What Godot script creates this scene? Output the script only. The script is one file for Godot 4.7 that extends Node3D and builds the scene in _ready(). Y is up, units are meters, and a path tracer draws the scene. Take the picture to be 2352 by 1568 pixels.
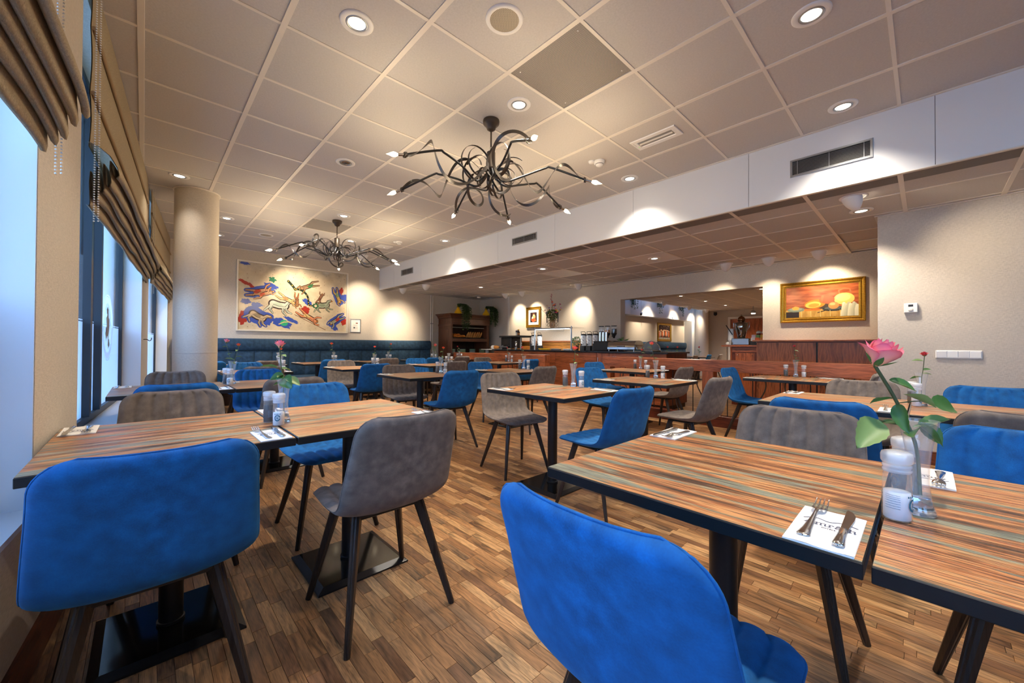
extends Node3D
# A hotel breakfast room: x runs from the window wall into the room, -z runs along the windows, y is up.

const EYE := 1.11
const CEIL := 2.948      # upper ceiling
const LOW := 2.44        # lowered ceiling beyond the bulkhead
const TT := 0.755        # table top height
const BACK := -9.15      # wall with the mural
const RIGHT := 7.3       # wall with the opening
const FRONT := 4.6       # wall behind the camera
var m := {}
var taken := {}
var rng := RandomNumberGenerator.new()
var proto := {}

func _ready() -> void:
	rng.seed = 7
	setup_camera()
	setup_world()
	make_materials()
	build_floor()
	build_ceilings()
	build_walls()
	build_windows()
	build_far_room()
	build_dividers()
	build_booth()
	build_tables()
	build_chairs()
	build_blinds()
	build_ceiling_fittings()
	build_lower_fittings()
	build_chandeliers()
	build_pictures()
	build_wall_fittings()
	build_bread_cabinet()
	build_buffet()
	build_service_counter()
	build_far_room_things()
	build_outside()

func setup_camera() -> void:
	var yaw := deg_to_rad(43.342)
	var pit := deg_to_rad(0.5286)
	var rol := deg_to_rad(0.3153)
	var f := Vector3(sin(yaw) * cos(pit), sin(pit), -cos(yaw) * cos(pit))
	var r := Vector3(cos(yaw), 0, sin(yaw))
	var u := r.cross(f)
	var r2 := r * cos(rol) + u * sin(rol)
	var u2 := u * cos(rol) - r * sin(rol)
	var cam := Camera3D.new()
	cam.name = "camera"
	cam.keep_aspect = Camera3D.KEEP_HEIGHT
	cam.fov = rad_to_deg(2.0 * atan(784.0 / 897.2))
	cam.near = 0.02
	cam.far = 200.0
	add_child(cam)
	cam.transform = Transform3D(Basis(r2, u2, -f), Vector3(0, EYE, 0))
	cam.current = true

func setup_world() -> void:
	var sk := ProceduralSkyMaterial.new()
	sk.sky_top_color = Color(0.48, 0.68, 0.94)
	sk.sky_horizon_color = Color(0.66, 0.82, 0.98)
	sk.ground_bottom_color = Color(0.42, 0.47, 0.52)
	sk.ground_horizon_color = Color(0.66, 0.76, 0.86)
	sk.energy_multiplier = 13.0
	sk.sun_angle_max = 0.0
	var sky := Sky.new()
	sky.sky_material = sk
	var e := Environment.new()
	e.background_mode = Environment.BG_SKY
	e.sky = sky
	e.tonemap_mode = Environment.TONE_MAPPER_LINEAR
	e.tonemap_exposure = 1.06
	e.sdfgi_enabled = true
	e.ssao_enabled = true
	e.ssil_enabled = true
	var w := WorldEnvironment.new()
	w.name = "world"
	w.environment = e
	add_child(w)

# ---------------------------------------------------------------- naming
func numbered(n: String) -> String:
	taken[n] = int(taken.get(n, -1)) + 1
	return n if taken[n] == 0 else "%s_%03d" % [n, taken[n]]

func thing(called: String, label: String, category: String, at := Vector3.ZERO, turn := 0.0, group := "") -> Node3D:
	var o := Node3D.new()
	o.name = numbered(called)
	add_child(o)
	o.position = at
	o.rotation.y = turn
	tag(o, label, category, group)
	return o

func tag(o: Node, label: String, category: String, group := "") -> void:
	if label.split(" ", false).size() > 16:
		print("LONG LABEL ", label)
	o.set_meta("label", label)
	o.set_meta("category", category)
	if group != "":
		o.set_meta("group", group)

func structure(called: String, at := Vector3.ZERO) -> Node3D:
	var o := Node3D.new()
	o.name = numbered(called)
	add_child(o)
	o.position = at
	o.set_meta("kind", "structure")
	return o

func copy_of(p: Node3D, called: String, label: String, at: Vector3, turn := 0.0, group := "") -> Node3D:
	var o: Node3D = p.duplicate()
	o.name = numbered(called)
	add_child(o)
	o.position = at
	o.rotation = Vector3(0, turn, 0)
	o.visible = true
	o.set_meta("label", label)
	if group != "":
		o.set_meta("group", group)
	elif o.has_meta("group"):
		o.remove_meta("group")
	return o

func part(called: String, s: SurfaceTool, mat: Material, parent: Node) -> MeshInstance3D:
	s.generate_normals()
	s.index()
	return part_mesh(called, s.commit(), mat, parent)

func part_mesh(called: String, mesh: Mesh, mat: Material, parent: Node) -> MeshInstance3D:
	var o := MeshInstance3D.new()
	o.name = called if parent != self else numbered(called)
	o.mesh = mesh
	o.material_override = mat
	parent.add_child(o, true)
	return o

# ---------------------------------------------------------------- shapes
func S() -> SurfaceTool:
	var s := SurfaceTool.new()
	s.begin(Mesh.PRIMITIVE_TRIANGLES)
	s.set_smooth_group(-1)
	return s

func mesh_of(s: SurfaceTool) -> ArrayMesh:
	s.generate_normals()
	s.index()
	return s.commit()

# a, b, c, d run counter-clockwise seen from outside
func quad(s: SurfaceTool, a: Vector3, b: Vector3, c: Vector3, d: Vector3, ua := Vector2.ZERO, ub := Vector2(1, 0), uc := Vector2(1, 1), ud := Vector2(0, 1)) -> void:
	s.set_uv(ua); s.add_vertex(a)
	s.set_uv(uc); s.add_vertex(c)
	s.set_uv(ub); s.add_vertex(b)
	s.set_uv(ua); s.add_vertex(a)
	s.set_uv(ud); s.add_vertex(d)
	s.set_uv(uc); s.add_vertex(c)

func tri(s: SurfaceTool, a: Vector3, b: Vector3, c: Vector3) -> void:
	s.set_uv(Vector2(a.x, a.z)); s.add_vertex(a)
	s.set_uv(Vector2(c.x, c.z)); s.add_vertex(c)
	s.set_uv(Vector2(b.x, b.z)); s.add_vertex(b)

# a quad turned so that it faces away from ctr; its texture runs in metres, v along its longer side
func quad_out(s: SurfaceTool, a: Vector3, b: Vector3, c: Vector3, d: Vector3, ctr: Vector3, off := Vector2.ZERO) -> void:
	if (b - a).cross(c - a).dot((a + c) * 0.5 - ctr) < 0.0:
		var t := b
		b = d
		d = t
	var l1 := (b - a).length()
	var l2 := (d - a).length()
	if l2 >= l1:
		quad(s, a, b, c, d, off, off + Vector2(l1, 0), off + Vector2(l1, l2), off + Vector2(0, l2))
	else:
		quad(s, a, b, c, d, off, off + Vector2(0, l1), off + Vector2(l2, l1), off + Vector2(l2, 0))

func hexa(s: SurfaceTool, p: Array, off := Vector2.ZERO) -> void:  # p: bottom 0..3 around, top 4..7 around
	var ctr := Vector3.ZERO
	for q in p:
		ctr += q
	ctr /= 8.0
	quad_out(s, p[0], p[1], p[2], p[3], ctr, off)
	quad_out(s, p[4], p[5], p[6], p[7], ctr, off)
	for i in 4:
		var j := (i + 1) % 4
		quad_out(s, p[i], p[j], p[j + 4], p[i + 4], ctr, off)

func box(s: SurfaceTool, c: Vector3, size: Vector3, bev := 0.0, bs := Basis.IDENTITY, off := Vector2.ZERO) -> void:
	var h := size * 0.5
	var b: float = min(bev, min(h.x, min(h.y, h.z)) * 0.95)
	for a in 3:
		var u := (a + 1) % 3
		var v := (a + 2) % 3
		for sg in [-1.0, 1.0]:
			var p := []
			for k in [[-1, -1], [1, -1], [1, 1], [-1, 1]]:
				var q := Vector3.ZERO
				q[a] = h[a] * sg
				q[u] = (h[u] - b) * k[0]
				q[v] = (h[v] - b) * k[1]
				p.append(c + bs * q)
			quad_out(s, p[0], p[1], p[2], p[3], c, off)
			if b > 0.0:
				for sb in [-1.0, 1.0]:  # the edge shared with face u
					var e := []
					for k in [-1.0, 1.0]:
						var q1 := Vector3.ZERO
						q1[a] = h[a] * sg; q1[u] = (h[u] - b) * sb; q1[v] = (h[v] - b) * k
						var q2 := Vector3.ZERO
						q2[a] = (h[a] - b) * sg; q2[u] = h[u] * sb; q2[v] = (h[v] - b) * k
						e.append(c + bs * q1)
						e.append(c + bs * q2)
					quad_out(s, e[0], e[1], e[3], e[2], c, off)
	if b > 0.0:
		for sx in [-1.0, 1.0]:
			for sy in [-1.0, 1.0]:
				for sz in [-1.0, 1.0]:
					var p1 := c + bs * Vector3(h.x * sx, (h.y - b) * sy, (h.z - b) * sz)
					var p2 := c + bs * Vector3((h.x - b) * sx, h.y * sy, (h.z - b) * sz)
					var p3 := c + bs * Vector3((h.x - b) * sx, (h.y - b) * sy, h.z * sz)
					if (p2 - p1).cross(p3 - p1).dot(p1 - c) > 0.0:
						tri(s, p1, p2, p3)
					else:
						tri(s, p1, p3, p2)

func span(s: SurfaceTool, a: Vector3, b: Vector3, bev := 0.0, off := Vector2.ZERO) -> void:  # a box from corner to corner
	box(s, (a + b) * 0.5, (b - a).abs(), bev, Basis.IDENTITY, off)

# rows of points, each row the same length; faces left of the row direction
func sheet(s: SurfaceTool, rows: Array, flip := false, group := 0) -> void:
	s.set_smooth_group(group)
	var nr := rows.size()
	for i in nr - 1:
		var nc: int = rows[i].size()
		for j in nc - 1:
			var a: Vector3 = rows[i][j]
			var b: Vector3 = rows[i][j + 1]
			var c: Vector3 = rows[i + 1][j + 1]
			var d: Vector3 = rows[i + 1][j]
			var u0 := float(j) / (nc - 1)
			var u1 := float(j + 1) / (nc - 1)
			var v0 := float(i) / (nr - 1)
			var v1 := float(i + 1) / (nr - 1)
			if flip:
				quad(s, a, d, c, b, Vector2(u0, v0), Vector2(u0, v1), Vector2(u1, v1), Vector2(u1, v0))
			else:
				quad(s, a, b, c, d, Vector2(u0, v0), Vector2(u1, v0), Vector2(u1, v1), Vector2(u0, v1))
	s.set_smooth_group(-1)

# profile of (radius, height), listed from bottom to top on the outside
func lathe(s: SurfaceTool, prof: Array, seg := 24, at := Vector3.ZERO, bs := Basis.IDENTITY, crisp := false) -> void:
	for i in prof.size() - 1:
		s.set_smooth_group(i + 1 if crisp else 0)
		for j in seg:
			var a0 := TAU * j / seg
			var a1 := TAU * (j + 1) / seg
			var p: Vector2 = prof[i]
			var q: Vector2 = prof[i + 1]
			var A := at + bs * Vector3(cos(a0) * p.x, p.y, -sin(a0) * p.x)
			var B := at + bs * Vector3(cos(a1) * p.x, p.y, -sin(a1) * p.x)
			var C := at + bs * Vector3(cos(a1) * q.x, q.y, -sin(a1) * q.x)
			var D := at + bs * Vector3(cos(a0) * q.x, q.y, -sin(a0) * q.x)
			var v0 := float(i) / (prof.size() - 1)
			var v1 := float(i + 1) / (prof.size() - 1)
			var u0 := float(j) / seg
			var u1 := float(j + 1) / seg
			if p.x < 1e-6:
				s.set_uv(Vector2(u0, v0)); s.add_vertex(A)
				s.set_uv(Vector2(u0, v1)); s.add_vertex(D)
				s.set_uv(Vector2(u1, v1)); s.add_vertex(C)
			elif q.x < 1e-6:
				s.set_uv(Vector2(u0, v0)); s.add_vertex(A)
				s.set_uv(Vector2(u1, v1)); s.add_vertex(C)
				s.set_uv(Vector2(u1, v0)); s.add_vertex(B)
			else:
				quad(s, A, B, C, D, Vector2(u0, v0), Vector2(u1, v0), Vector2(u1, v1), Vector2(u0, v1))
	s.set_smooth_group(-1)

func basis_y(d: Vector3) -> Basis:  # a basis whose y runs along d
	var y := d.normalized()
	var x := y.cross(Vector3(0, 0, 1))
	if x.length() < 0.05:
		x = y.cross(Vector3(1, 0, 0))
	x = x.normalized()
	return Basis(x, y, x.cross(y))

func rod(s: SurfaceTool, a: Vector3, b: Vector3, r: float, r2 := -1.0, seg := 10) -> void:
	if r2 < 0.0:
		r2 = r
	var l := (b - a).length()
	lathe(s, [Vector2(0, 0), Vector2(r, 0), Vector2(r2, l), Vector2(0, l)], seg, a, basis_y(b - a), true)

func tube(s: SurfaceTool, pts: Array, r, seg := 8) -> void:
	var rows := []
	var n := pts.size()
	var x := Vector3.ZERO
	for i in n:
		var t: Vector3 = (pts[min(i + 1, n - 1)] - pts[max(i - 1, 0)]).normalized()
		if i == 0:
			x = basis_y(t).x
		else:
			x = (x - t * x.dot(t)).normalized()
		var y := t.cross(x)
		var rr: float = r[i] if r is Array else r
		var row := []
		for j in seg + 1:
			var a := TAU * j / seg
			row.append(pts[i] + (x * cos(a) + y * sin(a)) * rr)
		rows.append(row)
	sheet(s, rows)
	for e in [0, n - 1]:
		for j in seg:
			if e == 0:
				tri(s, pts[e], rows[e][j + 1], rows[e][j])
			else:
				tri(s, pts[e], rows[e][j], rows[e][j + 1])

# a flat band along pts; wide[i] is the direction of its width
func ribbon(s: SurfaceTool, pts: Array, wide: Array, w: float, th: float) -> void:
	var rows := []
	var n := pts.size()
	for i in n:
		var t: Vector3 = (pts[min(i + 1, n - 1)] - pts[max(i - 1, 0)]).normalized()
		var x: Vector3 = wide[i]
		x = (x - t * x.dot(t)).normalized()
		var y := t.cross(x)
		var h := w * 0.5
		var k := th * 0.5
		rows.append([pts[i] - x * h - y * k, pts[i] + x * h - y * k, pts[i] + x * h + y * k, pts[i] - x * h + y * k])
	for e in 4:
		var f := (e + 1) % 4
		var rr := []
		for i in n:
			rr.append([rows[i][e], rows[i][f]])
		sheet(s, rr, false, e + 1)
	quad(s, rows[0][3], rows[0][2], rows[0][1], rows[0][0])
	quad(s, rows[n - 1][0], rows[n - 1][1], rows[n - 1][2], rows[n - 1][3])

func smooth_path(ctrl: Array, per := 8) -> Array:
	var out := []
	var n := ctrl.size()
	for i in n - 1:
		var p0: Vector3 = ctrl[max(i - 1, 0)]
		var p1: Vector3 = ctrl[i]
		var p2: Vector3 = ctrl[i + 1]
		var p3: Vector3 = ctrl[min(i + 2, n - 1)]
		for k in per:
			out.append(p1.cubic_interpolate(p2, p0, p3, float(k) / per))
	out.append(ctrl[n - 1])
	return out

# a polygon in the xy plane, pushed from z = 0 to z = depth
func slab_of(s: SurfaceTool, poly: PackedVector2Array, depth: float, xf := Transform3D.IDENTITY) -> void:
	var ids := Geometry2D.triangulate_polygon(poly)
	var up := xf.basis * Vector3(0, 0, 1)
	for i in range(0, ids.size(), 3):
		for side in 2:
			var z := depth if side == 1 else 0.0
			var a := xf * Vector3(poly[ids[i]].x, poly[ids[i]].y, z)
			var b := xf * Vector3(poly[ids[i + 1]].x, poly[ids[i + 1]].y, z)
			var c := xf * Vector3(poly[ids[i + 2]].x, poly[ids[i + 2]].y, z)
			var n := (b - a).cross(c - a)
			if (n.dot(up) > 0) == (side == 1):
				tri(s, a, b, c)
			else:
				tri(s, a, c, b)
	var ctr := Vector2.ZERO
	var cw := Geometry2D.is_polygon_clockwise(poly)
	for i in poly.size():
		var j := (i + 1) % poly.size()
		var p := poly[i]
		var q := poly[j]
		if cw:
			p = poly[j]
			q = poly[i]
		quad(s, xf * Vector3(p.x, p.y, 0), xf * Vector3(q.x, q.y, 0), xf * Vector3(q.x, q.y, depth), xf * Vector3(p.x, p.y, depth))

# a flat picture frame of mitred sticks in the xy plane, front towards +z; prof runs from the outer edge inwards as (inset, height)
func mitred(s: SurfaceTool, w: float, h: float, prof: Array, xf := Transform3D.IDENTITY) -> void:
	for i in prof.size() - 1:
		var p: Vector2 = prof[i]
		var q: Vector2 = prof[i + 1]
		var c0 := []
		var c1 := []
		for k in [[-1, -1], [1, -1], [1, 1], [-1, 1]]:
			c0.append(xf * Vector3((w * 0.5 - p.x) * k[0], (h * 0.5 - p.x) * k[1], p.y))
			c1.append(xf * Vector3((w * 0.5 - q.x) * k[0], (h * 0.5 - q.x) * k[1], q.y))
		for k in 4:
			var j := (k + 1) % 4
			quad(s, c0[k], c0[j], c1[j], c1[k])

# ---------------------------------------------------------------- materials
func c8(r: int, g: int, b: int) -> Color:
	return Color8(r, g, b)

func plain(col: Color, rough := 0.7, metal := 0.0) -> StandardMaterial3D:
	var k := StandardMaterial3D.new()
	k.albedo_color = col
	k.roughness = rough
	k.metallic = metal
	return k

func textured(col: Color, tex: Texture2D, rough := 0.7, scale := Vector3.ONE, tri := true, world := false) -> StandardMaterial3D:
	var k := plain(col, rough)
	k.albedo_texture = tex
	k.uv1_scale = scale
	k.uv1_triplanar = tri
	k.uv1_world_triplanar = world
	return k

func glow(col: Color, e: float) -> StandardMaterial3D:
	var k := plain(col, 0.5)
	k.emission_enabled = true
	k.emission = col
	k.emission_energy_multiplier = e
	return k

func clear(col: Color, alpha: float, rough := 0.03) -> StandardMaterial3D:
	var k := plain(Color(col.r, col.g, col.b, alpha), rough)
	k.transparency = BaseMaterial3D.TRANSPARENCY_ALPHA
	return k

func image_of(w: int, h: int, f: Callable) -> Image:
	var im := Image.create(w, h, false, Image.FORMAT_RGB8)
	for y in h:
		for x in w:
			im.set_pixel(x, y, f.call(x, y))
	return im

func tex_of(im: Image) -> ImageTexture:
	im.generate_mipmaps()
	return ImageTexture.create_from_image(im)

func noise(seed_: int, freq: float, oct := 4, kind := FastNoiseLite.TYPE_SIMPLEX_SMOOTH) -> FastNoiseLite:
	var n := FastNoiseLite.new()
	n.seed = seed_
	n.frequency = freq
	n.noise_type = kind
	n.fractal_octaves = oct
	return n

# noise that wraps round a square of p pixels, by mixing shifted copies at the seams
func wrap_noise(n: FastNoiseLite, x: float, y: float, px: float, py: float) -> float:
	var fx := x / px
	var fy := y / py
	var a: float = lerp(n.get_noise_2d(x, y), n.get_noise_2d(x - px, y), fx)
	var b: float = lerp(n.get_noise_2d(x, y - py), n.get_noise_2d(x - px, y - py), fx)
	return lerp(a, b, fy)

func ramp(stops: Array, t: float) -> Color:
	t = clampf(t, 0.0, 1.0)
	for i in stops.size() - 1:
		if t <= stops[i + 1][0]:
			return (stops[i][1] as Color).lerp(stops[i + 1][1], (t - stops[i][0]) / (stops[i + 1][0] - stops[i][0]))
	return stops[stops.size() - 1][1]

func laminate_image(sd: int) -> Image:  # printed boards of weathered paint: streaks along x
	var n1 := noise(sd, 0.006, 3)
	var n2 := noise(sd + 1, 0.016, 4)
	var n3 := noise(sd + 2, 0.06, 3)
	var n4 := noise(sd + 3, 0.012, 3)
	var stops := [[0.0, c8(58, 44, 38)], [0.2, c8(104, 70, 48)], [0.36, c8(158, 96, 56)], [0.5, c8(196, 128, 76)], [0.62, c8(206, 152, 96)], [0.74, c8(176, 104, 62)], [0.88, c8(140, 88, 60)], [1.0, c8(96, 66, 50)]]
	var cool := c8(122, 140, 128)
	var rows := 6
	var h := 512
	return image_of(512, h, func(x: int, y: int) -> Color:
		var board := int(y * rows / float(h))
		var sh := board * 331.0
		var v := 0.5 + 0.62 * n1.get_noise_2d(x * 0.10 + sh, y * 2.6) + 0.34 * n2.get_noise_2d(x * 0.16 + sh, y * 4.2)
		var col: Color = ramp(stops, v)
		var k := smoothstep(0.08, 0.38, n4.get_noise_2d(x * 0.16 - sh, y * 1.7) + 0.35 * n2.get_noise_2d(x * 0.3 + 900.0, y * 2.0 + sh))
		col = col.lerp(cool, k * 0.85)
		var g := n3.get_noise_2d(x * 0.12 + sh, y * 7.0)
		col = col.lerp(c8(48, 38, 34), clampf((g - 0.12) * 2.4, 0.0, 0.75))
		col = col.lerp(c8(226, 190, 132), clampf((-g - 0.25) * 2.0, 0.0, 0.6))
		if (y * rows) % h < rows:
			col = col.darkened(0.35)
		return col)

func grain_image(w: int, h: int, sd: int, dark: float, fine := 1.0) -> Image:  # grain along y, around white
	var n1 := noise(sd, 0.02, 3)
	var n2 := noise(sd + 1, 0.16 * fine, 3)
	return image_of(w, h, func(x: int, y: int) -> Color:
		var bend := wrap_noise(n1, x * 0.7, y * 0.35, w * 0.7, h * 0.35) * 26.0
		var a := 0.5 + 0.5 * sin((x + bend) * 0.33)
		var b := wrap_noise(n2, x * 1.6, y * 0.05, w * 1.6, h * 0.05)
		var c := wrap_noise(n1, x * 1.0 + 400.0, y * 0.12, w * 1.0, h * 0.12)
		var v := 1.0 - dark * (0.35 * a * (0.4 + 0.6 * absf(c)) + 0.9 * clampf(b, 0.0, 1.0) + 0.3 * clampf(c + 0.2, 0.0, 1.0))
		return Color(v, v * 0.985, v * 0.96))

func blotch_image(p: int, sd: int, freq: float, lo: float, hi: float) -> Image:
	var n1 := noise(sd, freq, 4)
	var n2 := noise(sd + 5, 0.35, 2)
	return image_of(p, p, func(x: int, y: int) -> Color:
		var v: float = 0.5 + 0.75 * wrap_noise(n1, x, y, p, p) + 0.3 * wrap_noise(n2, x, y, p, p)
		v = lerpf(lo, hi, clampf(v, 0.0, 1.0))
		return Color(v, v, v))

func weave_image(p: int, sd: int, amount: float) -> Image:  # fine threads running across
	var n1 := noise(sd, 0.5, 2)
	return image_of(p, p, func(x: int, y: int) -> Color:
		var v: float = 1.0 - amount * (0.5 + wrap_noise(n1, x * 0.12, y * 1.4, p * 0.12, p * 1.4)) - amount * 0.5 * (0.5 + wrap_noise(n1, x * 1.4 + 99.0, y * 0.12, p * 1.4, p * 0.12))
		return Color(v, v, v))

func make_materials() -> void:
	var weave := tex_of(weave_image(192, 3, 0.10))
	var blotch := tex_of(blotch_image(256, 11, 0.022, 0.58, 1.0))
	var grain := tex_of(grain_image(256, 512, 21, 0.55))
	var oak := tex_of(grain_image(256, 512, 31, 0.62, 1.4))
	m.wall = textured(c8(216, 205, 190), weave, 0.85, Vector3(2.2, 2.2, 2.2), true, true)
	m.reveal = plain(c8(226, 228, 230), 0.6)
	m.tile = textured(c8(204, 199, 194), tex_of(blotch_image(128, 41, 0.3, 0.93, 1.0)), 0.9, Vector3(1.7, 1.7, 1.7), true, true)
	m.bar = plain(c8(226, 218, 206), 0.45)
	m.beam = plain(c8(228, 230, 232), 0.33)
	m.groove = plain(c8(120, 116, 112), 0.8)
	m.white = plain(c8(232, 230, 226), 0.4)
	m.offwhite = plain(c8(214, 208, 198), 0.5)
	m.grey = plain(c8(140, 138, 136), 0.5)
	m.dark = plain(c8(34, 34, 36), 0.5)
	m.black = plain(c8(22, 23, 26), 0.38)
	m.frame = plain(c8(40, 48, 56), 0.45)
	m.alu = plain(c8(176, 180, 184), 0.35, 0.85)
	m.steel = plain(c8(214, 214, 212), 0.14, 1.0)
	m.chrome = plain(c8(190, 186, 180), 0.08, 1.0)
	m.bronze = plain(c8(84, 74, 64), 0.42, 0.7)
	m.ribbon = plain(c8(96, 92, 88), 0.34, 0.85)
	m.leg = textured(c8(64, 56, 52), grain, 0.34, Vector3(9, 2, 9), true, false)
	m.leg.metallic = 0.35
	m.plate = plain(c8(64, 62, 60), 0.1, 0.9)
	m.plate_edge = plain(c8(30, 32, 36), 0.3, 0.3)
	m.chip = plain(c8(196, 170, 124), 0.9)
	m.velvet_blue = textured(c8(0, 112, 188), blotch, 0.85, Vector3(2.6, 2.6, 2.6), true, false)
	m.velvet_blue.rim_enabled = true
	m.velvet_blue.rim = 0.7
	m.velvet_blue.rim_tint = 0.75
	m.velvet_brown = textured(c8(140, 127, 118), blotch, 0.9, Vector3(3.1, 3.1, 3.1), true, false)
	m.velvet_brown.rim_enabled = true
	m.velvet_brown.rim = 0.6
	m.velvet_brown.rim_tint = 0.7
	m.booth = textured(c8(46, 82, 112), blotch, 0.9, Vector3(2.0, 2.0, 2.0), true, false)
	m.booth.rim_enabled = true
	m.booth.rim = 0.3
	m.booth.rim_tint = 0.8
	m.laminate = []
	for i in 2:
		var k := plain(Color.WHITE, 0.36)
		k.albedo_texture = tex_of(laminate_image(100 + i * 17))
		m.laminate.append(k)
	m.oak = []
	for t in [[178, 132, 88], [160, 116, 76], [192, 148, 102], [146, 104, 68], [170, 122, 78], [134, 94, 64], [200, 156, 108], [156, 118, 84]]:
		var k := textured(c8(t[0], t[1], t[2]), oak, 0.42, Vector3(3.0, 1.6, 1.0), false)
		m.oak.append(k)
	m.oak_rest = textured(Color.WHITE, oak, 0.42, Vector3(3.0, 1.6, 1.0), false)
	m.oak_rest.vertex_color_use_as_albedo = true
	m.subfloor = plain(c8(92, 66, 44), 0.8)
	m.cherry = textured(c8(190, 108, 66), grain, 0.3, Vector3(2.2, 1.1, 1.0), false)
	m.cherry_pale = textured(c8(196, 116, 68), grain, 0.32, Vector3(2.2, 1.1, 1.0), false)
	m.mahogany = textured(c8(128, 58, 34), grain, 0.34, Vector3(2.2, 1.1, 1.0), false)
	m.walnut = textured(c8(104, 62, 42), grain, 0.42, Vector3(2.4, 1.2, 1.0), false)
	m.walnut_dark = textured(c8(58, 36, 28), grain, 0.6, Vector3(2.4, 1.2, 1.0), false)
	m.skirting = textured(c8(128, 70, 42), grain, 0.4, Vector3(2.0, 1.0, 1.0), false)
	m.blind = textured(c8(206, 186, 152), tex_of(weave_image(128, 77, 0.28)), 0.9, Vector3(9, 9, 9), true, false)
	m.blind.backlight_enabled = true
	m.blind.backlight = Color(0.12, 0.10, 0.07)
	m.blind_rod = plain(c8(150, 128, 96), 0.8)
	m.glass = clear(c8(225, 238, 242), 0.08)
	m.pane = clear(c8(214, 232, 240), 0.12)
	m.frost = clear(c8(226, 236, 242), 0.72, 0.6)
	m.frost.backlight_enabled = true
	m.frost.backlight = Color(0.75, 0.80, 0.84)
	m.frost_print = plain(c8(232, 238, 242), 0.7)
	m.frost_print.backlight_enabled = true
	m.frost_print.backlight = Color(0.9, 0.92, 0.94)
	m.gold = textured(c8(214, 164, 58), tex_of(blotch_image(128, 61, 0.06, 0.6, 1.0)), 0.3, Vector3(6, 6, 6))
	m.gold.metallic = 0.75
	m.paper = plain(c8(240, 238, 234), 0.8)
	m.ink = plain(c8(70, 74, 96), 0.8)
	m.salt = plain(c8(236, 238, 240), 0.9)
	m.pepper = textured(c8(96, 84, 76), blotch, 0.9, Vector3(40, 40, 40))
	m.teal = plain(c8(40, 120, 140), 0.7)
	m.leaf = plain(c8(62, 104, 52), 0.38)
	m.leaf.backlight_enabled = true
	m.leaf.backlight = Color(0.16, 0.28, 0.08)
	m.leaf_pale = plain(c8(120, 146, 84), 0.5)
	m.stem = plain(c8(72, 84, 50), 0.6)
	m.yellow = plain(c8(238, 186, 20), 0.5)
	m.bread = plain(c8(200, 136, 66), 0.8)
	m.croissant = plain(c8(206, 122, 40), 0.55)
	m.counter_top = plain(c8(30, 32, 36), 0.2)
	m.wood_wall = textured(c8(214, 138, 62), grain, 0.4, Vector3(2.0, 1.0, 1.0), false)
	m.blind_chain = plain(c8(226, 222, 214), 0.5)
	m.speaker_grille = textured(c8(196, 188, 172), tex_of(image_of(32, 32, func(x: int, y: int) -> Color:
		var u := fmod(x / 16.0, 1.0) - 0.5
		var v := fmod(y / 16.0, 1.0) - 0.5
		return c8(120, 110, 96) if u * u + v * v < 0.09 else c8(240, 236, 228))), 0.6, Vector3(70, 70, 70))
	m.leaf_small = plain(c8(58, 84, 46), 0.5)
	m.leaf_small.backlight_enabled = true
	m.leaf_small.backlight = Color(0.14, 0.2, 0.08)
	m.amber = clear(c8(176, 132, 80), 0.55, 0.1)
	m.hammered = textured(c8(206, 206, 206), blotch, 0.22, Vector3(18, 18, 18))
	m.hammered.metallic = 0.9
	m.bronze_bright = plain(c8(150, 110, 76), 0.16, 1.0)
	m.frame_cream = plain(c8(226, 218, 204), 0.4, 0.2)
	m.rubber = plain(c8(20, 20, 20), 0.8)
	m.perf = plain(Color.WHITE, 0.6)
	m.perf.albedo_texture = tex_of(image_of(64, 64, func(x: int, y: int) -> Color:
		var u := fmod(x / 16.0 + (0.5 if int(y / 16.0) % 2 == 1 else 0.0), 1.0) - 0.5
		var v := fmod(y / 16.0, 1.0) - 0.5
		return c8(52, 46, 42) if u * u + v * v < 0.15 else c8(182, 174, 166)))
	m.perf.uv1_scale = Vector3(22, 22, 1)
	m.mesh_grille = plain(Color.WHITE, 0.5)
	m.mesh_grille.albedo_texture = tex_of(image_of(32, 32, func(x: int, y: int) -> Color:
		return c8(40, 42, 48) if (x % 16) > 3 and (y % 16) > 4 else c8(128, 128, 132)))

func rose_material(name_: String) -> StandardMaterial3D:
	var k := plain(Color.WHITE, 0.5)
	k.vertex_color_use_as_albedo = true
	k.backlight_enabled = true
	k.backlight = Color(0.3, 0.3, 0.3)
	return k

# ---------------------------------------------------------------- floor and ceilings
const GX := -0.0292      # ceiling grid: lines at GX + 0.6 i across, GZ - 0.6 j along
const GZ := -1.9327
const GS := 0.6

func plank_mesh(w: float, l: float, off: Vector2) -> ArrayMesh:
	var s := S()
	plank(s, Vector3.ZERO, w, l, off)
	return mesh_of(s)

func plank(s: SurfaceTool, c: Vector3, w: float, l: float, off: Vector2) -> void:
	var b := 0.0009
	var hw := w * 0.5
	var hl := l * 0.5
	var lo := -0.004
	var t := [c + Vector3(-hw + b, 0, hl - b), c + Vector3(hw - b, 0, hl - b), c + Vector3(hw - b, 0, -hl + b), c + Vector3(-hw + b, 0, -hl + b)]
	var o := [c + Vector3(-hw, lo, hl), c + Vector3(hw, lo, hl), c + Vector3(hw, lo, -hl), c + Vector3(-hw, lo, -hl)]
	quad(s, t[0], t[1], t[2], t[3], off, off + Vector2(w, 0), off + Vector2(w, l), off + Vector2(0, l))
	for i in 4:
		var j := (i + 1) % 4
		quad(s, o[i], o[j], t[j], t[i], off, off, off, off)

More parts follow.
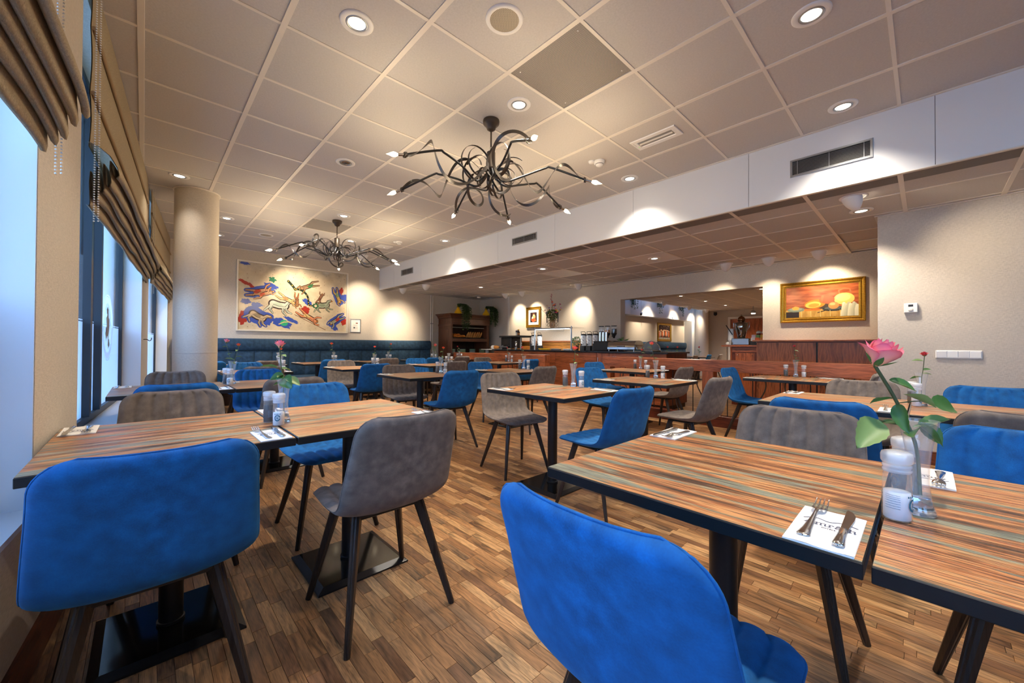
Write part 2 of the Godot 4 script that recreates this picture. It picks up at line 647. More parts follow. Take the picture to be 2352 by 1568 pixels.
func build_floor() -> void:
	var fl := structure("floor")
	var s := S()
	span(s, Vector3(-0.9, -0.2, FRONT + 0.2), Vector3(16.0, -0.004, BACK - 0.2))
	part("subfloor", s, m.subfloor, fl)
	s = S()
	span(s, Vector3(9.02, -0.004, -1.3), Vector3(15.9, 0.0, -7.2))
	part("far_parquet", s, m.oak[0], fl)
	s = S()
	span(s, Vector3(-0.9, -0.004, FRONT), Vector3(7.3, 0.0, 1.31))
	part("rear_parquet", s, m.oak[0], fl)
	# short oak strips laid in rows along z
	var W := 0.045
	var L := 0.25
	var fwd := Vector3(sin(deg_to_rad(43.342)), 0, -cos(deg_to_rad(43.342)))
	var rgt := Vector3(fwd.z * -1.0, 0, fwd.x)
	var near := []
	var rest := S()
	var cols := []
	for k in m.oak:
		cols.append((k.albedo_color as Color).srgb_to_linear())
	var kinds := []
	for i in 16:
		kinds.append(plank_mesh(W, L, Vector2(rng.randf() * 3.0, rng.randf() * 3.0)))
	var all := []
	var x := -0.45
	while x < 9.0:
		var z := 1.3 - rng.randf() * L
		while z > BACK - 0.1:
			var c := Vector3(x + W * 0.5, 0, z - L * 0.5)
			var d := c.dot(fwd)
			var show := 0.0
			if d > 0.3 and (x < 7.3 or z < -1.5):
				var u := c.dot(rgt) / d
				var v := EYE / d
				if absf(u) < 1.3 and v < 0.872:
					show = 1.0 / (d * d * d)
			all.append([show, c])
			z -= L
		x += W
	all.sort_custom(func(a, b): return a[0] > b[0])
	var part_no := 0
	for q in all:
		var c: Vector3 = q[1]
		var k := rng.randi() % 8
		if part_no < 300:
			part_no += 1
			var o := part_mesh("plank", kinds[rng.randi() % 16], m.oak[k], fl)
			o.position = c
		else:
			rest.set_color(cols[k])
			plank(rest, c, W, L, Vector2(rng.randf() * 3.0, rng.randf() * 3.0))
	var r := part("planks", rest, m.oak_rest, fl)
	r.set_meta("kind", "stuff")

func tile_mesh(w: float, l: float) -> ArrayMesh:
	var s := S()
	box(s, Vector3(0, 0.0085, 0), Vector3(w, 0.013, l), 0.002)
	return mesh_of(s)

func build_ceilings() -> void:
	var full := tile_mesh(0.594, 0.594)
	# upper ceiling
	var c := structure("ceiling")
	var s := S()
	span(s, Vector3(-0.9, CEIL + 0.016, FRONT + 0.1), Vector3(4.3, CEIL + 0.15, BACK - 0.1))
	part("deck", s, m.tile, c)
	for i in range(-1, 8):
		for j in range(-11, 13):
			var x0 := GX + GS * i
			var z0 := GZ - GS * j
			if x0 > 4.1 or z0 < BACK or z0 - GS > FRONT:
				continue
			if (i == 3 and j == -1) or (i == 3 and j == 7):
				perforated(Vector3(x0 + 0.3, CEIL, z0 - 0.3), c)
				continue
			if i < 1 and i >= -1:
				# cut tiles along the slanting window wall
				var xa: float = max(x0 + 0.003, wx(z0) - 0.05)
				var xb: float = max(x0 + 0.003, wx(z0 - GS) - 0.05)
				if min(xa, xb) > x0 + GS - 0.02:
					continue
				xa = min(xa, x0 + GS - 0.004)
				xb = min(xb, x0 + GS - 0.004)
				s = S()
				var za: float = min(z0 - 0.003, FRONT)
				var zb: float = max(z0 - GS + 0.003, BACK)
				var xr := x0 + GS - 0.003
				hexa(s, [Vector3(xa, CEIL + 0.002, za), Vector3(xr, CEIL + 0.002, za), Vector3(xr, CEIL + 0.002, zb), Vector3(xb, CEIL + 0.002, zb),
					Vector3(xa, CEIL + 0.015, za), Vector3(xr, CEIL + 0.015, za), Vector3(xr, CEIL + 0.015, zb), Vector3(xb, CEIL + 0.015, zb)])
				part("ceiling_tile", s, m.tile, c)
			else:
				var o := part_mesh("ceiling_tile", full, m.tile, c)
				o.position = Vector3(x0 + 0.3, CEIL, z0 - 0.3)
	for i in range(0, 8):
		var x0 := GX + GS * i
		s = S()
		span(s, Vector3(x0 - 0.016, CEIL - 0.003, FRONT), Vector3(x0 + 0.016, CEIL + 0.006, BACK), 0.001)
		part("grid_bar", s, m.bar, c)
	for j in range(-11, 13):
		var z0 := GZ - GS * j
		if z0 > FRONT or z0 < BACK:
			continue
		s = S()
		span(s, Vector3(wx(z0) - 0.02, CEIL - 0.0025, z0 - 0.011), Vector3(4.17, CEIL + 0.006, z0 + 0.011), 0.001)
		part("grid_bar", s, m.bar, c)
	s = S()
	span(s, Vector3(4.150, CEIL - 0.006, FRONT), Vector3(4.172, CEIL + 0.004, BACK), 0.001)
	span(s, Vector3(0.2, CEIL - 0.006, BACK + 0.024), Vector3(4.17, CEIL + 0.004, BACK + 0.002), 0.001)
	part("edge_trim", s, m.bar, c)
	# lowered ceiling
	c = structure("ceiling")
	s = S()
	span(s, Vector3(4.18, LOW + 0.016, FRONT + 0.1), Vector3(7.5, LOW + 0.12, BACK - 0.1))
	part("deck", s, m.tile, c)
	var lx := 4.14
	for i in 6:
		for j in range(-11, 13):
			var x0 := lx + GS * i
			var z0 := GZ - GS * j
			if z0 < BACK or z0 - GS > FRONT or (x0 > 5.4 and z0 > -0.3):
				continue
			if i == 2 and j in [4, 1]:
				continue
			var w: float = min(x0 + GS, RIGHT) - max(x0, 4.18)
			if w < 0.08:
				continue
			var o := part_mesh("ceiling_tile", full if w > 0.58 else tile_mesh(w - 0.006, 0.594), m.tile, c)
			o.position = Vector3((min(x0 + GS, RIGHT) + max(x0, 4.18)) * 0.5, LOW, z0 - 0.3)
	for j in [4, 1]:
		var o := part_mesh("light_panel_tile", full, m.white, c)
		o.position = Vector3(lx + GS * 2.5, LOW, GZ - GS * j - 0.3)
	for i in range(1, 6):
		var x0 := lx + GS * i
		s = S()
		span(s, Vector3(x0 - 0.011, LOW - 0.0025, FRONT if x0 < 5.4 else -0.335), Vector3(x0 + 0.011, LOW + 0.006, BACK), 0.001)
		part("grid_bar", s, m.bar, c)
	for j in range(-11, 13):
		var z0 := GZ - GS * j
		if z0 > FRONT or z0 < BACK:
			continue
		s = S()
		span(s, Vector3(4.18, LOW - 0.003, z0 - 0.016), Vector3(RIGHT if z0 < -0.33 else 5.43, LOW + 0.006, z0 + 0.016), 0.001)
		part("grid_bar", s, m.bar, c)
	s = S()
	span(s, Vector3(RIGHT - 0.022, LOW - 0.006, BACK), Vector3(RIGHT, LOW + 0.004, -0.335), 0.001)
	span(s, Vector3(4.2, LOW - 0.006, BACK), Vector3(RIGHT, LOW + 0.004, BACK + 0.022), 0.001)
	span(s, Vector3(5.408, LOW - 0.006, -0.335), Vector3(5.43, LOW + 0.004, FRONT), 0.001)
	span(s, Vector3(5.408, LOW - 0.006, -0.357), Vector3(RIGHT, LOW + 0.004, -0.335), 0.001)
	part("edge_trim", s, m.bar, c)
	# the bulkhead between the two heights, in panels
	var b := structure("wall_bulkhead")
	s = S()
	span(s, Vector3(4.178, LOW - 0.002, FRONT), Vector3(4.42, CEIL + 0.12, BACK))
	part("core", s, m.groove, b)
	var zz := 4.869
	while zz > BACK:
		var z1: float = max(zz - 1.2045, BACK)
		s = S()
		span(s, Vector3(4.172, LOW - 0.004, min(zz, FRONT) - 0.0015), Vector3(4.182, CEIL + 0.01, z1 + 0.0015), 0.0012)
		part("panel", s, m.beam, b)
		zz -= 1.2045
	s = S()
	span(s, Vector3(4.168, LOW - 0.012, FRONT), Vector3(4.20, LOW - 0.003, BACK), 0.002)
	part("edge_strip", s, m.bar, b)

func perforated(at: Vector3, c: Node3D) -> void:
	var s := S()
	quad(s, Vector3(-0.297, 0.003, -0.297), Vector3(0.297, 0.003, -0.297), Vector3(0.297, 0.003, 0.297), Vector3(-0.297, 0.003, 0.297))
	box(s, Vector3(0, 0.010, 0), Vector3(0.594, 0.012, 0.594))
	var o := part("perforated_tile", s, m.perf, c)
	o.position = at
	for k in [[-1, -1], [1, -1], [1, 1], [-1, 1]]:
		var t := S()
		lathe(t, [Vector2(0, -0.002), Vector2(0.005, -0.001), Vector2(0.005, 0.003)], 8)
		var sc := part("screw", t, m.white, o)
		sc.position = Vector3(0.24 * k[0], 0.002, 0.24 * k[1])

# ---------------------------------------------------------------- walls
func wx(z: float) -> float:  # face of the slanting window wall
	return -0.417 - 0.07 * z if z > -6.2 else 0.017 + (-6.2 - z) * 0.1

func along(s: SurfaceTool, z0: float, z1: float, o0: float, o1: float, y0: float, y1: float) -> void:
	hexa(s, [Vector3(wx(z0) + o0, y0, z0), Vector3(wx(z0) + o1, y0, z0), Vector3(wx(z1) + o1, y0, z1), Vector3(wx(z1) + o0, y0, z1),
		Vector3(wx(z0) + o0, y1, z0), Vector3(wx(z0) + o1, y1, z0), Vector3(wx(z1) + o1, y1, z1), Vector3(wx(z1) + o0, y1, z1)])

const NICHES := [[0.9, -2.10], [-2.75, -5.74], [-6.41, -9.02], [4.3, 1.4]]
const SILL := 0.545

func build_walls() -> void:
	# window wall: piers, parapets under the sills, lintels
	var w := structure("wall_window")
	for p in [[FRONT + 0.2, 4.3], [1.4, 0.9], [-2.10, -2.75], [-5.74, -6.2], [-6.2, -6.41], [-9.02, -9.3]]:
		var s := S()
		along(s, p[0], p[1], -0.40, 0.0, -0.1, CEIL + 0.12)
		part("pier", s, m.wall, w)
	for n in NICHES:
		var s := S()
		along(s, n[0], n[1], -0.40, 0.0, -0.1, SILL - 0.018)
		part("parapet", s, m.wall, w)
		s = S()
		along(s, n[0] - 0.001, n[1] + 0.001, -0.40, 0.012, SILL - 0.018, SILL)
		part("window_sill", s, m.reveal, w)
		s = S()
		along(s, n[0], n[1], -0.40, -0.02, CEIL - 0.06, CEIL + 0.12)
		part("lintel", s, m.wall, w)
		for k in 2:  # painted reveals either side of the glass
			s = S()
			var z0: float = n[k]
			var dz := -0.004 if k == 0 else 0.004
			along(s, z0, z0 + dz, -0.398, -0.002, SILL, CEIL - 0.06)
			part("reveal", s, m.reveal, w)
	var bb := structure("baseboard_window")
	for q in [[FRONT, -6.2], [-6.2, -9.1]]:
		var s := S()
		along(s, q[0], q[1], 0.0, 0.015, 0.0, 0.13)
		part("board", s, m.skirting, bb)
	# wall with the mural
	w = structure("wall_back")
	var s := S()
	span(s, Vector3(-0.3, -0.1, BACK), Vector3(7.5, CEIL + 0.12, BACK - 0.16))
	part("surface", s, m.wall, w)
	# long wall with the opening into the next room
	w = structure("wall_right")
	s = S()
	span(s, Vector3(RIGHT, -0.1, BACK), Vector3(RIGHT + 0.18, LOW + 0.2, -4.41))
	span(s, Vector3(RIGHT, -0.1, -1.815), Vector3(RIGHT + 0.18, LOW + 0.2, -0.335))
	span(s, Vector3(RIGHT, 2.083, -4.41), Vector3(RIGHT + 0.18, LOW + 0.2, -1.815))
	part("surface", s, m.wall, w)
	s = S()
	span(s, Vector3(RIGHT - 0.014, 1.0, -7.90), Vector3(RIGHT, LOW - 0.004, -7.83), 0.003)
	part("batten", s, m.offwhite, w)
	s = S()
	span(s, Vector3(RIGHT - 0.006, 2.09, -3.062), Vector3(RIGHT + 0.001, LOW - 0.004, -3.058))
	part("joint", s, m.offwhite, w)
	# the wall that juts out on the right
	w = structure("wall_projecting")
	s = S()
	span(s, Vector3(5.43, -0.1, FRONT + 0.2), Vector3(RIGHT + 0.18, LOW + 0.2, -0.335))
	part("surface", s, m.wall, w)
	bb = structure("baseboard_right")
	s = S()
	span(s, Vector3(5.415, 0.0, FRONT), Vector3(5.43, 0.13, -0.35), 0.003)
	part("board", s, m.skirting, bb)
	w = structure("wall_front")
	s = S()
	span(s, Vector3(-0.9, -0.1, FRONT), Vector3(5.5, CEIL + 0.12, FRONT + 0.16))
	part("surface", s, m.wall, w)
	# round pillar
	var pil := structure("wall_pillar", Vector3(0.462, 0, -6.10))
	s = S()
	lathe(s, [Vector2(0.215, 0), Vector2(0.215, CEIL - 0.004)], 64)
	part("shaft", s, m.wall, pil)
	s = S()
	lathe(s, [Vector2(0.214, CEIL - 0.014), Vector2(0.228, CEIL - 0.014), Vector2(0.228, CEIL - 0.001), Vector2(0.214, CEIL - 0.001)], 64, Vector3.ZERO, Basis.IDENTITY, true)
	part("collar", s, m.bar, pil)
	s = S()
	lathe(s, [Vector2(0.2155, 0.99), Vector2(0.2175, 1.0), Vector2(0.2155, 1.01)], 64)
	part("joint", s, m.wall, pil)

func build_windows() -> void:
	var mull := [[-0.1, -1.1], [-4.02, -4.415], [-7.7], [3.3, 2.4]]
	for i in 4:
		var n: Array = NICHES[i]
		var w := structure("window_%d" % (i + 1))
		var s := S()
		along(s, n[0], n[1], -0.205, -0.145, SILL, SILL + 0.05)
		along(s, n[0], n[1], -0.205, -0.145, CEIL - 0.11, CEIL - 0.06)
		along(s, n[0], n[0] - 0.05, -0.205, -0.145, SILL + 0.05, CEIL - 0.11)
		along(s, n[1] + 0.05, n[1], -0.205, -0.145, SILL + 0.05, CEIL - 0.11)
		part("window_frame", s, m.frame, w)
		for z in mull[i]:
			s = S()
			along(s, z + 0.03, z - 0.03, -0.21, -0.13, SILL + 0.05, CEIL - 0.11)
			part("mullion", s, m.frame, w)
		var edges: Array = [n[0] - 0.05] + mull[i] + [n[1] + 0.05]
		for k in edges.size() - 1:
			var za: float = edges[k] - (0.03 if k > 0 else 0.0)
			var zb: float = edges[k + 1] + (0.03 if k < edges.size() - 2 else 0.0)
			s = S()
			along(s, za, zb, -0.180, -0.170, SILL + 0.05, CEIL - 0.11)
			part("pane", s, m.pane, w)
			s = S()
			along(s, za, zb, -0.1695, -0.1685, SILL + 0.05, 1.255)
			along(s, za, zb, -0.1695, -0.1685, 1.265, 1.272)
			part("frosted_film", s, m.frost, w)
	# round emblem on the glass of the middle window
	var zc := -5.03
	var xf := Transform3D(Basis(Vector3(0.07, 0, -1).normalized(), Vector3.UP, Vector3(1, 0, 0.07).normalized()), Vector3(wx(zc) - 0.168, 1.245, zc))
	var em := Node3D.new()
	em.name = "emblem"
	get_node("window_2").add_child(em)
	for r in [[0.285, 0.275], [0.265, 0.215]]:
		var s := S()
		for k in 48:
			var a0 := TAU * k / 48.0
			var a1 := TAU * (k + 1) / 48.0
			var f := func(a: float, rr: float) -> Vector3: return xf * Vector3(cos(a) * rr, sin(a) * rr * 1.04, 0)
			quad(s, f.call(a0, r[1]), f.call(a0, r[0]), f.call(a1, r[0]), f.call(a1, r[1]))
		part("ring", s, m.frost_print, em)
	var s2 := S()
	for blob in [[0.0, 0.02, 0.10, 0.15], [-0.02, 0.15, 0.06, 0.04], [0.05, -0.14, 0.05, 0.05], [-0.08, -0.05, 0.05, 0.07]]:
		var poly := PackedVector2Array()
		for k in 14:
			var a := TAU * k / 14.0
			var rr := 0.8 + 0.2 * sin(k * 2.4 + blob[0] * 40.0)
			poly.append(Vector2(blob[0] + cos(a) * blob[2] * rr, blob[1] + sin(a) * blob[3] * rr))
		slab_of(s2, poly, 0.0006, xf)
	part("figure", s2, m.grey, em)
	# small hook on the second pier
	var hk := thing("wall_hook", "small metal hook on the pier between the windows", "hook", Vector3(wx(-5.95), 1.15, -5.95))
	s2 = S()
	tube(s2, smooth_path([Vector3(0, 0, 0), Vector3(0.03, 0, 0), Vector3(0.05, -0.015, 0), Vector3(0.065, 0.0, 0), Vector3(0.065, 0.02, 0)], 4), 0.004, 6)
	part("hook", s2, m.bronze, hk)

# ---------------------------------------------------------------- next room seen through the opening
func build_far_room() -> void:
	var w := structure("wall_far_room")
	var s := S()
	span(s, Vector3(15.7, -0.1, -7.2), Vector3(15.85, 4.2, -1.5))
	part("end_wall", s, m.wall, w)
	s = S()
	span(s, Vector3(7.48, -0.1, -1.70), Vector3(15.8, LOW + 0.2, -1.5))
	part("side_wall", s, m.wall, w)
	s = S()
	span(s, Vector3(7.4, -0.1, -6.95), Vector3(15.8, 2.2, -6.3))
	part("niche_wall", s, m.wall, w)
	s = S()
	span(s, Vector3(7.4, 2.04, -6.02), Vector3(14.9, 4.2, -6.95))
	span(s, Vector3(14.95, -0.1, -6.02), Vector3(15.8, 4.2, -6.95))
	part("soffit_wall", s, m.beam, w)
	s = S()
	lathe(s, [Vector2(0.24, 0), Vector2(0.24, 4.0)], 40, Vector3(15.35, 0, -5.82))
	part("column", s, m.wall, w)
	s = S()
	span(s, Vector3(7.32, LOW + 0.2, -6.95), Vector3(7.48, 4.2, -1.5))
	part("cross_wall", s, m.wall, w)
	var c := structure("ceiling")
	s = S()
	span(s, Vector3(7.48, LOW + 0.016, -1.5), Vector3(15.8, LOW + 0.12, -5.66))
	part("deck", s, m.tile, c)
	s = S()
	span(s, Vector3(7.48, LOW + 0.0, -5.66), Vector3(15.8, 4.2, -5.70))
	part("skylight_curb", s, m.beam, c)
	var full := tile_mesh(0.594, 0.594)
	for i in 14:
		for j in 7:
			var o := part_mesh("ceiling_tile", full, m.tile, c)
			o.position = Vector3(7.48 + 0.3 + 0.6 * i, LOW, -1.5 - 0.3 - 0.6 * j)
	for i in range(1, 14):
		s = S()
		span(s, Vector3(7.48 + 0.6 * i - 0.011, LOW - 0.002, -1.5), Vector3(7.48 + 0.6 * i + 0.011, LOW + 0.005, -5.66))
		part("grid_bar", s, m.bar, c)
	for j in range(0, 8):
		s = S()
		span(s, Vector3(7.48, LOW - 0.002, -1.5 - 0.6 * j - 0.013), Vector3(15.7, LOW + 0.005, -1.5 - 0.6 * j + 0.013))
		part("grid_bar", s, m.bar, c)
	# reddish door in the end wall
	var d := structure("door_1", Vector3(15.69, 0, -4.2))
	s = S()
	span(s, Vector3(-0.03, 0.01, -0.72), Vector3(0.0, 2.10, 0.72), 0.004)
	part("door_leaf", s, m.cherry, d)
	s = S()
	span(s, Vector3(-0.05, 0.0, -0.80), Vector3(0.0, 2.18, -0.73), 0.004)
	span(s, Vector3(-0.05, 0.0, 0.73), Vector3(0.0, 2.18, 0.80), 0.004)
	span(s, Vector3(-0.05, 2.11, -0.73), Vector3(0.0, 2.18, 0.73), 0.004)
	part("door_frame", s, m.white, d)
	s = S()
	rod(s, Vector3(-0.08, 1.05, -0.62), Vector3(-0.08, 1.05, -0.5), 0.01)
	rod(s, Vector3(-0.08, 1.05, -0.62), Vector3(-0.02, 1.05, -0.62), 0.01)
	part("door_handle", s, m.alu, d)

# ---------------------------------------------------------------- low wooden dividers
func build_dividers() -> void:
	divider(-0.345, -3.82, [-2.10], "reddish wood low divider between the serving aisle and right tables")
	divider(-5.15, -8.27, [-6.80], "reddish wood low divider in front of the bread cabinet")

func divider(z0: float, z1: float, posts: Array, label: String) -> void:
	var d := thing("low_divider", label, "divider")
	var x0 := 5.75
	var x1 := 5.90
	var s := S()
	span(s, Vector3(x0, 0.757, z0), Vector3(x1, 0.92, z1), 0.003)
	part("top_rail", s, m.cherry, d)
	s = S()
	span(s, Vector3(x0, 0.0, z0 - 0.15), Vector3(x1, 0.15, z1 + 0.15), 0.003)
	part("plinth", s, m.mahogany, d)
	for z in [z0 - 0.075, z1 + 0.075] + posts:
		s = S()
		span(s, Vector3(x0 + 0.002, 0.0 if absf(z - z0) < 0.1 or absf(z - z1) < 0.1 else 0.15, z - 0.075), Vector3(x1 - 0.002, 0.757, z + 0.075), 0.003)
		part("post", s, m.cherry, d)
	# thin upright bars and curling ironwork in the open fields
	var marks: Array = [z0 - 0.15] + posts + [z1 + 0.15]
	for k in marks.size() - 1:
		var a: float = marks[k] - (0.08 if k > 0 else 0.0)
		var b: float = marks[k + 1] + (0.08 if k < marks.size() - 2 else 0.0)
		var n := 5
		for i in n:
			var z: float = lerp(a, b, (i + 0.5) / n)
			s = S()
			rod(s, Vector3(x0 + 0.075, 0.15, z), Vector3(x0 + 0.075, 0.757, z), 0.006, -1.0, 6)
			part("bar", s, m.black, d)
			s = S()
			var pts := []
			for t in 17:
				var v := t / 16.0
				pts.append(Vector3(x0 + 0.075, lerp(0.15, 0.757, v), z + 0.10 + 0.05 * sin(v * TAU) * (1 if i % 2 == 0 else -1)))
			tube(s, pts, 0.008, 6)
			part("curl", s, m.bronze, d)
	s = S()
	for dz in [0.06, 0.10]:
		lathe(s, [Vector2(0.012, 0.92), Vector2(0.012, 0.926), Vector2(0, 0.926)], 12, Vector3(5.83, 0, z1 + dz + 0.1), Basis.IDENTITY, true)
	part("stud", s, m.alu, d)

# ---------------------------------------------------------------- blue booth along the mural wall
func pad(s: SurfaceTool, a: Vector3, b: Vector3, puff: float, axis: int) -> void:
	# a padded block from a to b whose face along +axis swells by puff
	var n := 8
	var u := (axis + 1) % 3
	var v := (axis + 2) % 3
	var rows := []
	for i in n + 1:
		var row := []
		for j in n + 1:
			var fu := float(i) / n
			var fv := float(j) / n
			var p := Vector3.ZERO
			p[u] = lerp(a[u], b[u], fu)
			p[v] = lerp(a[v], b[v], fv)
			var e := pow(sin(PI * fu) * sin(PI * fv), 0.3)
			p[axis] = b[axis] - puff + puff * e
			row.append(p)
		rows.append(row)
	sheet(s, rows, true)
	var c := (a + b) * 0.5
	var lo := a
	var hi := b
	hi[axis] = b[axis] - puff
	var q := []
	for k in [[0, 0], [1, 0], [1, 1], [0, 1]]:
		for top in 2:
			var p := Vector3.ZERO
			p[u] = lo[u] if k[0] == 0 else hi[u]
			p[v] = lo[v] if k[1] == 0 else hi[v]
			p[axis] = lo[axis] if top == 0 else hi[axis]
			q.append(p)
	for i in 4:
		var j := (i + 1) % 4
		quad_out(s, q[i * 2], q[j * 2], q[j * 2 + 1], q[i * 2 + 1], c)

func build_booth() -> void:
	var b := thing("booth_bench", "long dark blue upholstered booth bench under the mural", "booth bench")
	booth_into(b, 0.37, 5.55, BACK + 0.004, 1.21)

func booth_into(b: Node3D, x0: float, x1: float, zb: float, top: float) -> void:
	var s := S()
	span(s, Vector3(x0, 0.0, zb), Vector3(x1, 0.30, zb + 0.56), 0.004)
	part("plinth", s, m.walnut_dark, b)
	var n := int(round((x1 - x0) / 1.25))
	var w := (x1 - x0) / n
	for i in n:
		s = S()
		pad(s, Vector3(x0 + w * i + 0.002, 0.30, zb + 0.10), Vector3(x0 + w * (i + 1) - 0.002, 0.47, zb + 0.62), 0.025, 1)
		part("seat_cushion", s, m.booth, b)
		s = S()
		var rows := []
		for k in 13:
			var a := lerpf(-PI * 0.5, PI * 0.5, k / 12.0)
			var y := top - 0.12 + 0.12 * sin(a) * 1.0
			var z := zb + 0.10 + 0.055 * cos(a)
			var row := []
			for j in 13:
				var f := j / 12.0
				var e := 1.0 - 0.16 * pow(absf(2.0 * f - 1.0), 14.0)
				row.append(Vector3(x0 + w * i + 0.001 + (w - 0.002) * f, y, zb + 0.10 + (z - zb - 0.10) * e))
			rows.append(row)
		sheet(s, rows)
		span(s, Vector3(x0 + w * i + 0.001, top - 0.24, zb + 0.004), Vector3(x0 + w * (i + 1) - 0.001, top, zb + 0.10), 0.01)
		part("top_roll", s, m.booth, b)
	var np := int(round((x1 - x0) / 0.312))
	var pw := (x1 - x0) / np
	for i in np:
		s = S()
		pad(s, Vector3(x0 + pw * i + 0.0015, 0.46, zb + 0.01), Vector3(x0 + pw * (i + 1) - 0.0015, top - 0.242, zb + 0.135), 0.03, 2)
		part("back_panel", s, m.booth, b)

# ---------------------------------------------------------------- tables and what lies on them
# id: [x, z, turned, width, words, laid, vase]
const TABLES := {
	"A1": [0.090, -2.04, false, 0.67, "the nearest window table"],
	"A2": [0.783, -2.04, false, 0.70, "the aisle table joined to the nearest"],
	"K1": [0.172, -4.10, false, 0.70, "the second window table"],
	"K2": [0.883, -4.10, false, 0.70, "the aisle table joined to the second"],
	"L": [1.045, -5.93, false, 0.70, "the table right of the round pillar"],
	"M0": [0.70, -7.90, false, 0.70, "the booth table half hidden by the pillar"],
	"M": [1.45, -7.90, false, 0.70, "the booth table under the mural's left half"],
	"N": [2.40, -7.90, false, 0.70, "the booth table under the mural's right half"],
	"Q": [3.55, -7.95, false, 0.70, "the booth table below the small framed notice"],
	"S": [4.65, -7.90, false, 0.70, "the booth table second from the divider"],
	"V": [5.38, -7.90, false, 0.70, "the booth table next to the divider"],
	"C": [2.385, -2.05, false, 0.70, "the nearest centre table"],
	"G": [2.37, -4.08, false, 0.70, "the second centre table"],
	"P": [2.37, -5.98, false, 0.70, "the third centre table"],
	"D": [3.775, -2.00, false, 0.70, "the near table under the bulkhead"],
	"H": [3.75, -4.01, false, 0.70, "the middle table under the bulkhead"],
	"R": [3.80, -6.02, false, 0.70, "the far table under the bulkhead"],
	"D2": [5.20, -2.95, false, 0.70, "the far table along the right divider"],
	"F": [5.27, -1.02, false, 0.70, "the near table along the right divider"],
	"T": [5.30, -6.00, false, 0.70, "the table along the left divider"],
	"B1": [1.265, -0.417, true, 0.69, "the big front table's left half"],
	"B2": [1.265, 0.283, true, 0.69, "the big front table's right half"],
	"E1": [3.35, -0.417, true, 0.69, "the left table behind the front pair"],
	"E2": [3.35, 0.283, true, 0.69, "the right table behind the front pair"],
}

func make_table(w: float, lam: int) -> Node3D:
	var t := Node3D.new()
	var d := 0.80
	var s := S()
	span(s, Vector3(-w * 0.5 + 0.0015, TT - 0.003, -d * 0.5 + 0.0015), Vector3(w * 0.5 - 0.0015, TT, d * 0.5 - 0.0015))
	var o := S()
	var y := TT
	var hw := w * 0.5 - 0.0015
	var hd := d * 0.5 - 0.0015
	quad(o, Vector3(-hw, y, hd), Vector3(hw, y, hd), Vector3(hw, y, -hd), Vector3(-hw, y, -hd), Vector2(0, 1), Vector2(1, 1), Vector2(1, 0), Vector2(0, 0))
	for e in [[Vector3(-hw, y, hd), Vector3(hw, y, hd)], [Vector3(hw, y, hd), Vector3(hw, y, -hd)], [Vector3(hw, y, -hd), Vector3(-hw, y, -hd)], [Vector3(-hw, y, -hd), Vector3(-hw, y, hd)]]:
		quad(o, e[0] - Vector3(0, 0.003, 0), e[1] - Vector3(0, 0.003, 0), e[1], e[0], Vector2.ZERO, Vector2.ZERO, Vector2.ZERO, Vector2.ZERO)
	part("table_top", o, m.laminate[lam], t)
	s = S()
	span(s, Vector3(-w * 0.5, TT - 0.030, -d * 0.5), Vector3(w * 0.5, TT - 0.0022, d * 0.5), 0.0015)
	part("edge_band", s, m.black, t)
	s = S()
	span(s, Vector3(-w * 0.5 + 0.02, TT - 0.0315, -d * 0.5 + 0.02), Vector3(w * 0.5 - 0.02, TT - 0.0298, d * 0.5 - 0.02))
	part("underside", s, m.chip, t)
	s = S()
	span(s, Vector3(-0.15, TT - 0.040, -0.15), Vector3(0.15, TT - 0.0315, 0.15), 0.002)
	part("mounting_plate", s, m.black, t)
	s = S()
	lathe(s, [Vector2(0.038, 0.024), Vector2(0.038, TT - 0.04)], 28)
	lathe(s, [Vector2(0.043, 0.024), Vector2(0.043, 0.034), Vector2(0.038, 0.036)], 28, Vector3.ZERO, Basis.IDENTITY, true)
	part("pole", s, m.black, t)
	s = S()
	var a := 0.215
	var b := 0.185
	for k in 4:
		var q := [Vector3(-1, 0, 1), Vector3(1, 0, 1), Vector3(1, 0, -1), Vector3(-1, 0, -1)]
		var p1: Vector3 = q[k]
		var p2: Vector3 = q[(k + 1) % 4]
		quad(s, p1 * a, p2 * a, p2 * a + Vector3(0, 0.008, 0), p1 * a + Vector3(0, 0.008, 0))
		quad(s, p1 * a + Vector3(0, 0.008, 0), p2 * a + Vector3(0, 0.008, 0), p2 * b + Vector3(0, 0.022, 0), p1 * b + Vector3(0, 0.022, 0))
	part("base_rim", s, m.plate_edge, t)
	s = S()
	span(s, Vector3(-b, 0.012, -b), Vector3(b, 0.0225, b))
	part("base_plate", s, m.plate, t)
	return t

func cutlery_strip(s: SurfaceTool, stops: Array) -> void:
	# stops along -z: [z, half width, height of the centre, thickness]
	var rows := []
	for q in stops:
		var row := []
		for k in 9:
			var a := TAU * k / 8.0
			row.append(Vector3(cos(a) * q[1], q[2] + sin(a) * q[3], q[0]))
		rows.append(row)
	sheet(s, rows)

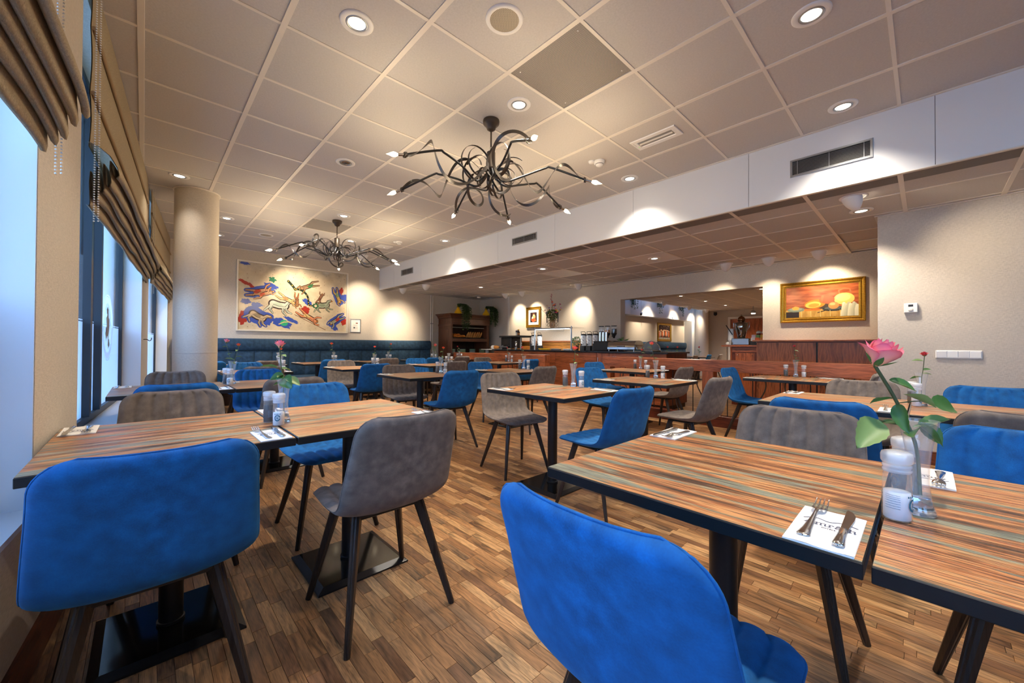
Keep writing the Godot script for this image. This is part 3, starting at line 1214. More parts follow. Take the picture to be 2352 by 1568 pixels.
func make_fork() -> Node3D:
	var t := Node3D.new()
	var s := S()
	cutlery_strip(s, [[0.087, 0.001, 0.003, 0.001], [0.086, 0.008, 0.003, 0.0018], [0.080, 0.011, 0.003, 0.002], [0.05, 0.008, 0.0035, 0.002], [0.0, 0.0048, 0.006, 0.002], [-0.035, 0.0032, 0.010, 0.0018], [-0.052, 0.0036, 0.0115, 0.0016], [-0.058, 0.009, 0.0105, 0.0013], [-0.066, 0.0122, 0.008, 0.0011], [-0.077, 0.0128, 0.0062, 0.001], [-0.0775, 0.001, 0.0062, 0.0005]])
	part("handle", s, m.steel, t)
	for i in 4:
		s = S()
		var x := (i - 1.5) * 0.0072
		tube(s, [Vector3(x, 0.0062, -0.075), Vector3(x, 0.006, -0.09), Vector3(x * 0.98, 0.009, -0.105), Vector3(x * 0.96, 0.015, -0.121)], [0.0019, 0.0018, 0.0015, 0.0008], 6)
		part("tine", s, m.steel, t)
	return t

func make_knife() -> Node3D:
	var t := Node3D.new()
	var s := S()
	cutlery_strip(s, [[0.085, 0.001, 0.005, 0.001], [0.083, 0.008, 0.005, 0.004], [0.075, 0.0095, 0.005, 0.0045], [0.04, 0.0072, 0.005, 0.004], [0.0, 0.006, 0.005, 0.0034], [-0.008, 0.001, 0.005, 0.001]])
	part("handle", s, m.steel, t)
	s = S()
	var poly := PackedVector2Array([Vector2(-0.005, 0.004), Vector2(0.006, 0.004), Vector2(0.0075, -0.02), Vector2(0.0105, -0.06), Vector2(0.0105, -0.085), Vector2(0.004, -0.108), Vector2(-0.004, -0.115), Vector2(-0.006, -0.108), Vector2(-0.0055, -0.05)])
	slab_of(s, poly, 0.0016, Transform3D(Basis(Vector3.RIGHT, Vector3(0, 0, 1), Vector3(0, -1, 0)), Vector3(0, 0.006, 0)))
	part("blade", s, m.steel, t)
	return t

func make_napkin() -> Node3D:
	var t := Node3D.new()
	for k in 2:
		var s := S()
		var rows := []
		for i in 9:
			var row := []
			for j in 7:
				var u := j / 6.0 - 0.5
				var v := i / 8.0 - 0.5
				row.append(Vector3(u * (0.102 - 0.001 * k), 0.0018 + 0.0018 * k + 0.0007 * sin(u * 9.0 + v * 5.0 + k), v * (0.204 - 0.002 * k)))
			rows.append(row)
		sheet(s, rows, true)
		span(s, Vector3(-0.0505, 0.0002 + 0.0016 * k, -0.1015), Vector3(0.0505, 0.0014 + 0.0016 * k, 0.1015))
		part("fold", s, m.paper, t)
	return t

func napkin_print(n: Node3D) -> void:
	for row in [["Amrâth", 0.0002, 0.022, 0.0, -0.012], ["HOTELS", 0.0002, 0.0055, 0.0, 0.006]]:
		var tm := TextMesh.new()
		tm.text = row[0]
		var ft := SystemFont.new()
		ft.font_names = PackedStringArray(["Droid Serif"])
		ft.font_italic = row[0] == "Amrâth"
		tm.font = ft
		tm.font_size = 32
		tm.pixel_size = row[2] / 32.0
		tm.depth = 0.0004
		tm.material = m.ink
		var o := MeshInstance3D.new()
		o.name = "print"
		o.mesh = tm
		n.add_child(o, true)
		o.transform = Transform3D(Basis(Vector3.RIGHT, Vector3(0, 0, -1), Vector3(0, 1, 0)), Vector3(0.004, 0.0047, row[4]))
	var s := S()
	tube(s, smooth_path([Vector3(-0.04, 0.0047, -0.026), Vector3(-0.02, 0.0047, -0.040), Vector3(0.0, 0.0047, -0.032), Vector3(0.02, 0.0047, -0.042), Vector3(0.044, 0.0047, -0.034)], 6), 0.0006, 4)
	part("flourish", s, m.ink, n)

func make_vase() -> Node3D:
	var t := Node3D.new()
	var s := S()
	var prof := [Vector2(0.0, 0.001), Vector2(0.027, 0.001), Vector2(0.029, 0.005), Vector2(0.026, 0.012), Vector2(0.0205, 0.035), Vector2(0.017, 0.07), Vector2(0.0175, 0.10), Vector2(0.021, 0.14), Vector2(0.027, 0.175), Vector2(0.0325, 0.198), Vector2(0.0330, 0.200), Vector2(0.0318, 0.200), Vector2(0.0255, 0.172), Vector2(0.0195, 0.14), Vector2(0.016, 0.10), Vector2(0.0155, 0.07), Vector2(0.0185, 0.04), Vector2(0.0, 0.036)]
	lathe(s, prof, 28)
	part("glass", s, m.glass, t)
	s = S()
	lathe(s, [Vector2(0.0, 0.002), Vector2(0.0265, 0.003), Vector2(0.0275, 0.006), Vector2(0.024, 0.014), Vector2(0.019, 0.034), Vector2(0.0, 0.034)], 24)
	part("foot", s, m.glass_solid, t)
	return t

func make_shaker(kind: String) -> Node3D:
	var t := Node3D.new()
	var s := S()
	lathe(s, [Vector2(0.0, 0.0008), Vector2(0.021, 0.0008), Vector2(0.0235, 0.004), Vector2(0.0235, 0.045), Vector2(0.0225, 0.07), Vector2(0.0218, 0.094), Vector2(0.0205, 0.098), Vector2(0.0205, 0.104)], 28)
	part("bottle", s, m.glass, t)
	s = S()
	var top := 0.058 if kind == "salt" else 0.078
	lathe(s, [Vector2(0.0, 0.003), Vector2(0.0212, 0.004), Vector2(0.0215, 0.045), Vector2(0.0208, top), Vector2(0.0, top + 0.003)], 24)
	part("filling", s, m.salt if kind == "salt" else m.pepper, t)
	s = S()
	lathe(s, [Vector2(0.0218, 0.098), Vector2(0.0232, 0.101), Vector2(0.0232, 0.104), Vector2(0.0215, 0.106), Vector2(0.0232, 0.109), Vector2(0.0228, 0.113), Vector2(0.0205, 0.115), Vector2(0.0, 0.115)], 24)
	part("collar", s, m.cap, t)
	s = S()
	lathe(s, [Vector2(0.0, 0.114), Vector2(0.0220, 0.115), Vector2(0.0252, 0.120), Vector2(0.0255, 0.132), Vector2(0.0235, 0.138), Vector2(0.016, 0.1405), Vector2(0.0, 0.141)], 24)
	part("cap", s, m.cap, t)
	s = S()
	lathe(s, [Vector2(0.0, 0.113), Vector2(0.015, 0.114), Vector2(0.015, 0.134), Vector2(0.0, 0.135)], 16)
	part("grinder", s, m.salt, t)
	s = S()
	lathe(s, [Vector2(0.0237, 0.012), Vector2(0.0237, 0.045), Vector2(0.0227, 0.07)], 28)
	part("label_print", s, m["label_" + kind], t)
	return t

func label_texture(kind: String) -> ImageTexture:
	var w := 256
	var h := 96
	var im := Image.create(w, h, false, Image.FORMAT_RGBA8)
	im.fill(Color(1, 1, 1, 0.0))
	var ink := c8(38, 104, 128) if kind == "salt" else c8(44, 56, 70)
	for y in h:
		for x in w:
			for cx in [64, 192]:
				var dx := float(x - cx)
				var dy := float(y - 34)
				var r := sqrt(dx * dx + dy * dy)
				if r > 13.0 and r < 20.0 and not (dx > 0.0 and absf(dy) < 4.0):
					im.set_pixel(x, y, ink)
				elif r < 8.0 and fmod(absf(dx + dy), 5.0) < 2.5:
					im.set_pixel(x, y, ink)
				if y > 58 and y < 66 and absf(dx) < 24.0 and fmod(absf(dx), 9.0) < 5.0:
					im.set_pixel(x, y, ink)
			if x > 104 and x < 148 and y > 16 and y < 70 and y % 7 < 2 and (x * 7 + y * 3) % 11 < 8:
				im.set_pixel(x, y, c8(80, 110, 140))
			if x > 4 and x < 24 and y > 30 and y < 76 and y % 5 < 3:
				im.set_pixel(x, y, c8(60, 66, 80))
	return ImageTexture.create_from_image(im)

func build_tables() -> void:
	m.glass_solid = plain(Color(0.93, 0.97, 1.0, 0.0), 0.02)
	m.glass_solid.refraction_enabled = true
	m.glass_solid.refraction_scale = 0.05
	m.cap = clear(c8(232, 236, 240), 0.45, 0.15)
	for kind in ["salt", "pepper"]:
		var k := plain(Color.WHITE, 0.6)
		k.albedo_texture = label_texture(kind)
		k.transparency = BaseMaterial3D.TRANSPARENCY_ALPHA_SCISSOR
		k.alpha_scissor_threshold = 0.5
		m["label_" + kind] = k
	proto.fork = make_fork()
	proto.knife = make_knife()
	proto.napkin = make_napkin()
	proto.vase = make_vase()
	proto.salt = make_shaker("salt")
	proto.pepper = make_shaker("pepper")
	proto.rose = []
	var widths := {}
	var no := 0
	for id in TABLES:
		var d: Array = TABLES[id]
		var key := "%.2f_%d" % [d[3], no % 2]
		no += 1
		if not widths.has(key):
			widths[key] = make_table(d[3], no % 2)
		var turn := -PI / 2.0 if d[2] else 0.0
		var o := copy_of(widths[key], "dining_table", "striped wood pedestal table, " + d[4], Vector3(d[0], 0, d[1]), turn, "dining tables")
		o.set_meta("category", "table")
		var xf := Transform3D(Basis(Vector3.UP, turn), Vector3(d[0], TT, d[1]))
		for side in 2:
			var st := Transform3D(Basis(Vector3.UP, PI * side), Vector3.ZERO)
			var where: String = ("near" if side == 0 else "far") + " side of " + d[4]
			var hx: float = d[3] * 0.5 - 0.062
			var q := xf * st * Transform3D(Basis.IDENTITY, Vector3(hx, 0.0, 0.297))
			lay(q, turn + PI * side, where, id in ["A1", "B1", "B2", "A2", "E1"])
	# vases with salt and pepper: at the seam of a pair, else at the right-hand edge
	var sets := []
	for id in ["C", "G", "P", "D", "H", "R", "D2", "F", "T", "L", "M", "N", "Q", "S", "V"]:
		var d: Array = TABLES[id]
		sets.append([id, Vector3(d[0] + 0.305, TT, d[1] - 0.03), Vector3(d[0] + 0.318, TT, d[1] - 0.13), Vector3(d[0] + 0.318, TT, d[1] + 0.045), d[4]])
	sets.append(["A", Vector3(0.468, TT, -2.005), Vector3(0.418, TT, -2.045), Vector3(0.432, TT, -1.935), "the nearest window pair of tables"])
	sets.append(["K", Vector3(0.575, TT, -4.20), Vector3(0.53, TT, -4.22), Vector3(0.545, TT, -4.115), "the second window pair of tables"])
	sets.append(["B", Vector3(1.208, TT, -0.012), Vector3(1.325, TT, -0.035), Vector3(1.137, TT, -0.042), "the big front pair of tables"])
	sets.append(["E", Vector3(3.45, TT, -0.02), Vector3(3.52, TT, -0.06), Vector3(3.386, TT, -0.040), "the pair of tables behind the front one"])
	for q in sets:
		var v := copy_of(proto.vase, "bud_vase", "flared clear glass bud vase on " + q[4], q[1], 0.0, "bud vases")
		v.set_meta("category", "vase")
		v = copy_of(proto.pepper, "pepper_grinder", "glass pepper grinder with dark peppercorns on " + q[4], q[2], rng.randf() * TAU, "pepper grinders")
		v.set_meta("category", "pepper grinder")
		v = copy_of(proto.salt, "salt_grinder", "glass salt grinder with white salt on " + q[4], q[3], -0.8 + rng.randf() * 0.6, "salt grinders")
		v.set_meta("category", "salt grinder")
		if q[0] == "B":
			wrap_text(v, "100 g e", 0.0072, 0.0245, 0.02, PI * 0.62)
	build_roses(sets)
	for k in ["fork", "knife", "napkin", "vase", "salt", "pepper"]:
		proto[k].free()
	for k in widths:
		widths[k].free()

func wrap_text(o: Node3D, text: String, size: float, r: float, y: float, ang: float) -> void:
	var tm := TextMesh.new()
	tm.text = text
	tm.font_size = 24
	tm.pixel_size = size / 24.0
	tm.depth = 0.0003
	var ar := tm.get_mesh_arrays()
	var v: PackedVector3Array = ar[Mesh.ARRAY_VERTEX]
	var nn: PackedVector3Array = ar[Mesh.ARRAY_NORMAL]
	for i in v.size():
		var a := ang + v[i].x / r
		v[i] = Vector3(sin(a) * (r + v[i].z), y + v[i].y, cos(a) * (r + v[i].z))
		nn[i] = Vector3(sin(a), 0, cos(a))
	ar[Mesh.ARRAY_VERTEX] = v
	ar[Mesh.ARRAY_NORMAL] = nn
	ar[Mesh.ARRAY_TANGENT] = null
	var am := ArrayMesh.new()
	am.add_surface_from_arrays(Mesh.PRIMITIVE_TRIANGLES, ar)
	part_mesh("weight_print", am, m.teal, o)

func lay(q: Transform3D, turn: float, where: String, printed: bool) -> void:
	var n := copy_of(proto.napkin, "napkin", "folded white paper napkin, " + where, q.origin, turn, "paper napkins")
	n.set_meta("category", "napkin")
	if printed:
		napkin_print(n)
	var jit := rng.randf_range(-0.06, 0.06)
	var f := q * Transform3D(Basis(Vector3.UP, jit), Vector3(-0.024, 0.0035, -0.012))
	var o := copy_of(proto.fork, "fork", "steel fork on the napkin, " + where, f.origin, turn + jit, "table forks")
	o.set_meta("category", "fork")
	jit = rng.randf_range(-0.06, 0.06) - 0.03
	f = q * Transform3D(Basis(Vector3.UP, jit), Vector3(0.026, 0.0035, -0.004))
	o = copy_of(proto.knife, "knife", "steel knife on the napkin, " + where, f.origin, turn + jit, "table knives")
	o.set_meta("category", "knife")

# ---------------------------------------------------------------- roses
func petal_mesh(R: float, H: float, wide: float, flare: float, droop: float, inner: Color, outer: Color, edge: Color, wob: float) -> ArrayMesh:
	var s := S()
	var nu := 9
	var nv := 9
	var rows := []
	var cols := []
	for i in nv:
		var t := float(i) / (nv - 1)
		var row := []
		var crow := []
		for j in nu:
			var a := float(j) / (nu - 1) * 2.0 - 1.0
			var w := wide * pow(sin(PI * (0.10 + 0.78 * t)), 0.7)
			var tip := 1.0 - 0.20 * a * a * t * t + 0.10 * (1.0 - absf(a)) * t * t
			var tt := t * tip
			var r := R * (0.16 + 0.84 * pow(sin(minf(tt, 1.0) * PI * 0.5), 0.75)) + flare * pow(tt, 3.5) + wob * sin(a * 3.0 + t * 4.0) * t
			var y := H * tt - droop * pow(tt, 4.0) - 0.05 * H * a * a * t
			var th := a * w
			row.append(Vector3(sin(th) * r, y, cos(th) * r))
			var cc := inner.lerp(outer, smoothstep(0.2, 0.85, t))
			cc = cc.lerp(edge, clampf(pow(absf(a), 5.0) + pow(t, 8.0), 0.0, 1.0) * 0.75)
			crow.append(cc.srgb_to_linear())
		rows.append(row)
		cols.append(crow)
	s.set_smooth_group(0)
	for i in nv - 1:
		for j in nu - 1:
			for q in [[0, 0], [1, 1], [0, 1], [0, 0], [1, 0], [1, 1]]:
				s.set_color(cols[i + q[0]][j + q[1]])
				s.set_uv(Vector2(j + q[1], i + q[0]) / 8.0)
				s.add_vertex(rows[i + q[0]][j + q[1]])
	return mesh_of(s)

func leaf_mesh(l: float, w: float, cup: float, bend: float) -> ArrayMesh:
	# lies along +z from the origin, face up, edges lifted by cup and the tip dropping by bend
	var s := S()
	var n := 12
	var rows := []
	for i in n + 1:
		var t := float(i) / n
		var row := []
		for j in 7:
			var a := (j - 3) / 3.0
			var hw := w * 0.5 * pow(sin(PI * pow(t, 0.72)), 0.8) * (1.0 + 0.045 * sin(t * 40.0) * absf(a))
			row.append(Vector3(a * hw, cup * a * a * w * sin(PI * t) - bend * t * t * l + 0.004 * sin(t * 9.0 + a * 2.0), t * l * (1.0 - 0.02 * absf(a))))
		rows.append(row)
	sheet(s, rows, true)
	return mesh_of(s)

func bloom_into(o: Node3D, at: Vector3, tilt: Basis, size: float, pal: Array, count: int) -> void:
	var key := "bloom_%s_%d" % [str(pal), count]
	if not m.has(key):
		var list := []
		for i in count:
			var f := float(i) / (count - 1)
			list.append(petal_mesh(lerpf(0.20, 0.86, pow(f, 0.8)), lerpf(1.62, 1.42, f), lerpf(1.6, 1.05, f), lerpf(0.0, 0.46, pow(f, 3.0)), lerpf(0.0, 0.34, pow(f, 4.0)), (pal[0] as Color).lerp(pal[1], f * 0.6), (pal[1] as Color).lerp(pal[2], f), pal[3], 0.05 * f))
		m[key] = list
	if not m.has("petal"):
		m.petal = rose_material("petal")
	var ang := 0.0
	for i in count:
		var p := part_mesh("petal", m[key][i], m.petal, o)
		ang += 2.3
		p.transform = Transform3D(tilt * Basis(Vector3.UP, ang) * Basis.from_scale(Vector3.ONE * size), at)
	var lf := "sepal_mesh"
	if not m.has(lf):
		m[lf] = leaf_mesh(1.1, 0.35, 0.25, -0.25)
	for i in 5:
		var p := part_mesh("sepal", m[lf], m.leaf, o)
		p.transform = Transform3D(tilt * Basis(Vector3.UP, TAU * i / 5.0) * Basis(Vector3.RIGHT, -0.45) * Basis.from_scale(Vector3.ONE * size), at + tilt * Vector3(0, -0.06 * size, 0))

func leaf_at(o: Node3D, from: Vector3, to: Vector3, wide: float, mat: Material, roll := 0.0, bend := 0.15) -> void:
	var key := "leaf_%.2f" % bend
	if not m.has(key):
		m[key] = leaf_mesh(1.0, 0.62, 0.22, bend)
	var d := to - from
	var z := d.normalized()
	var x := Vector3.UP.cross(z).normalized()
	if x.length() < 0.1:
		x = Vector3.RIGHT
	var b := Basis(x, z.cross(x), z) * Basis(Vector3(0, 0, 1), roll)
	var p := part_mesh("leaf", m[key], mat, o)
	p.transform = Transform3D(b * Basis.from_scale(Vector3(wide / 0.62, d.length(), d.length())), from)

func build_roses(sets: Array) -> void:
	var pink := [c8(255, 186, 140), c8(253, 170, 150), c8(248, 142, 156), c8(236, 84, 124)]
	var coral := [c8(250, 140, 84), c8(248, 124, 90), c8(242, 96, 92), c8(226, 60, 76)]
	var red := [c8(196, 40, 44), c8(206, 44, 52), c8(224, 84, 84), c8(180, 20, 40)]
	var orange := [c8(250, 130, 50), c8(246, 112, 54), c8(236, 84, 52), c8(224, 52, 46)]
	var F := Vector3(sin(deg_to_rad(43.342)), 0, -cos(deg_to_rad(43.342)))
	var R := Vector3(cos(deg_to_rad(43.342)), 0, sin(deg_to_rad(43.342)))
	var pos := {}
	var words := {}
	for q in sets:
		pos[q[0]] = q[1]
		words[q[0]] = q[4]
	# [set, lean to the right of the picture, lean away, stem height, bloom size, palette, petals, words]
	var list := [
		["A", -0.035, 0.02, 0.335, 0.030, pink, 16, "pink and orange rose"],
		["K", -0.06, 0.0, 0.36, 0.030, pink, 12, "pink rose"], ["K", 0.03, 0.03, 0.33, 0.024, orange, 12, "orange rose"],
		["C", 0.012, 0.0, 0.31, 0.032, coral, 14, "coral rose"], ["G", -0.08, 0.0, 0.33, 0.032, coral, 12, "coral rose"], ["G", 0.03, 0.0, 0.30, 0.026, orange, 12, "orange rose"],
		["P", 0.0, 0.0, 0.30, 0.026, coral, 10, "coral rose"], ["D", -0.05, 0.0, 0.36, 0.034, coral, 12, "coral rose"],
		["H", -0.03, 0.0, 0.30, 0.030, coral, 12, "coral rose"], ["D2", 0.02, 0.0, 0.28, 0.024, red, 10, "red rose"],
		["F", -0.018, 0.0, 0.345, 0.024, red, 12, "red rose"], ["T", -0.04, 0.0, 0.28, 0.026, red, 10, "red rose"],
		["L", 0.0, 0.0, 0.27, 0.024, orange, 10, "orange rose"], ["N", -0.05, 0.0, 0.34, 0.038, orange, 10, "orange rose"],
		["Q", 0.06, 0.0, 0.34, 0.036, coral, 10, "coral rose"], ["S", 0.02, 0.0, 0.33, 0.028, coral, 10, "coral rose"], ["V", -0.04, 0.0, 0.30, 0.026, red, 10, "red rose"],
		["E", 0.02, 0.0, 0.30, 0.024, red, 12, "red rose"],
	]
	for q in list:
		var base: Vector3 = pos[q[0]]
		var o := thing("rose", q[7] + " in the vase on " + words[q[0]], "rose", base, 0.0, "cut roses")
		var head: Vector3 = R * q[1] + F * q[2] + Vector3(0, q[3], 0)
		var pts := smooth_path([Vector3(0, 0.042, 0), R * q[1] * 0.1 + Vector3(0, 0.16, 0), R * q[1] * 0.55 + F * q[2] * 0.5 + Vector3(0, q[3] * 0.72, 0), head], 5)
		var s := S()
		tube(s, pts, 0.0022, 6)
		part("stem", s, m.stem, o)
		var tl := Basis(F, -q[1] * 4.0)
		bloom_into(o, head, tl, q[4] * 0.72, q[5], q[6])
		var sd := rng.randi()
		for k in 4:
			var f: Vector3 = pts[int(lerp(6.0, 13.0, k / 3.0))]
			var a := rng.randf() * TAU
			var dir := Vector3(cos(a), rng.randf_range(-0.3, 0.5), sin(a))
			leaf_at(o, f, f + dir * rng.randf_range(0.035, 0.06), rng.randf_range(0.022, 0.034), m.leaf if k % 2 == 0 else m.leaf_pale, rng.randf_range(-0.5, 0.5))
		if q[0] == "A":
			var at := func(r: float, y: float, fw: float) -> Vector3: return R * r + F * fw + Vector3(0, y, 0)
			leaf_at(o, at.call(-0.03, 0.245, 0.0), at.call(-0.105, 0.262, -0.01), 0.036, m.leaf)
			leaf_at(o, at.call(0.0, 0.205, 0.0), at.call(0.05, 0.16, -0.04), 0.062, m.leaf, 0.9)
			leaf_at(o, at.call(0.0, 0.21, 0.0), at.call(-0.05, 0.20, -0.03), 0.05, m.leaf, -0.7)
			leaf_at(o, at.call(0.01, 0.20, 0.0), at.call(0.075, 0.172, 0.0), 0.045, m.leaf_pale, 0.5)
	# the big pink rose on the front pair of tables
	var base: Vector3 = pos["B"]
	var o := thing("rose", "large pink and peach rose leaning left above the big front tables", "rose", base, 0.0, "cut roses")
	var P := func(u: float, v: float, fw := 0.0) -> Vector3:  # right and up of the vase axis, in metres
		return R * u + F * fw + Vector3(0, v, 0)
	var head: Vector3 = P.call(-0.092, 0.315)
	var pts := smooth_path([P.call(0.004, 0.04), P.call(-0.004, 0.14), P.call(-0.03, 0.205), P.call(-0.055, 0.255), head], 6)
	var s := S()
	tube(s, pts, 0.0033, 8)
	part("stem", s, m.stem, o)
	bloom_into(o, head, Basis(F, 0.30) * Basis(R, 0.25), 0.034, pink, 18)
	for q in [[-0.062, 0.285, 0.0, -0.02, 0.265, -0.02, 0.030, 0.5, 0], [-0.03, 0.255, 0.0, 0.03, 0.232, -0.01, 0.030, -0.2, 1], [0.03, 0.235, 0.0, 0.098, 0.222, 0.01, 0.044, 0.9, 0],
		[-0.055, 0.245, 0.0, -0.105, 0.238, 0.0, 0.018, 0.2, 0], [-0.045, 0.235, 0.0, -0.052, 0.175, -0.03, 0.028, 0.9, 0], [-0.03, 0.19, 0.0, -0.085, 0.196, 0.0, 0.018, 0.0, 1], [-0.085, 0.20, 0.0, -0.155, 0.148, -0.03, 0.054, -0.7, 1],
		[0.0, 0.185, 0.0, 0.085, 0.205, 0.01, 0.024, 0.5, 1], [-0.004, 0.18, 0.0, -0.045, 0.172, -0.03, 0.032, 0.6, 0], [0.005, 0.19, 0.0, 0.035, 0.152, -0.02, 0.036, 1.0, 0], [0.0, 0.19, 0.0, 0.01, 0.155, -0.045, 0.03, -0.8, 0], [-0.012, 0.185, 0.0, 0.006, 0.19, -0.02, 0.016, 0.2, 1]]:
		leaf_at(o, P.call(q[0], q[1], q[2]), P.call(q[3], q[4], q[5]), q[6], m.leaf if q[8] == 0 else m.leaf_pale, q[7], 0.08)
	for q in [[Vector3(-0.045, 0.235, 0), Vector3(0.0, 0.24, 0), Vector3(0.03, 0.235, 0)], [Vector3(-0.02, 0.188, 0), Vector3(-0.06, 0.192, 0), Vector3(-0.085, 0.20, 0)]]:
		s = S()
		var w := []
		for v in q:
			w.append(P.call(v.x, v.y))
		tube(s, smooth_path(w, 4), 0.0012, 5)
		part("twig", s, m.stem, o)

# ---------------------------------------------------------------- chairs
var spine := []      # points (z, y) along the shell, with the running length
func shell_spine() -> void:
	var ctrl := [Vector3(0, 0.446, -0.238), Vector3(0, 0.466, -0.20), Vector3(0, 0.466, -0.08), Vector3(0, 0.456, 0.05), Vector3(0, 0.462, 0.135), Vector3(0, 0.505, 0.188), Vector3(0, 0.585, 0.215), Vector3(0, 0.70, 0.243), Vector3(0, 0.842, 0.290)]
	var p := smooth_path(ctrl, 12)
	var run := 0.0
	for i in p.size():
		if i > 0:
			run += (p[i] - p[i - 1]).length()
		spine.append([p[i], run])

func spine_at(d: float) -> Array:
	var n := spine.size()
	for i in n - 1:
		if d <= spine[i + 1][1] or i == n - 2:
			var f: float = (d - spine[i][1]) / (spine[i + 1][1] - spine[i][1])
			var a: Vector3 = spine[max(i - 1, 0)][0]
			var b: Vector3 = spine[i][0]
			var c: Vector3 = spine[i + 1][0]
			var e: Vector3 = spine[min(i + 2, n - 1)][0]
			var t := (c - a).normalized().lerp((e - b).normalized(), f).normalized()
			return [b.lerp(c, f), Vector3(0, t.z, -t.y)]
	return []

func shell_point(d: float, u: float, front: bool) -> Vector3:
	var len: float = spine[spine.size() - 1][1]
	var q := spine_at(d)
	var f := d / len
	var W: float = lerpf(0.215, 0.236, smoothstep(0.0, 0.45, f)) if f < 0.5 else lerpf(0.236, 0.214, smoothstep(0.5, 1.0, f))
	var rc := 0.075
	var de: float = min(d, len - d)
	if de < rc:
		W -= rc - sqrt(rc * rc - (rc - de) * (rc - de))
	var T := 0.027
	var ends := 1.0
	if de < T:
		ends = sqrt(max(0.0, 1.0 - pow(1.0 - de / T, 2.0)))
	var au := absf(u)
	var e: float = sqrt(max(0.0, 1.0 - pow(au, 9.0))) * ends
	var bow := exp(-pow((f - 0.48) / 0.2, 2.0)) * 0.030 + 0.016 * smoothstep(0.5, 0.7, f)
	var off := bow * pow(au, 2.4)
	if front:
		var chan := absf(sin(PI * 3.5 * (u + 1.0)))
		off += e * (T * 0.62 + 0.013 * (pow(chan, 0.38) - 1.0) * smoothstep(0.0, 0.03, de))
	else:
		off -= e * T * 0.75
	return q[0] + Vector3(W * u, 0, 0) + q[1] * off

func shell_mesh(d0: float, d1: float) -> ArrayMesh:
	var us := []
	var n := 42
	for i in n + 1:
		us.append(-1.0 + 2.0 * i / n)
	us.insert(1, -0.985); us.insert(1, -0.997)
	us.insert(us.size() - 1, 0.985); us.insert(us.size() - 1, 0.997)
	var len: float = spine[spine.size() - 1][1]
	var ds := []
	for v in [0.0, 0.001, 0.004, 0.009, 0.016, 0.026, 0.036, 0.048, 0.060, 0.075]:
		ds.append(v)
		ds.append(len - v)
	for i in range(1, 28):
		ds.append(0.075 + (len - 0.15) * i / 28.0)
	ds.append(d0)
	ds.append(d1)
	ds.sort()
	var use := []
	for v in ds:
		if v >= d0 - 1e-6 and v <= d1 + 1e-6 and (use.is_empty() or v - use[use.size() - 1] > 1e-5):
			use.append(v)
	var s := S()
	s.set_smooth_group(0)
	for front in [true, false]:
		var pts := []
		var nor := []
		for d in use:
			var row := []
			var nrow := []
			for u in us:
				row.append(shell_point(d, u, front))
				var h := 0.002
				var da: float = max(d - h, 0.0)
				var db: float = min(d + h, len)
				var ua: float = max(u - 0.01, -1.0)
				var ub: float = min(u + 0.01, 1.0)
				var td := shell_point(db, u, front) - shell_point(da, u, front)
				var tu := shell_point(d, ub, front) - shell_point(d, ua, front)
				var nn := td.cross(tu)
				if not front:
					nn = -nn
				nn = nn.normalized()
				if absf(u) > 0.9999 or d < 1e-6 or d > len - 1e-6:
					var out := Vector3(signf(u) if absf(u) > 0.9999 else 0.0, 0, 0)
					var q := spine_at(d)
					var tang: Vector3 = Vector3(0, -q[1].z, q[1].y)
					if d < 1e-6:
						out -= tang
					if d > len - 1e-6:
						out += tang
					nn = out.normalized()
				nrow.append(nn)
			pts.append(row)
			nor.append(nrow)
		for i in use.size() - 1:
			for j in us.size() - 1:
				var order := [[0, 0], [0, 1], [1, 1], [0, 0], [1, 1], [1, 0]] if front else [[0, 0], [1, 1], [0, 1], [0, 0], [1, 0], [1, 1]]
				for k in order:
					s.set_normal(nor[i + k[0]][j + k[1]])
					s.set_uv(Vector2(us[j + k[1]], use[i + k[0]]))
					s.add_vertex(pts[i + k[0]][j + k[1]])
	s.index()
	return s.commit()

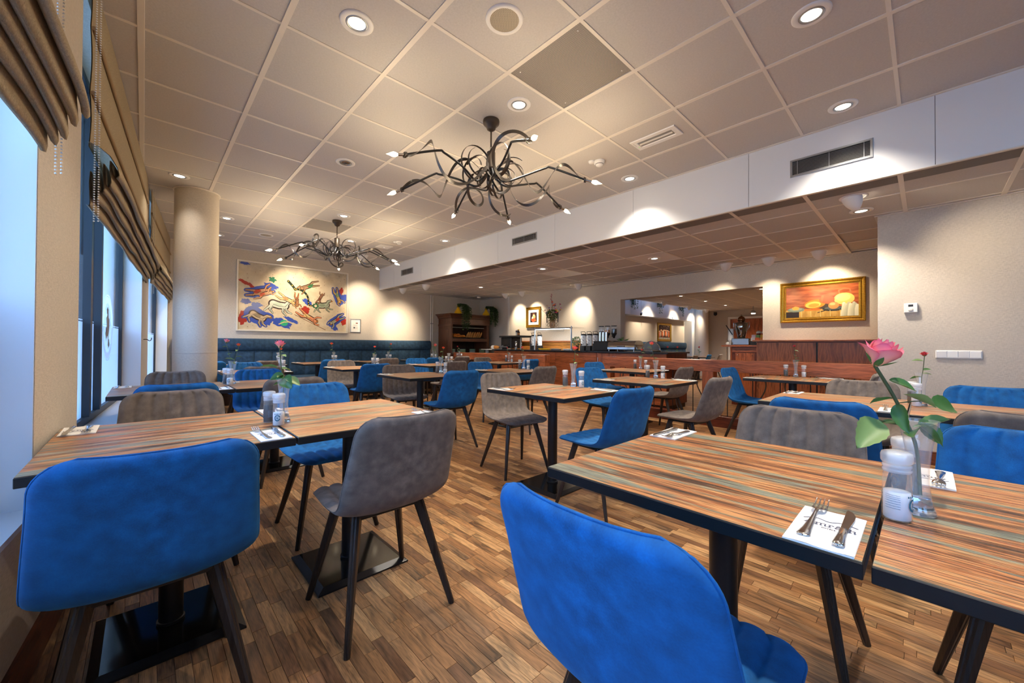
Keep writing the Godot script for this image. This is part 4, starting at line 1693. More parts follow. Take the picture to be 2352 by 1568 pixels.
func make_chair(mat: Material) -> Node3D:
	var t := Node3D.new()
	if spine.is_empty():
		shell_spine()
		var len: float = spine[spine.size() - 1][1]
		m.seat_mesh = shell_mesh(0.0, len * 0.455)
		m.back_mesh = shell_mesh(len * 0.455, len)
		m.leg_meshes = []
		for k in [[-1, -1], [1, -1], [-1, 1], [1, 1]]:
			var top := Vector3(0.135 * k[0], 0.432, 0.10 * k[1] - 0.02)
			var foot := Vector3(0.222 * k[0], 0.0, 0.222 * k[1])
			var ax := (top - foot).normalized()
			var side := ax.cross(Vector3(k[0], 0, k[1]).normalized()).normalized()
			var out := side.cross(ax).normalized()
			var rows := []
			for y in [0.0, 0.004, 0.2, 0.6, 1.0]:
				var c := foot.lerp(top, y)
				var hw := lerpf(0.0095, 0.0175, y) * (0.9 if y == 0.0 else 1.0)
				var row := []
				for g in [[-1, -0.6], [-0.6, -1], [-0.2, -1], [0, -0.86], [0.2, -1], [0.6, -1], [1, -0.6], [1, 0.6], [0.6, 1], [0.2, 1], [0, 0.86], [-0.2, 1], [-0.6, 1], [-1, 0.6], [-1, -0.6]]:
					row.append(c + side * g[0] * hw + out * g[1] * hw * 1.15)
				rows.append(row)
			var s := S()
			sheet(s, rows, true, -1)
			for j in 13:
				tri(s, foot, rows[0][j], rows[0][j + 1])
			m.leg_meshes.append(mesh_of(s))
		var s := S()
		span(s, Vector3(-0.15, 0.424, -0.14), Vector3(0.15, 0.437, 0.10), 0.003)
		span(s, Vector3(-0.155, 0.414, -0.135), Vector3(0.155, 0.428, -0.105), 0.003)
		span(s, Vector3(-0.155, 0.414, 0.065), Vector3(0.155, 0.428, 0.095), 0.003)
		m.chair_frame = mesh_of(s)
		s = S()
		var rim := []
		var d := 0.0
		for i in 60:
			var dd := lerpf(0.0, len, i / 59.0)
			rim.append(shell_point(dd, 1.0, true))
		for i in range(1, 12):
			rim.append(shell_point(len, 1.0 - i / 6.0, true))
		for i in 60:
			rim.append(shell_point(lerpf(len, 0.0, i / 59.0), -1.0, true))
		for i in range(1, 12):
			rim.append(shell_point(0.0, -1.0 + i / 6.0, true))
		rim.append(rim[0])
		tube(s, rim, 0.0028, 5)
		m.piping_mesh = mesh_of(s)
	var seat := part_mesh("seat", m.seat_mesh, mat, t)
	part_mesh("backrest", m.back_mesh, mat, t)
	part_mesh("piping", m.piping_mesh, mat, t)
	part_mesh("seat_frame", m.chair_frame, m.black, t)
	for k in 4:
		part_mesh("leg", m.leg_meshes[k], m.leg, t)
	return t

func build_chairs() -> void:
	var blue := make_chair(m.velvet_blue)
	var brown := make_chair(m.velvet_brown)
	# [table, side, x, z, turn in degrees, colour]: near chairs face away from the camera, far ones towards it
	var list := [
		["A1", "near", 0.03, -1.595, 1.0, 1], ["A2", "near", 0.755, -1.626, 0.0, 0], ["A1", "far", 0.13, -2.60, 180.0, 0], ["A2", "far", 0.835, -2.545, 180.0, 1],
		["K1", "near", 0.17, -3.63, 0.0, 1], ["K1", "far", 0.23, -4.58, 180.0, 0], ["K2", "near", 0.90, -3.70, -4.0, 0], ["K2", "far", 0.88, -4.50, 180.0, 1],
		["L", "near", 1.03, -5.60, 0.0, 0], ["L", "far", 1.03, -6.34, 176.0, 1],
		["M0", "near", 0.70, -7.50, 0.0, 1], ["M", "near", 1.46, -7.38, 0.0, 0], ["N", "near", 2.42, -7.33, 0.0, 1], ["Q", "near", 3.48, -7.44, 0.0, 0], ["S", "near", 4.42, -7.28, 0.0, 1], ["V", "near", 5.40, -7.66, 0.0, 0],
		["C", "far", 2.43, -2.535, 168.0, 0], ["C", "near", 2.31, -1.535, -6.0, 1],
		["G", "far", 2.40, -4.48, 172.0, 0], ["G", "near", 2.44, -3.58, -4.0, 1],
		["P", "far", 2.34, -6.30, 176.0, 0], ["P", "near", 2.36, -5.47, -3.0, 1],
		["D", "far", 3.85, -2.53, 168.0, 1], ["D", "near", 3.66, -1.48, -8.0, 0],
		["H", "far", 3.80, -4.54, 172.0, 1], ["H", "near", 3.72, -3.57, -3.0, 0],
		["R", "far", 3.84, -6.56, 172.0, 1], ["R", "near", 3.72, -5.52, -2.0, 0],
		["D2", "far", 5.22, -3.40, 170.0, 1], ["D2", "near", 5.03, -2.36, -4.0, 0],
		["F", "far", 5.24, -1.41, 174.0, 1], ["F", "near", 5.30, -0.62, 0.0, 0],
		["T", "far", 5.22, -6.22, 172.0, 0], ["T", "near", 5.40, -5.44, -2.0, 1],
		["B1", "near", 0.795, -0.385, -91.0, 1], ["B1", "far", 1.75, -0.375, 90.0, 0], ["B2", "far", 1.765, 0.245, 90.0, 1],
		["E1", "near", 2.73, -0.37, -90.0, 1], ["E1", "far", 3.87, -0.35, 90.0, 0], ["E2", "near", 2.84, 0.30, -90.0, 0], ["E2", "far", 3.87, 0.30, 90.0, 1],
	]
	for q in list:
		var col := "blue" if q[5] == 1 else "grey-brown"
		var o := copy_of(blue if q[5] == 1 else brown, "dining_chair", col + " velvet chair, " + q[1] + " side of " + TABLES[q[0]][4], Vector3(q[2], 0, q[3]), deg_to_rad(q[4]), "velvet dining chairs")
		o.set_meta("category", "chair")
	proto.blue = blue
	proto.brown = brown

# ---------------------------------------------------------------- roman blinds
func build_blinds() -> void:
	roman_blind(0.85, -2.07, 1.77, "beige roman blind with deep folds at the nearest window")
	roman_blind(-2.80, -5.93, 1.79, "beige roman blind gathered up over the middle window")
	roman_blind(-6.33, -9.08, 1.84, "beige roman blind at the far window behind the pillar")

func roman_blind(z0: float, z1: float, bottom: float, label: String) -> void:
	var b := thing("roman_blind", label, "blind", Vector3.ZERO, 0.0, "roman blinds")
	var stack := bottom + 0.30
	var cuts := [CEIL - 0.004, 2.66, 2.34, stack - 0.02]
	var nz := int(absf(z1 - z0) / 0.12)
	for k in 3:   # flat fields between the rod pockets
		var s := S()
		for face in 2:
			var rows := []
			for i in 7:
				var v := i / 6.0
				var y := lerpf(cuts[k + 1], cuts[k], v)
				var row := []
				for j in nz + 1:
					var z := lerpf(z0, z1, float(j) / nz)
					var o := 0.020 + 0.004 * sin(PI * v) + 0.002 * sin(j * 0.8 + k) * sin(PI * v) + (0.0 if face == 0 else -0.004)
					row.append(Vector3(wx(z) + o, y, z))
				rows.append(row)
			sheet(s, rows, face == 1)
		part("flat_field", s, m.blind, b)
	for y in [2.66, 2.34]:
		var s := S()
		var pts := []
		for j in 9:
			var z := lerpf(z0 - 0.01, z1 + 0.01, j / 8.0)
			pts.append(Vector3(wx(z) + 0.028, y, z))
		tube(s, pts, 0.011, 6)
		part("rod_pocket", s, m.blind_rod, b)
	# gathered folds: the outermost loop hangs highest, the hem hangs lowest at the back
	var prof := [Vector2(0.020, 0.30), Vector2(0.060, 0.285), Vector2(0.105, 0.25), Vector2(0.135, 0.20), Vector2(0.142, 0.165), Vector2(0.132, 0.150), Vector2(0.120, 0.165), Vector2(0.112, 0.22), Vector2(0.106, 0.235), Vector2(0.104, 0.20), Vector2(0.110, 0.130), Vector2(0.104, 0.105), Vector2(0.092, 0.115), Vector2(0.086, 0.20), Vector2(0.080, 0.215), Vector2(0.078, 0.17), Vector2(0.084, 0.090), Vector2(0.078, 0.068), Vector2(0.066, 0.080), Vector2(0.060, 0.18), Vector2(0.054, 0.195), Vector2(0.052, 0.15), Vector2(0.058, 0.055), Vector2(0.052, 0.034), Vector2(0.040, 0.045), Vector2(0.036, 0.16), Vector2(0.030, 0.175), Vector2(0.026, 0.12), Vector2(0.030, 0.020), Vector2(0.026, 0.0), Vector2(0.016, 0.004)]
	var folds := [[0, 8], [8, 14], [14, 20], [20, 26], [26, 30]]
	var nzf := int(absf(z1 - z0) / 0.05)
	for f in folds:
		var s := S()
		for face in 2:
			var rows := []
			for j in nzf + 1:
				var z := lerpf(z0, z1, float(j) / nzf)
				var edge := pow(absf(2.0 * j / nzf - 1.0), 12.0)
				var row := []
				for i in range(f[0], f[1] + 1):
					var p: Vector2 = prof[i]
					var wv := 0.006 * sin(z * 4.3 + i * 0.4) + 0.004 * sin(z * 9.1 + i * 0.23)
					var o := p.x * (1.0 - 0.12 * edge) + (0.0 if face == 0 else -0.0035)
					row.append(Vector3(wx(z) + o, bottom + p.y + wv - 0.012 * edge * (1.0 - p.y / 0.3), z))
				rows.append(row)
			sheet(s, rows, face == 1)
		part("fold", s, m.blind, b)
	# pull chain at the near edge
	var s := S()
	var zc := z1 - 0.025 if z0 > 0.0 else z0 + 0.012
	for q in [[0.150, 2.94, 1.7], [0.165, 2.94, 1.7]]:
		var y: float = q[1]
		while y > q[2]:
			lathe(s, [Vector2(0, -0.0035), Vector2(0.003, -0.002), Vector2(0.0035, 0), Vector2(0.003, 0.002), Vector2(0, 0.0035)], 6, Vector3(wx(zc) + q[0] - 0.11, y, zc + (q[0] - 0.15)))
			y -= 0.012
	part("bead_chain", s, m.blind_chain, b)

# ---------------------------------------------------------------- ceiling fittings
const WARM := Color(1.0, 0.95, 0.88)
const WARM_E := 4.4

func lamp_light(o: Node3D, at: Vector3, aim: Vector3, col: Color, e: float, angle: float, size: float) -> void:
	var l := SpotLight3D.new()
	l.name = "light"
	l.light_color = col
	l.light_energy = e
	l.spot_range = 16.0
	l.spot_attenuation = 2.0
	l.spot_angle = angle
	l.spot_angle_attenuation = 1.0
	l.light_size = size
	l.shadow_enabled = true
	o.add_child(l)
	var up := Vector3.FORWARD if absf(aim.normalized().y) > 0.99 else Vector3.UP
	l.transform = Transform3D(Basis.looking_at(aim, up), at)

func downlight(x: float, z: float, y: float, label: String, on := true, e := WARM_E, col := WARM, tilt := Vector3(0, -1, 0)) -> void:
	var o := thing("downlight", label, "downlight", Vector3(x, y, z), 0.0, "recessed downlights")
	var s := S()
	lathe(s, [Vector2(0.060, -0.004), Vector2(0.066, -0.007), Vector2(0.085, -0.006), Vector2(0.091, -0.003), Vector2(0.092, 0.002)], 36)
	part("trim_ring", s, m.white, o)
	s = S()
	lathe(s, [Vector2(0.046, -0.003), Vector2(0.050, -0.0085), Vector2(0.058, -0.008), Vector2(0.061, -0.003)], 36)
	part("gimbal", s, m.alu, o)
	s = S()
	lathe(s, [Vector2(0.0, -0.0075), Vector2(0.030, -0.007), Vector2(0.046, -0.0035), Vector2(0.046, 0.001)], 32)
	if on:
		part("lamp", s, m.lamp, o)
		lamp_light(o, Vector3(0, -0.014, 0), tilt, col, e, 56.0, 0.045)
	else:
		part("lamp", s, m.chrome, o)

func eyeball(x: float, z: float, y: float, aim: Vector3, label: String, e := 9.0, angle := 27.0) -> void:
	var o := thing("eyeball_spotlight", label, "spotlight", Vector3(x, y, z), 0.0, "white eyeball spotlights")
	var s := S()
	lathe(s, [Vector2(0.078, -0.003), Vector2(0.084, -0.006), Vector2(0.098, -0.004), Vector2(0.100, 0.002)], 32)
	part("trim_ring", s, m.white, o)
	s = S()
	var prof := []
	for i in 11:
		var a := lerpf(-PI * 0.5, 0.0, i / 10.0)
		prof.append(Vector2(0.078 * cos(a), 0.098 * sin(a)))
	# a hood like a halved ball, open towards the aim
	var dir := Vector3(aim.x, 0, aim.z).normalized()
	var side := dir.cross(Vector3.UP)
	var rows := []
	for i in 13:
		var t := i / 12.0
		var row := []
		for j in 17:
			var a := lerpf(-PI * 0.62, PI * 0.62, j / 16.0)
			var r := 0.084 * pow(cos(t * PI * 0.5), 0.55)
			row.append(-dir * cos(a) * r + side * sin(a) * r + Vector3(0, -0.125 * t, 0) + dir * 0.028 * t)
		rows.append(row)
	sheet(s, rows)
	var rows2 := []
	for r in rows:
		var row := []
		for p in r:
			row.append(p * Vector3(0.95, 0.97, 0.95))
		rows2.append(row)
	sheet(s, rows2, true)
	part("hood", s, m.white, o)
	s = S()
	lathe(s, [Vector2(0.0, 0.0), Vector2(0.034, 0.0), Vector2(0.040, -0.012), Vector2(0.030, -0.03), Vector2(0, -0.035)], 20, dir * 0.008 + Vector3(0, -0.040, 0), basis_y(aim))
	part("lamp", s, m.lamp, o)
	lamp_light(o, dir * 0.075 + Vector3(0, -0.075, 0), aim, Color(1.0, 0.92, 0.80), e, angle, 0.03)

func build_ceiling_fittings() -> void:
	m.lamp = glow(c8(255, 244, 226), 9.0)
	var own := {"in front of the round pillar": 0.9}
	for q in [[0.87, -2.23, "left of the near chandelier"], [2.67, -0.43, "nearest the top right corner of the picture"], [3.87, -0.43, "beside the large vent of the bulkhead"], [2.07, -2.13, "right beside the near chandelier's canopy"], [3.87, -2.23, "near the smoke detector"], [0.27, -5.62, "in front of the round pillar"], [0.87, -7.03, "right of the round pillar"], [2.07, -5.72, "in front of the far chandelier's canopy"], [0.90, -8.23, "nearest the mural's left corner"], [2.67, -7.03, "behind the far chandelier"], [3.86, -5.83, "by the bulkhead beyond the middle vent"], [0.87, 0.17, "behind the camera by the window"], [2.67, 1.4, "behind the camera over the front tables"]]:
		downlight(q[0], q[1], CEIL, "round recessed ceiling downlight " + q[2], true, own.get(q[2], WARM_E))
	downlight(1.47, -4.03, CEIL, "unlit recessed ceiling downlight between the two chandeliers", false)
	# loudspeakers
	for q in [[1.466, -1.63, "round ceiling loudspeaker beside the perforated tile"], [1.49, -7.66, "round ceiling loudspeaker above the mural"]]:
		var o := thing("ceiling_speaker", q[2], "loudspeaker", Vector3(q[0], CEIL, q[1]), 0.0, "ceiling loudspeakers")
		var s := S()
		lathe(s, [Vector2(0.082, -0.005), Vector2(0.090, -0.008), Vector2(0.104, -0.006), Vector2(0.108, 0.002)], 40)
		part("rim", s, m.white, o)
		s = S()
		lathe(s, [Vector2(0.0, -0.004), Vector2(0.083, -0.004)], 40)
		part("grille", s, m.speaker_grille, o)
	# smoke detectors
	for q in [[3.29, -2.23, "white smoke detector with a side indicator on the upper ceiling"], [3.31, -6.46, "white smoke detector near the bulkhead beyond the far chandelier"]]:
		var o := thing("smoke_detector", q[2], "smoke detector", Vector3(q[0], CEIL, q[1]))
		var s := S()
		lathe(s, [Vector2(0.0, -0.052), Vector2(0.026, -0.050), Vector2(0.036, -0.042), Vector2(0.040, -0.030), Vector2(0.052, -0.026), Vector2(0.054, 0.0)], 32)
		part("housing", s, m.white, o)
		s = S()
		lathe(s, [Vector2(0.0405, -0.036), Vector2(0.0405, -0.031)], 32)
		part("slot", s, m.dark, o)
		s = S()
		lathe(s, [Vector2(0.0, -0.024), Vector2(0.022, -0.022), Vector2(0.030, -0.012), Vector2(0.031, 0.0)], 24, Vector3(-0.055, 0, -0.055))
		part("indicator", s, m.white, o)
	# square sensor plate
	var o := thing("sensor_plate", "square white sensor plate on the ceiling by the far chandelier", "sensor", Vector3(3.28, CEIL, -7.0))
	var s := S()
	span(s, Vector3(-0.12, -0.008, -0.12), Vector3(0.12, 0.002, 0.12), 0.002)
	part("plate", s, m.white, o)
	s = S()
	lathe(s, [Vector2(0, -0.03), Vector2(0.02, -0.026), Vector2(0.03, -0.008)], 20)
	part("dome", s, m.white, o)
	# one ceiling spot turned at the mural
	eyeball(2.12, -8.30, CEIL, Vector3(0.25, -0.95, -0.75), "white eyeball spotlight aimed at the mural", 3.2, 46.0)
	eyeball(3.30, -8.0, CEIL, Vector3(0.45, -0.85, -1.05), "white eyeball spotlight lighting the wall right of the mural", 6.0, 26.0)
	# emergency light
	o = thing("emergency_light", "slim recessed emergency light with a green pilot lamp", "emergency light", Vector3(3.28, CEIL, -1.635))
	s = S()
	mitred(s, 0.19, 0.41, [Vector2(0.0, 0.0), Vector2(0.004, 0.008), Vector2(0.045, 0.008), Vector2(0.05, 0.001)], Transform3D(Basis(Vector3.RIGHT, Vector3(0, 0, 1), Vector3(0, -1, 0)), Vector3(0, 0.0, 0)))
	part("frame", s, m.white, o)
	s = S()
	span(s, Vector3(-0.05, -0.0015, -0.16), Vector3(0.05, 0.002, 0.16))
	part("tray", s, m.grey, o)
	s = S()
	rod(s, Vector3(0, -0.004, -0.15), Vector3(0, -0.004, 0.15), 0.009)
	part("tube", s, m.offwhite, o)
	s = S()
	lathe(s, [Vector2(0, -0.010), Vector2(0.004, -0.009), Vector2(0.004, -0.007)], 8, Vector3(0.03, 0, -0.175))
	part("pilot_lamp", s, glow(c8(120, 220, 90), 1.0), o)
	s = S()
	for k in 3:
		lathe(s, [Vector2(0, -0.010), Vector2(0.003, -0.009), Vector2(0.003, -0.007)], 8, Vector3(-0.05 + 0.02 * k, 0, -0.185))
	part("button", s, m.dark, o)
	# air grilles in the bulkhead
	for q in [[-0.825, -0.280, 2.608, 2.762, "large air grille at the near end of the bulkhead"], [-4.428, -3.90, 2.655, 2.770, "air grille in the middle of the bulkhead"], [-8.034, -7.506, 2.635, 2.768, "air grille at the far end of the bulkhead"]]:
		var v := thing("air_grille", q[4], "air vent", Vector3(4.172, (q[2] + q[3]) * 0.5, (q[0] + q[1]) * 0.5), 0.0, "bulkhead air grilles")
		var w: float = q[1] - q[0]
		var h: float = q[3] - q[2]
		var xf := Transform3D(Basis(Vector3(0, 0, 1), Vector3.UP, Vector3(-1, 0, 0)), Vector3.ZERO)
		s = S()
		mitred(s, w, h, [Vector2(0.0, 0.0), Vector2(0.003, 0.010), Vector2(0.017, 0.010), Vector2(0.02, 0.002)], xf)
		part("frame", s, m.alu, v)
		s = S()
		span(s, Vector3(-0.002, -h * 0.5 + 0.018, -w * 0.5 + 0.018), Vector3(0.0, h * 0.5 - 0.018, w * 0.5 - 0.018))
		part("backing", s, m.dark, v)
		var n := int((h - 0.04) / 0.011)
		for k in n:
			s = S()
			var y := -h * 0.5 + 0.024 + k * 0.011
			box(s, Vector3(-0.004, y, 0), Vector3(0.007, 0.0022, w - 0.036), 0.0, Basis(Vector3(0, 0, 1), 0.5))
			part("slat", s, m.grey, v)
		for k in 3:
			s = S()
			span(s, Vector3(-0.009, -h * 0.5 + 0.018, (k - 1) * w * 0.40 - 0.002), Vector3(-0.004, h * 0.5 - 0.018, (k - 1) * w * 0.40 + 0.002))
			part("bar", s, m.alu, v)

func build_lower_fittings() -> void:
	var down := Vector3(0, -1, 0)
	for q in [[5.085, -0.43, "in the lowered ceiling by the projecting wall"], [5.04, -4.57, "in the middle of the lowered ceiling"], [5.64, -2.83, "in the lowered ceiling above the right divider"], [5.64, -7.03, "in the lowered ceiling above the left divider"]]:
		downlight(q[0], q[1], LOW, "recessed downlight " + q[2], true, WARM_E * 1.05)
	for q in [[4.58, -0.44, Vector3(0.83, -1.0, 1.5), "white eyeball spotlight near the projecting wall", 1.6, 44.0], [6.83, -1.02, Vector3(0.42, -0.62, 0.05), "white eyeball spotlight aimed at the gold framed still life", 2.2, 48.0], [6.83, -1.62, Vector3(0.4, -0.75, -0.1), "white eyeball spotlight left of the still life", 1.6, 40.0], [6.83, -2.21, Vector3(0.5, -0.8, -0.3), "white eyeball spotlight above the opening", 1.5, 36.0],
		[4.565, -7.63, Vector3(0.10, -0.66, -1.20), "white eyeball spotlight aimed at the mural wall", 5.0, 26.0], [4.49, -8.55, Vector3(0.1, -0.9, -0.42), "white eyeball spotlight in the corner by the bulkhead", 1.6, 34.0],
		[6.84, -7.52, Vector3(0.46, -0.75, 0.12), "white eyeball spotlight left of the small portrait", 2.6, 38.0], [6.84, -6.91, Vector3(0.46, -0.70, 0.10), "white eyeball spotlight over the small portrait", 2.0, 38.0], [6.86, -5.18, Vector3(0.45, -0.72, -0.30), "white eyeball spotlight over the buffet", 2.8, 38.0]]:
		eyeball(q[0], q[1], LOW, q[2], q[3], q[4], q[5])
	var o := thing("smoke_detector", "flat round white detector on the lowered ceiling above the bread cabinet", "smoke detector", Vector3(6.75, LOW, -8.5))
	var s := S()
	lathe(s, [Vector2(0.0, -0.040), Vector2(0.045, -0.038), Vector2(0.055, -0.030), Vector2(0.060, 0.0)], 28)
	part("housing", s, m.white, o)
	o = thing("ceiling_speaker", "round ceiling loudspeaker in the lowered ceiling", "loudspeaker", Vector3(5.65, LOW, -6.45), 0.0, "ceiling loudspeakers")
	s = S()
	lathe(s, [Vector2(0.0, -0.004), Vector2(0.095, -0.006), Vector2(0.102, 0.001)], 32)
	part("grille", s, m.offwhite, o)

# ---------------------------------------------------------------- chandeliers
func build_chandeliers() -> void:
	m.bulb = glow(c8(255, 236, 200), 14.0)
	chandelier(Vector3(2.055, CEIL, -2.44), [222.0, 171.0, 120.0, 80.0, 34.0, -7.0, -69.0], 3, "near black ribbon chandelier with seven flame bulbs")
	chandelier(Vector3(2.083, CEIL, -6.02), [222.0, 180.0, 112.0, 66.0, 28.0, 4.0, -94.0], 9, "far black ribbon chandelier in front of the mural")

func chandelier(at: Vector3, angles: Array, sd: int, label: String) -> void:
	var r2 := RandomNumberGenerator.new()
	r2.seed = sd
	var o := thing("chandelier", label, "chandelier", at, 0.0, "ribbon chandeliers")
	var s := S()
	lathe(s, [Vector2(0.0, -0.088), Vector2(0.014, -0.088), Vector2(0.034, -0.074), Vector2(0.042, -0.050), Vector2(0.056, -0.040), Vector2(0.066, -0.028), Vector2(0.068, -0.012), Vector2(0.066, 0.0)], 36)
	part("canopy", s, m.bronze, o)
	s = S()
	rod(s, Vector3(0, -0.215, 0), Vector3(0, -0.085, 0), 0.0065)
	part("rod", s, m.bronze, o)
	for k in 3:
		s = S()
		var pts := []
		for i in 13:
			var a := TAU * i / 12.0
			var p := Vector3(cos(a) * 0.008, sin(a) * 0.013, 0)
			pts.append(Vector3(0, -0.225 - 0.018 * k, 0) + (Basis(Vector3.UP, PI * 0.5 * (k % 2)) * p))
		tube(s, pts, 0.0022, 5)
		part("chain_link", s, m.bronze, o)
	s = S()
	lathe(s, [Vector2(0, -0.40), Vector2(0.034, -0.398), Vector2(0.036, -0.39), Vector2(0.036, -0.265), Vector2(0.030, -0.26), Vector2(0, -0.258)], 28)
	part("hub", s, m.bronze, o)
	var F := Vector3(sin(deg_to_rad(43.342)), 0, -cos(deg_to_rad(43.342)))
	var R := Vector3(cos(deg_to_rad(43.342)), 0, sin(deg_to_rad(43.342)))
	var no := 0
	for ad in angles:
		var a := deg_to_rad(ad)
		var d := R * cos(a) + F * sin(a)
		var side := d.cross(Vector3.UP).normalized()
		var rr := r2.randf_range(0.74, 0.80)
		var yt := -0.565 + r2.randf_range(-0.02, 0.02)
		var pts := smooth_path([Vector3(0, -0.395, 0) + d * 0.02, d * 0.06 + Vector3(0, -0.47, 0), d * 0.13 + Vector3(0, -0.52, 0) + side * 0.03, d * 0.28 + Vector3(0, -0.465, 0), d * 0.44 + Vector3(0, -0.415, 0), d * 0.50 + Vector3(0, -0.415, 0), d * rr + Vector3(0, yt + 0.02, 0)], 6)
		s = S()
		tube(s, pts, 0.0085, 8)
		part("arm", s, m.black, o)
		# the ribbon winds loosely round the arm and curls over the hub
		var rp := []
		var rw := []
		var n := 64
		var ph := r2.randf() * TAU
		var turns := r2.randf_range(1.1, 1.7)
		for i in n + 1:
			var t := i / float(n)
			var amp := lerpf(0.15, 0.10, t) * sin(PI * clampf(t * 0.96 + 0.04, 0.0, 1.0)) + 0.012
			var w := ph + turns * TAU * t
			var rad := lerpf(0.02, rr - 0.02, t)
			var c: Vector3 = pts[int(clampf(t * (pts.size() - 1), 0, pts.size() - 1))]
			var yy := lerpf(-0.47, yt + 0.02, t) + 0.06 * sin(PI * t)
			rp.append(d * rad + Vector3(0, yy, 0) + side * cos(w) * amp + Vector3(0, sin(w) * amp * 1.15, 0))
			rw.append((side * cos(w + 1.2) + Vector3(0, sin(w + 1.2), 0)).normalized() * 0.7 + d * 0.5)
		s = S()
		ribbon(s, rp, rw, 0.023, 0.0018)
		part("ribbon", s, m.ribbon, o)
		# loop near the centre
		rp = []
		rw = []
		var lr := r2.randf_range(0.08, 0.14)
		var cc := d * (0.10 + r2.randf() * 0.08) + Vector3(0, -0.44 + r2.randf_range(-0.05, 0.06), 0)
		var ax := (side + d * r2.randf_range(-0.6, 0.6)).normalized()
		var e1 := ax.cross(Vector3.UP).normalized()
		for i in 41:
			var w := lerpf(0.0, TAU * 1.35, i / 40.0) + ph
			var rad := lr * (0.75 + 0.35 * i / 40.0)
			rp.append(cc + e1 * cos(w) * rad + Vector3(0, sin(w) * rad, 0) + ax * (i - 20) * 0.0016)
			rw.append(ax)
		s = S()
		ribbon(s, rp, rw, 0.019, 0.0018)
		part("loop", s, m.ribbon, o)
		# ring round the arm tip, socket and flame bulb
		var tip: Vector3 = d * rr + Vector3(0, yt + 0.02, 0)
		var dir := (d + Vector3(0, -0.28, 0)).normalized()
		s = S()
		rp = []
		rw = []
		for i in 25:
			var w := TAU * 1.05 * i / 24.0 + ph
			rp.append(tip - dir * 0.012 + side * cos(w) * 0.020 + Vector3(0, sin(w) * 0.020, 0))
			rw.append(dir)
		ribbon(s, rp, rw, 0.016, 0.0015)
		part("end_ring", s, m.ribbon, o)
		s = S()
		rod(s, tip - dir * 0.01, tip + dir * 0.045, 0.0095)
		part("socket", s, m.chrome, o)
		s = S()
		lathe(s, [Vector2(0.0, 0.0), Vector2(0.008, 0.0), Vector2(0.014, 0.014), Vector2(0.0165, 0.027), Vector2(0.014, 0.042), Vector2(0.008, 0.058), Vector2(0.003, 0.074), Vector2(0.0, 0.084)], 18, tip + dir * 0.045, basis_y(dir))
		part("bulb", s, m.bulb, o)
		var l := OmniLight3D.new()
		l.name = "light"
		l.light_color = Color(1.0, 0.90, 0.74)
		l.light_energy = 0.17
		l.omni_range = 14.0
		l.omni_attenuation = 2.0
		l.light_size = 0.014
		l.shadow_enabled = true
		o.add_child(l, true)
		l.position = tip + dir * 0.072
		no += 1

# ---------------------------------------------------------------- painting on images
func dab(im: Image, cx: float, cy: float, rx: float, ry: float, col: Color, rot := 0.0, rough := 0.0) -> void:
	var c := cos(rot)
	var s := sin(rot)
	var R := int(max(rx, ry) * 1.3) + 1
	for y in range(max(0, int(cy) - R), min(im.get_height(), int(cy) + R + 1)):
		for x in range(max(0, int(cx) - R), min(im.get_width(), int(cx) + R + 1)):
			var dx := x - cx
			var dy := y - cy
			var u := (dx * c + dy * s) / rx
			var v := (-dx * s + dy * c) / ry
			var k := 1.0
			if rough > 0.0:
				k += rough * sin(atan2(v, u) * 5.0 + cx) + rough * 0.6 * sin(atan2(v, u) * 11.0 + cy)
			if u * u + v * v < k:
				im.set_pixel(x, y, col)

func stroke(im: Image, pts: Array, r0: float, r1: float, col: Color) -> void:
	for i in pts.size() - 1:
		var a: Vector2 = pts[i]
		var b: Vector2 = pts[i + 1]
		var n := int(a.distance_to(b) / 1.2) + 1
		for k in n + 1:
			var t := (i + float(k) / n) / (pts.size() - 1)
			var p := a.lerp(b, float(k) / n)
			var r := lerpf(r0, r1, t)
			dab(im, p.x, p.y, r, r, col)

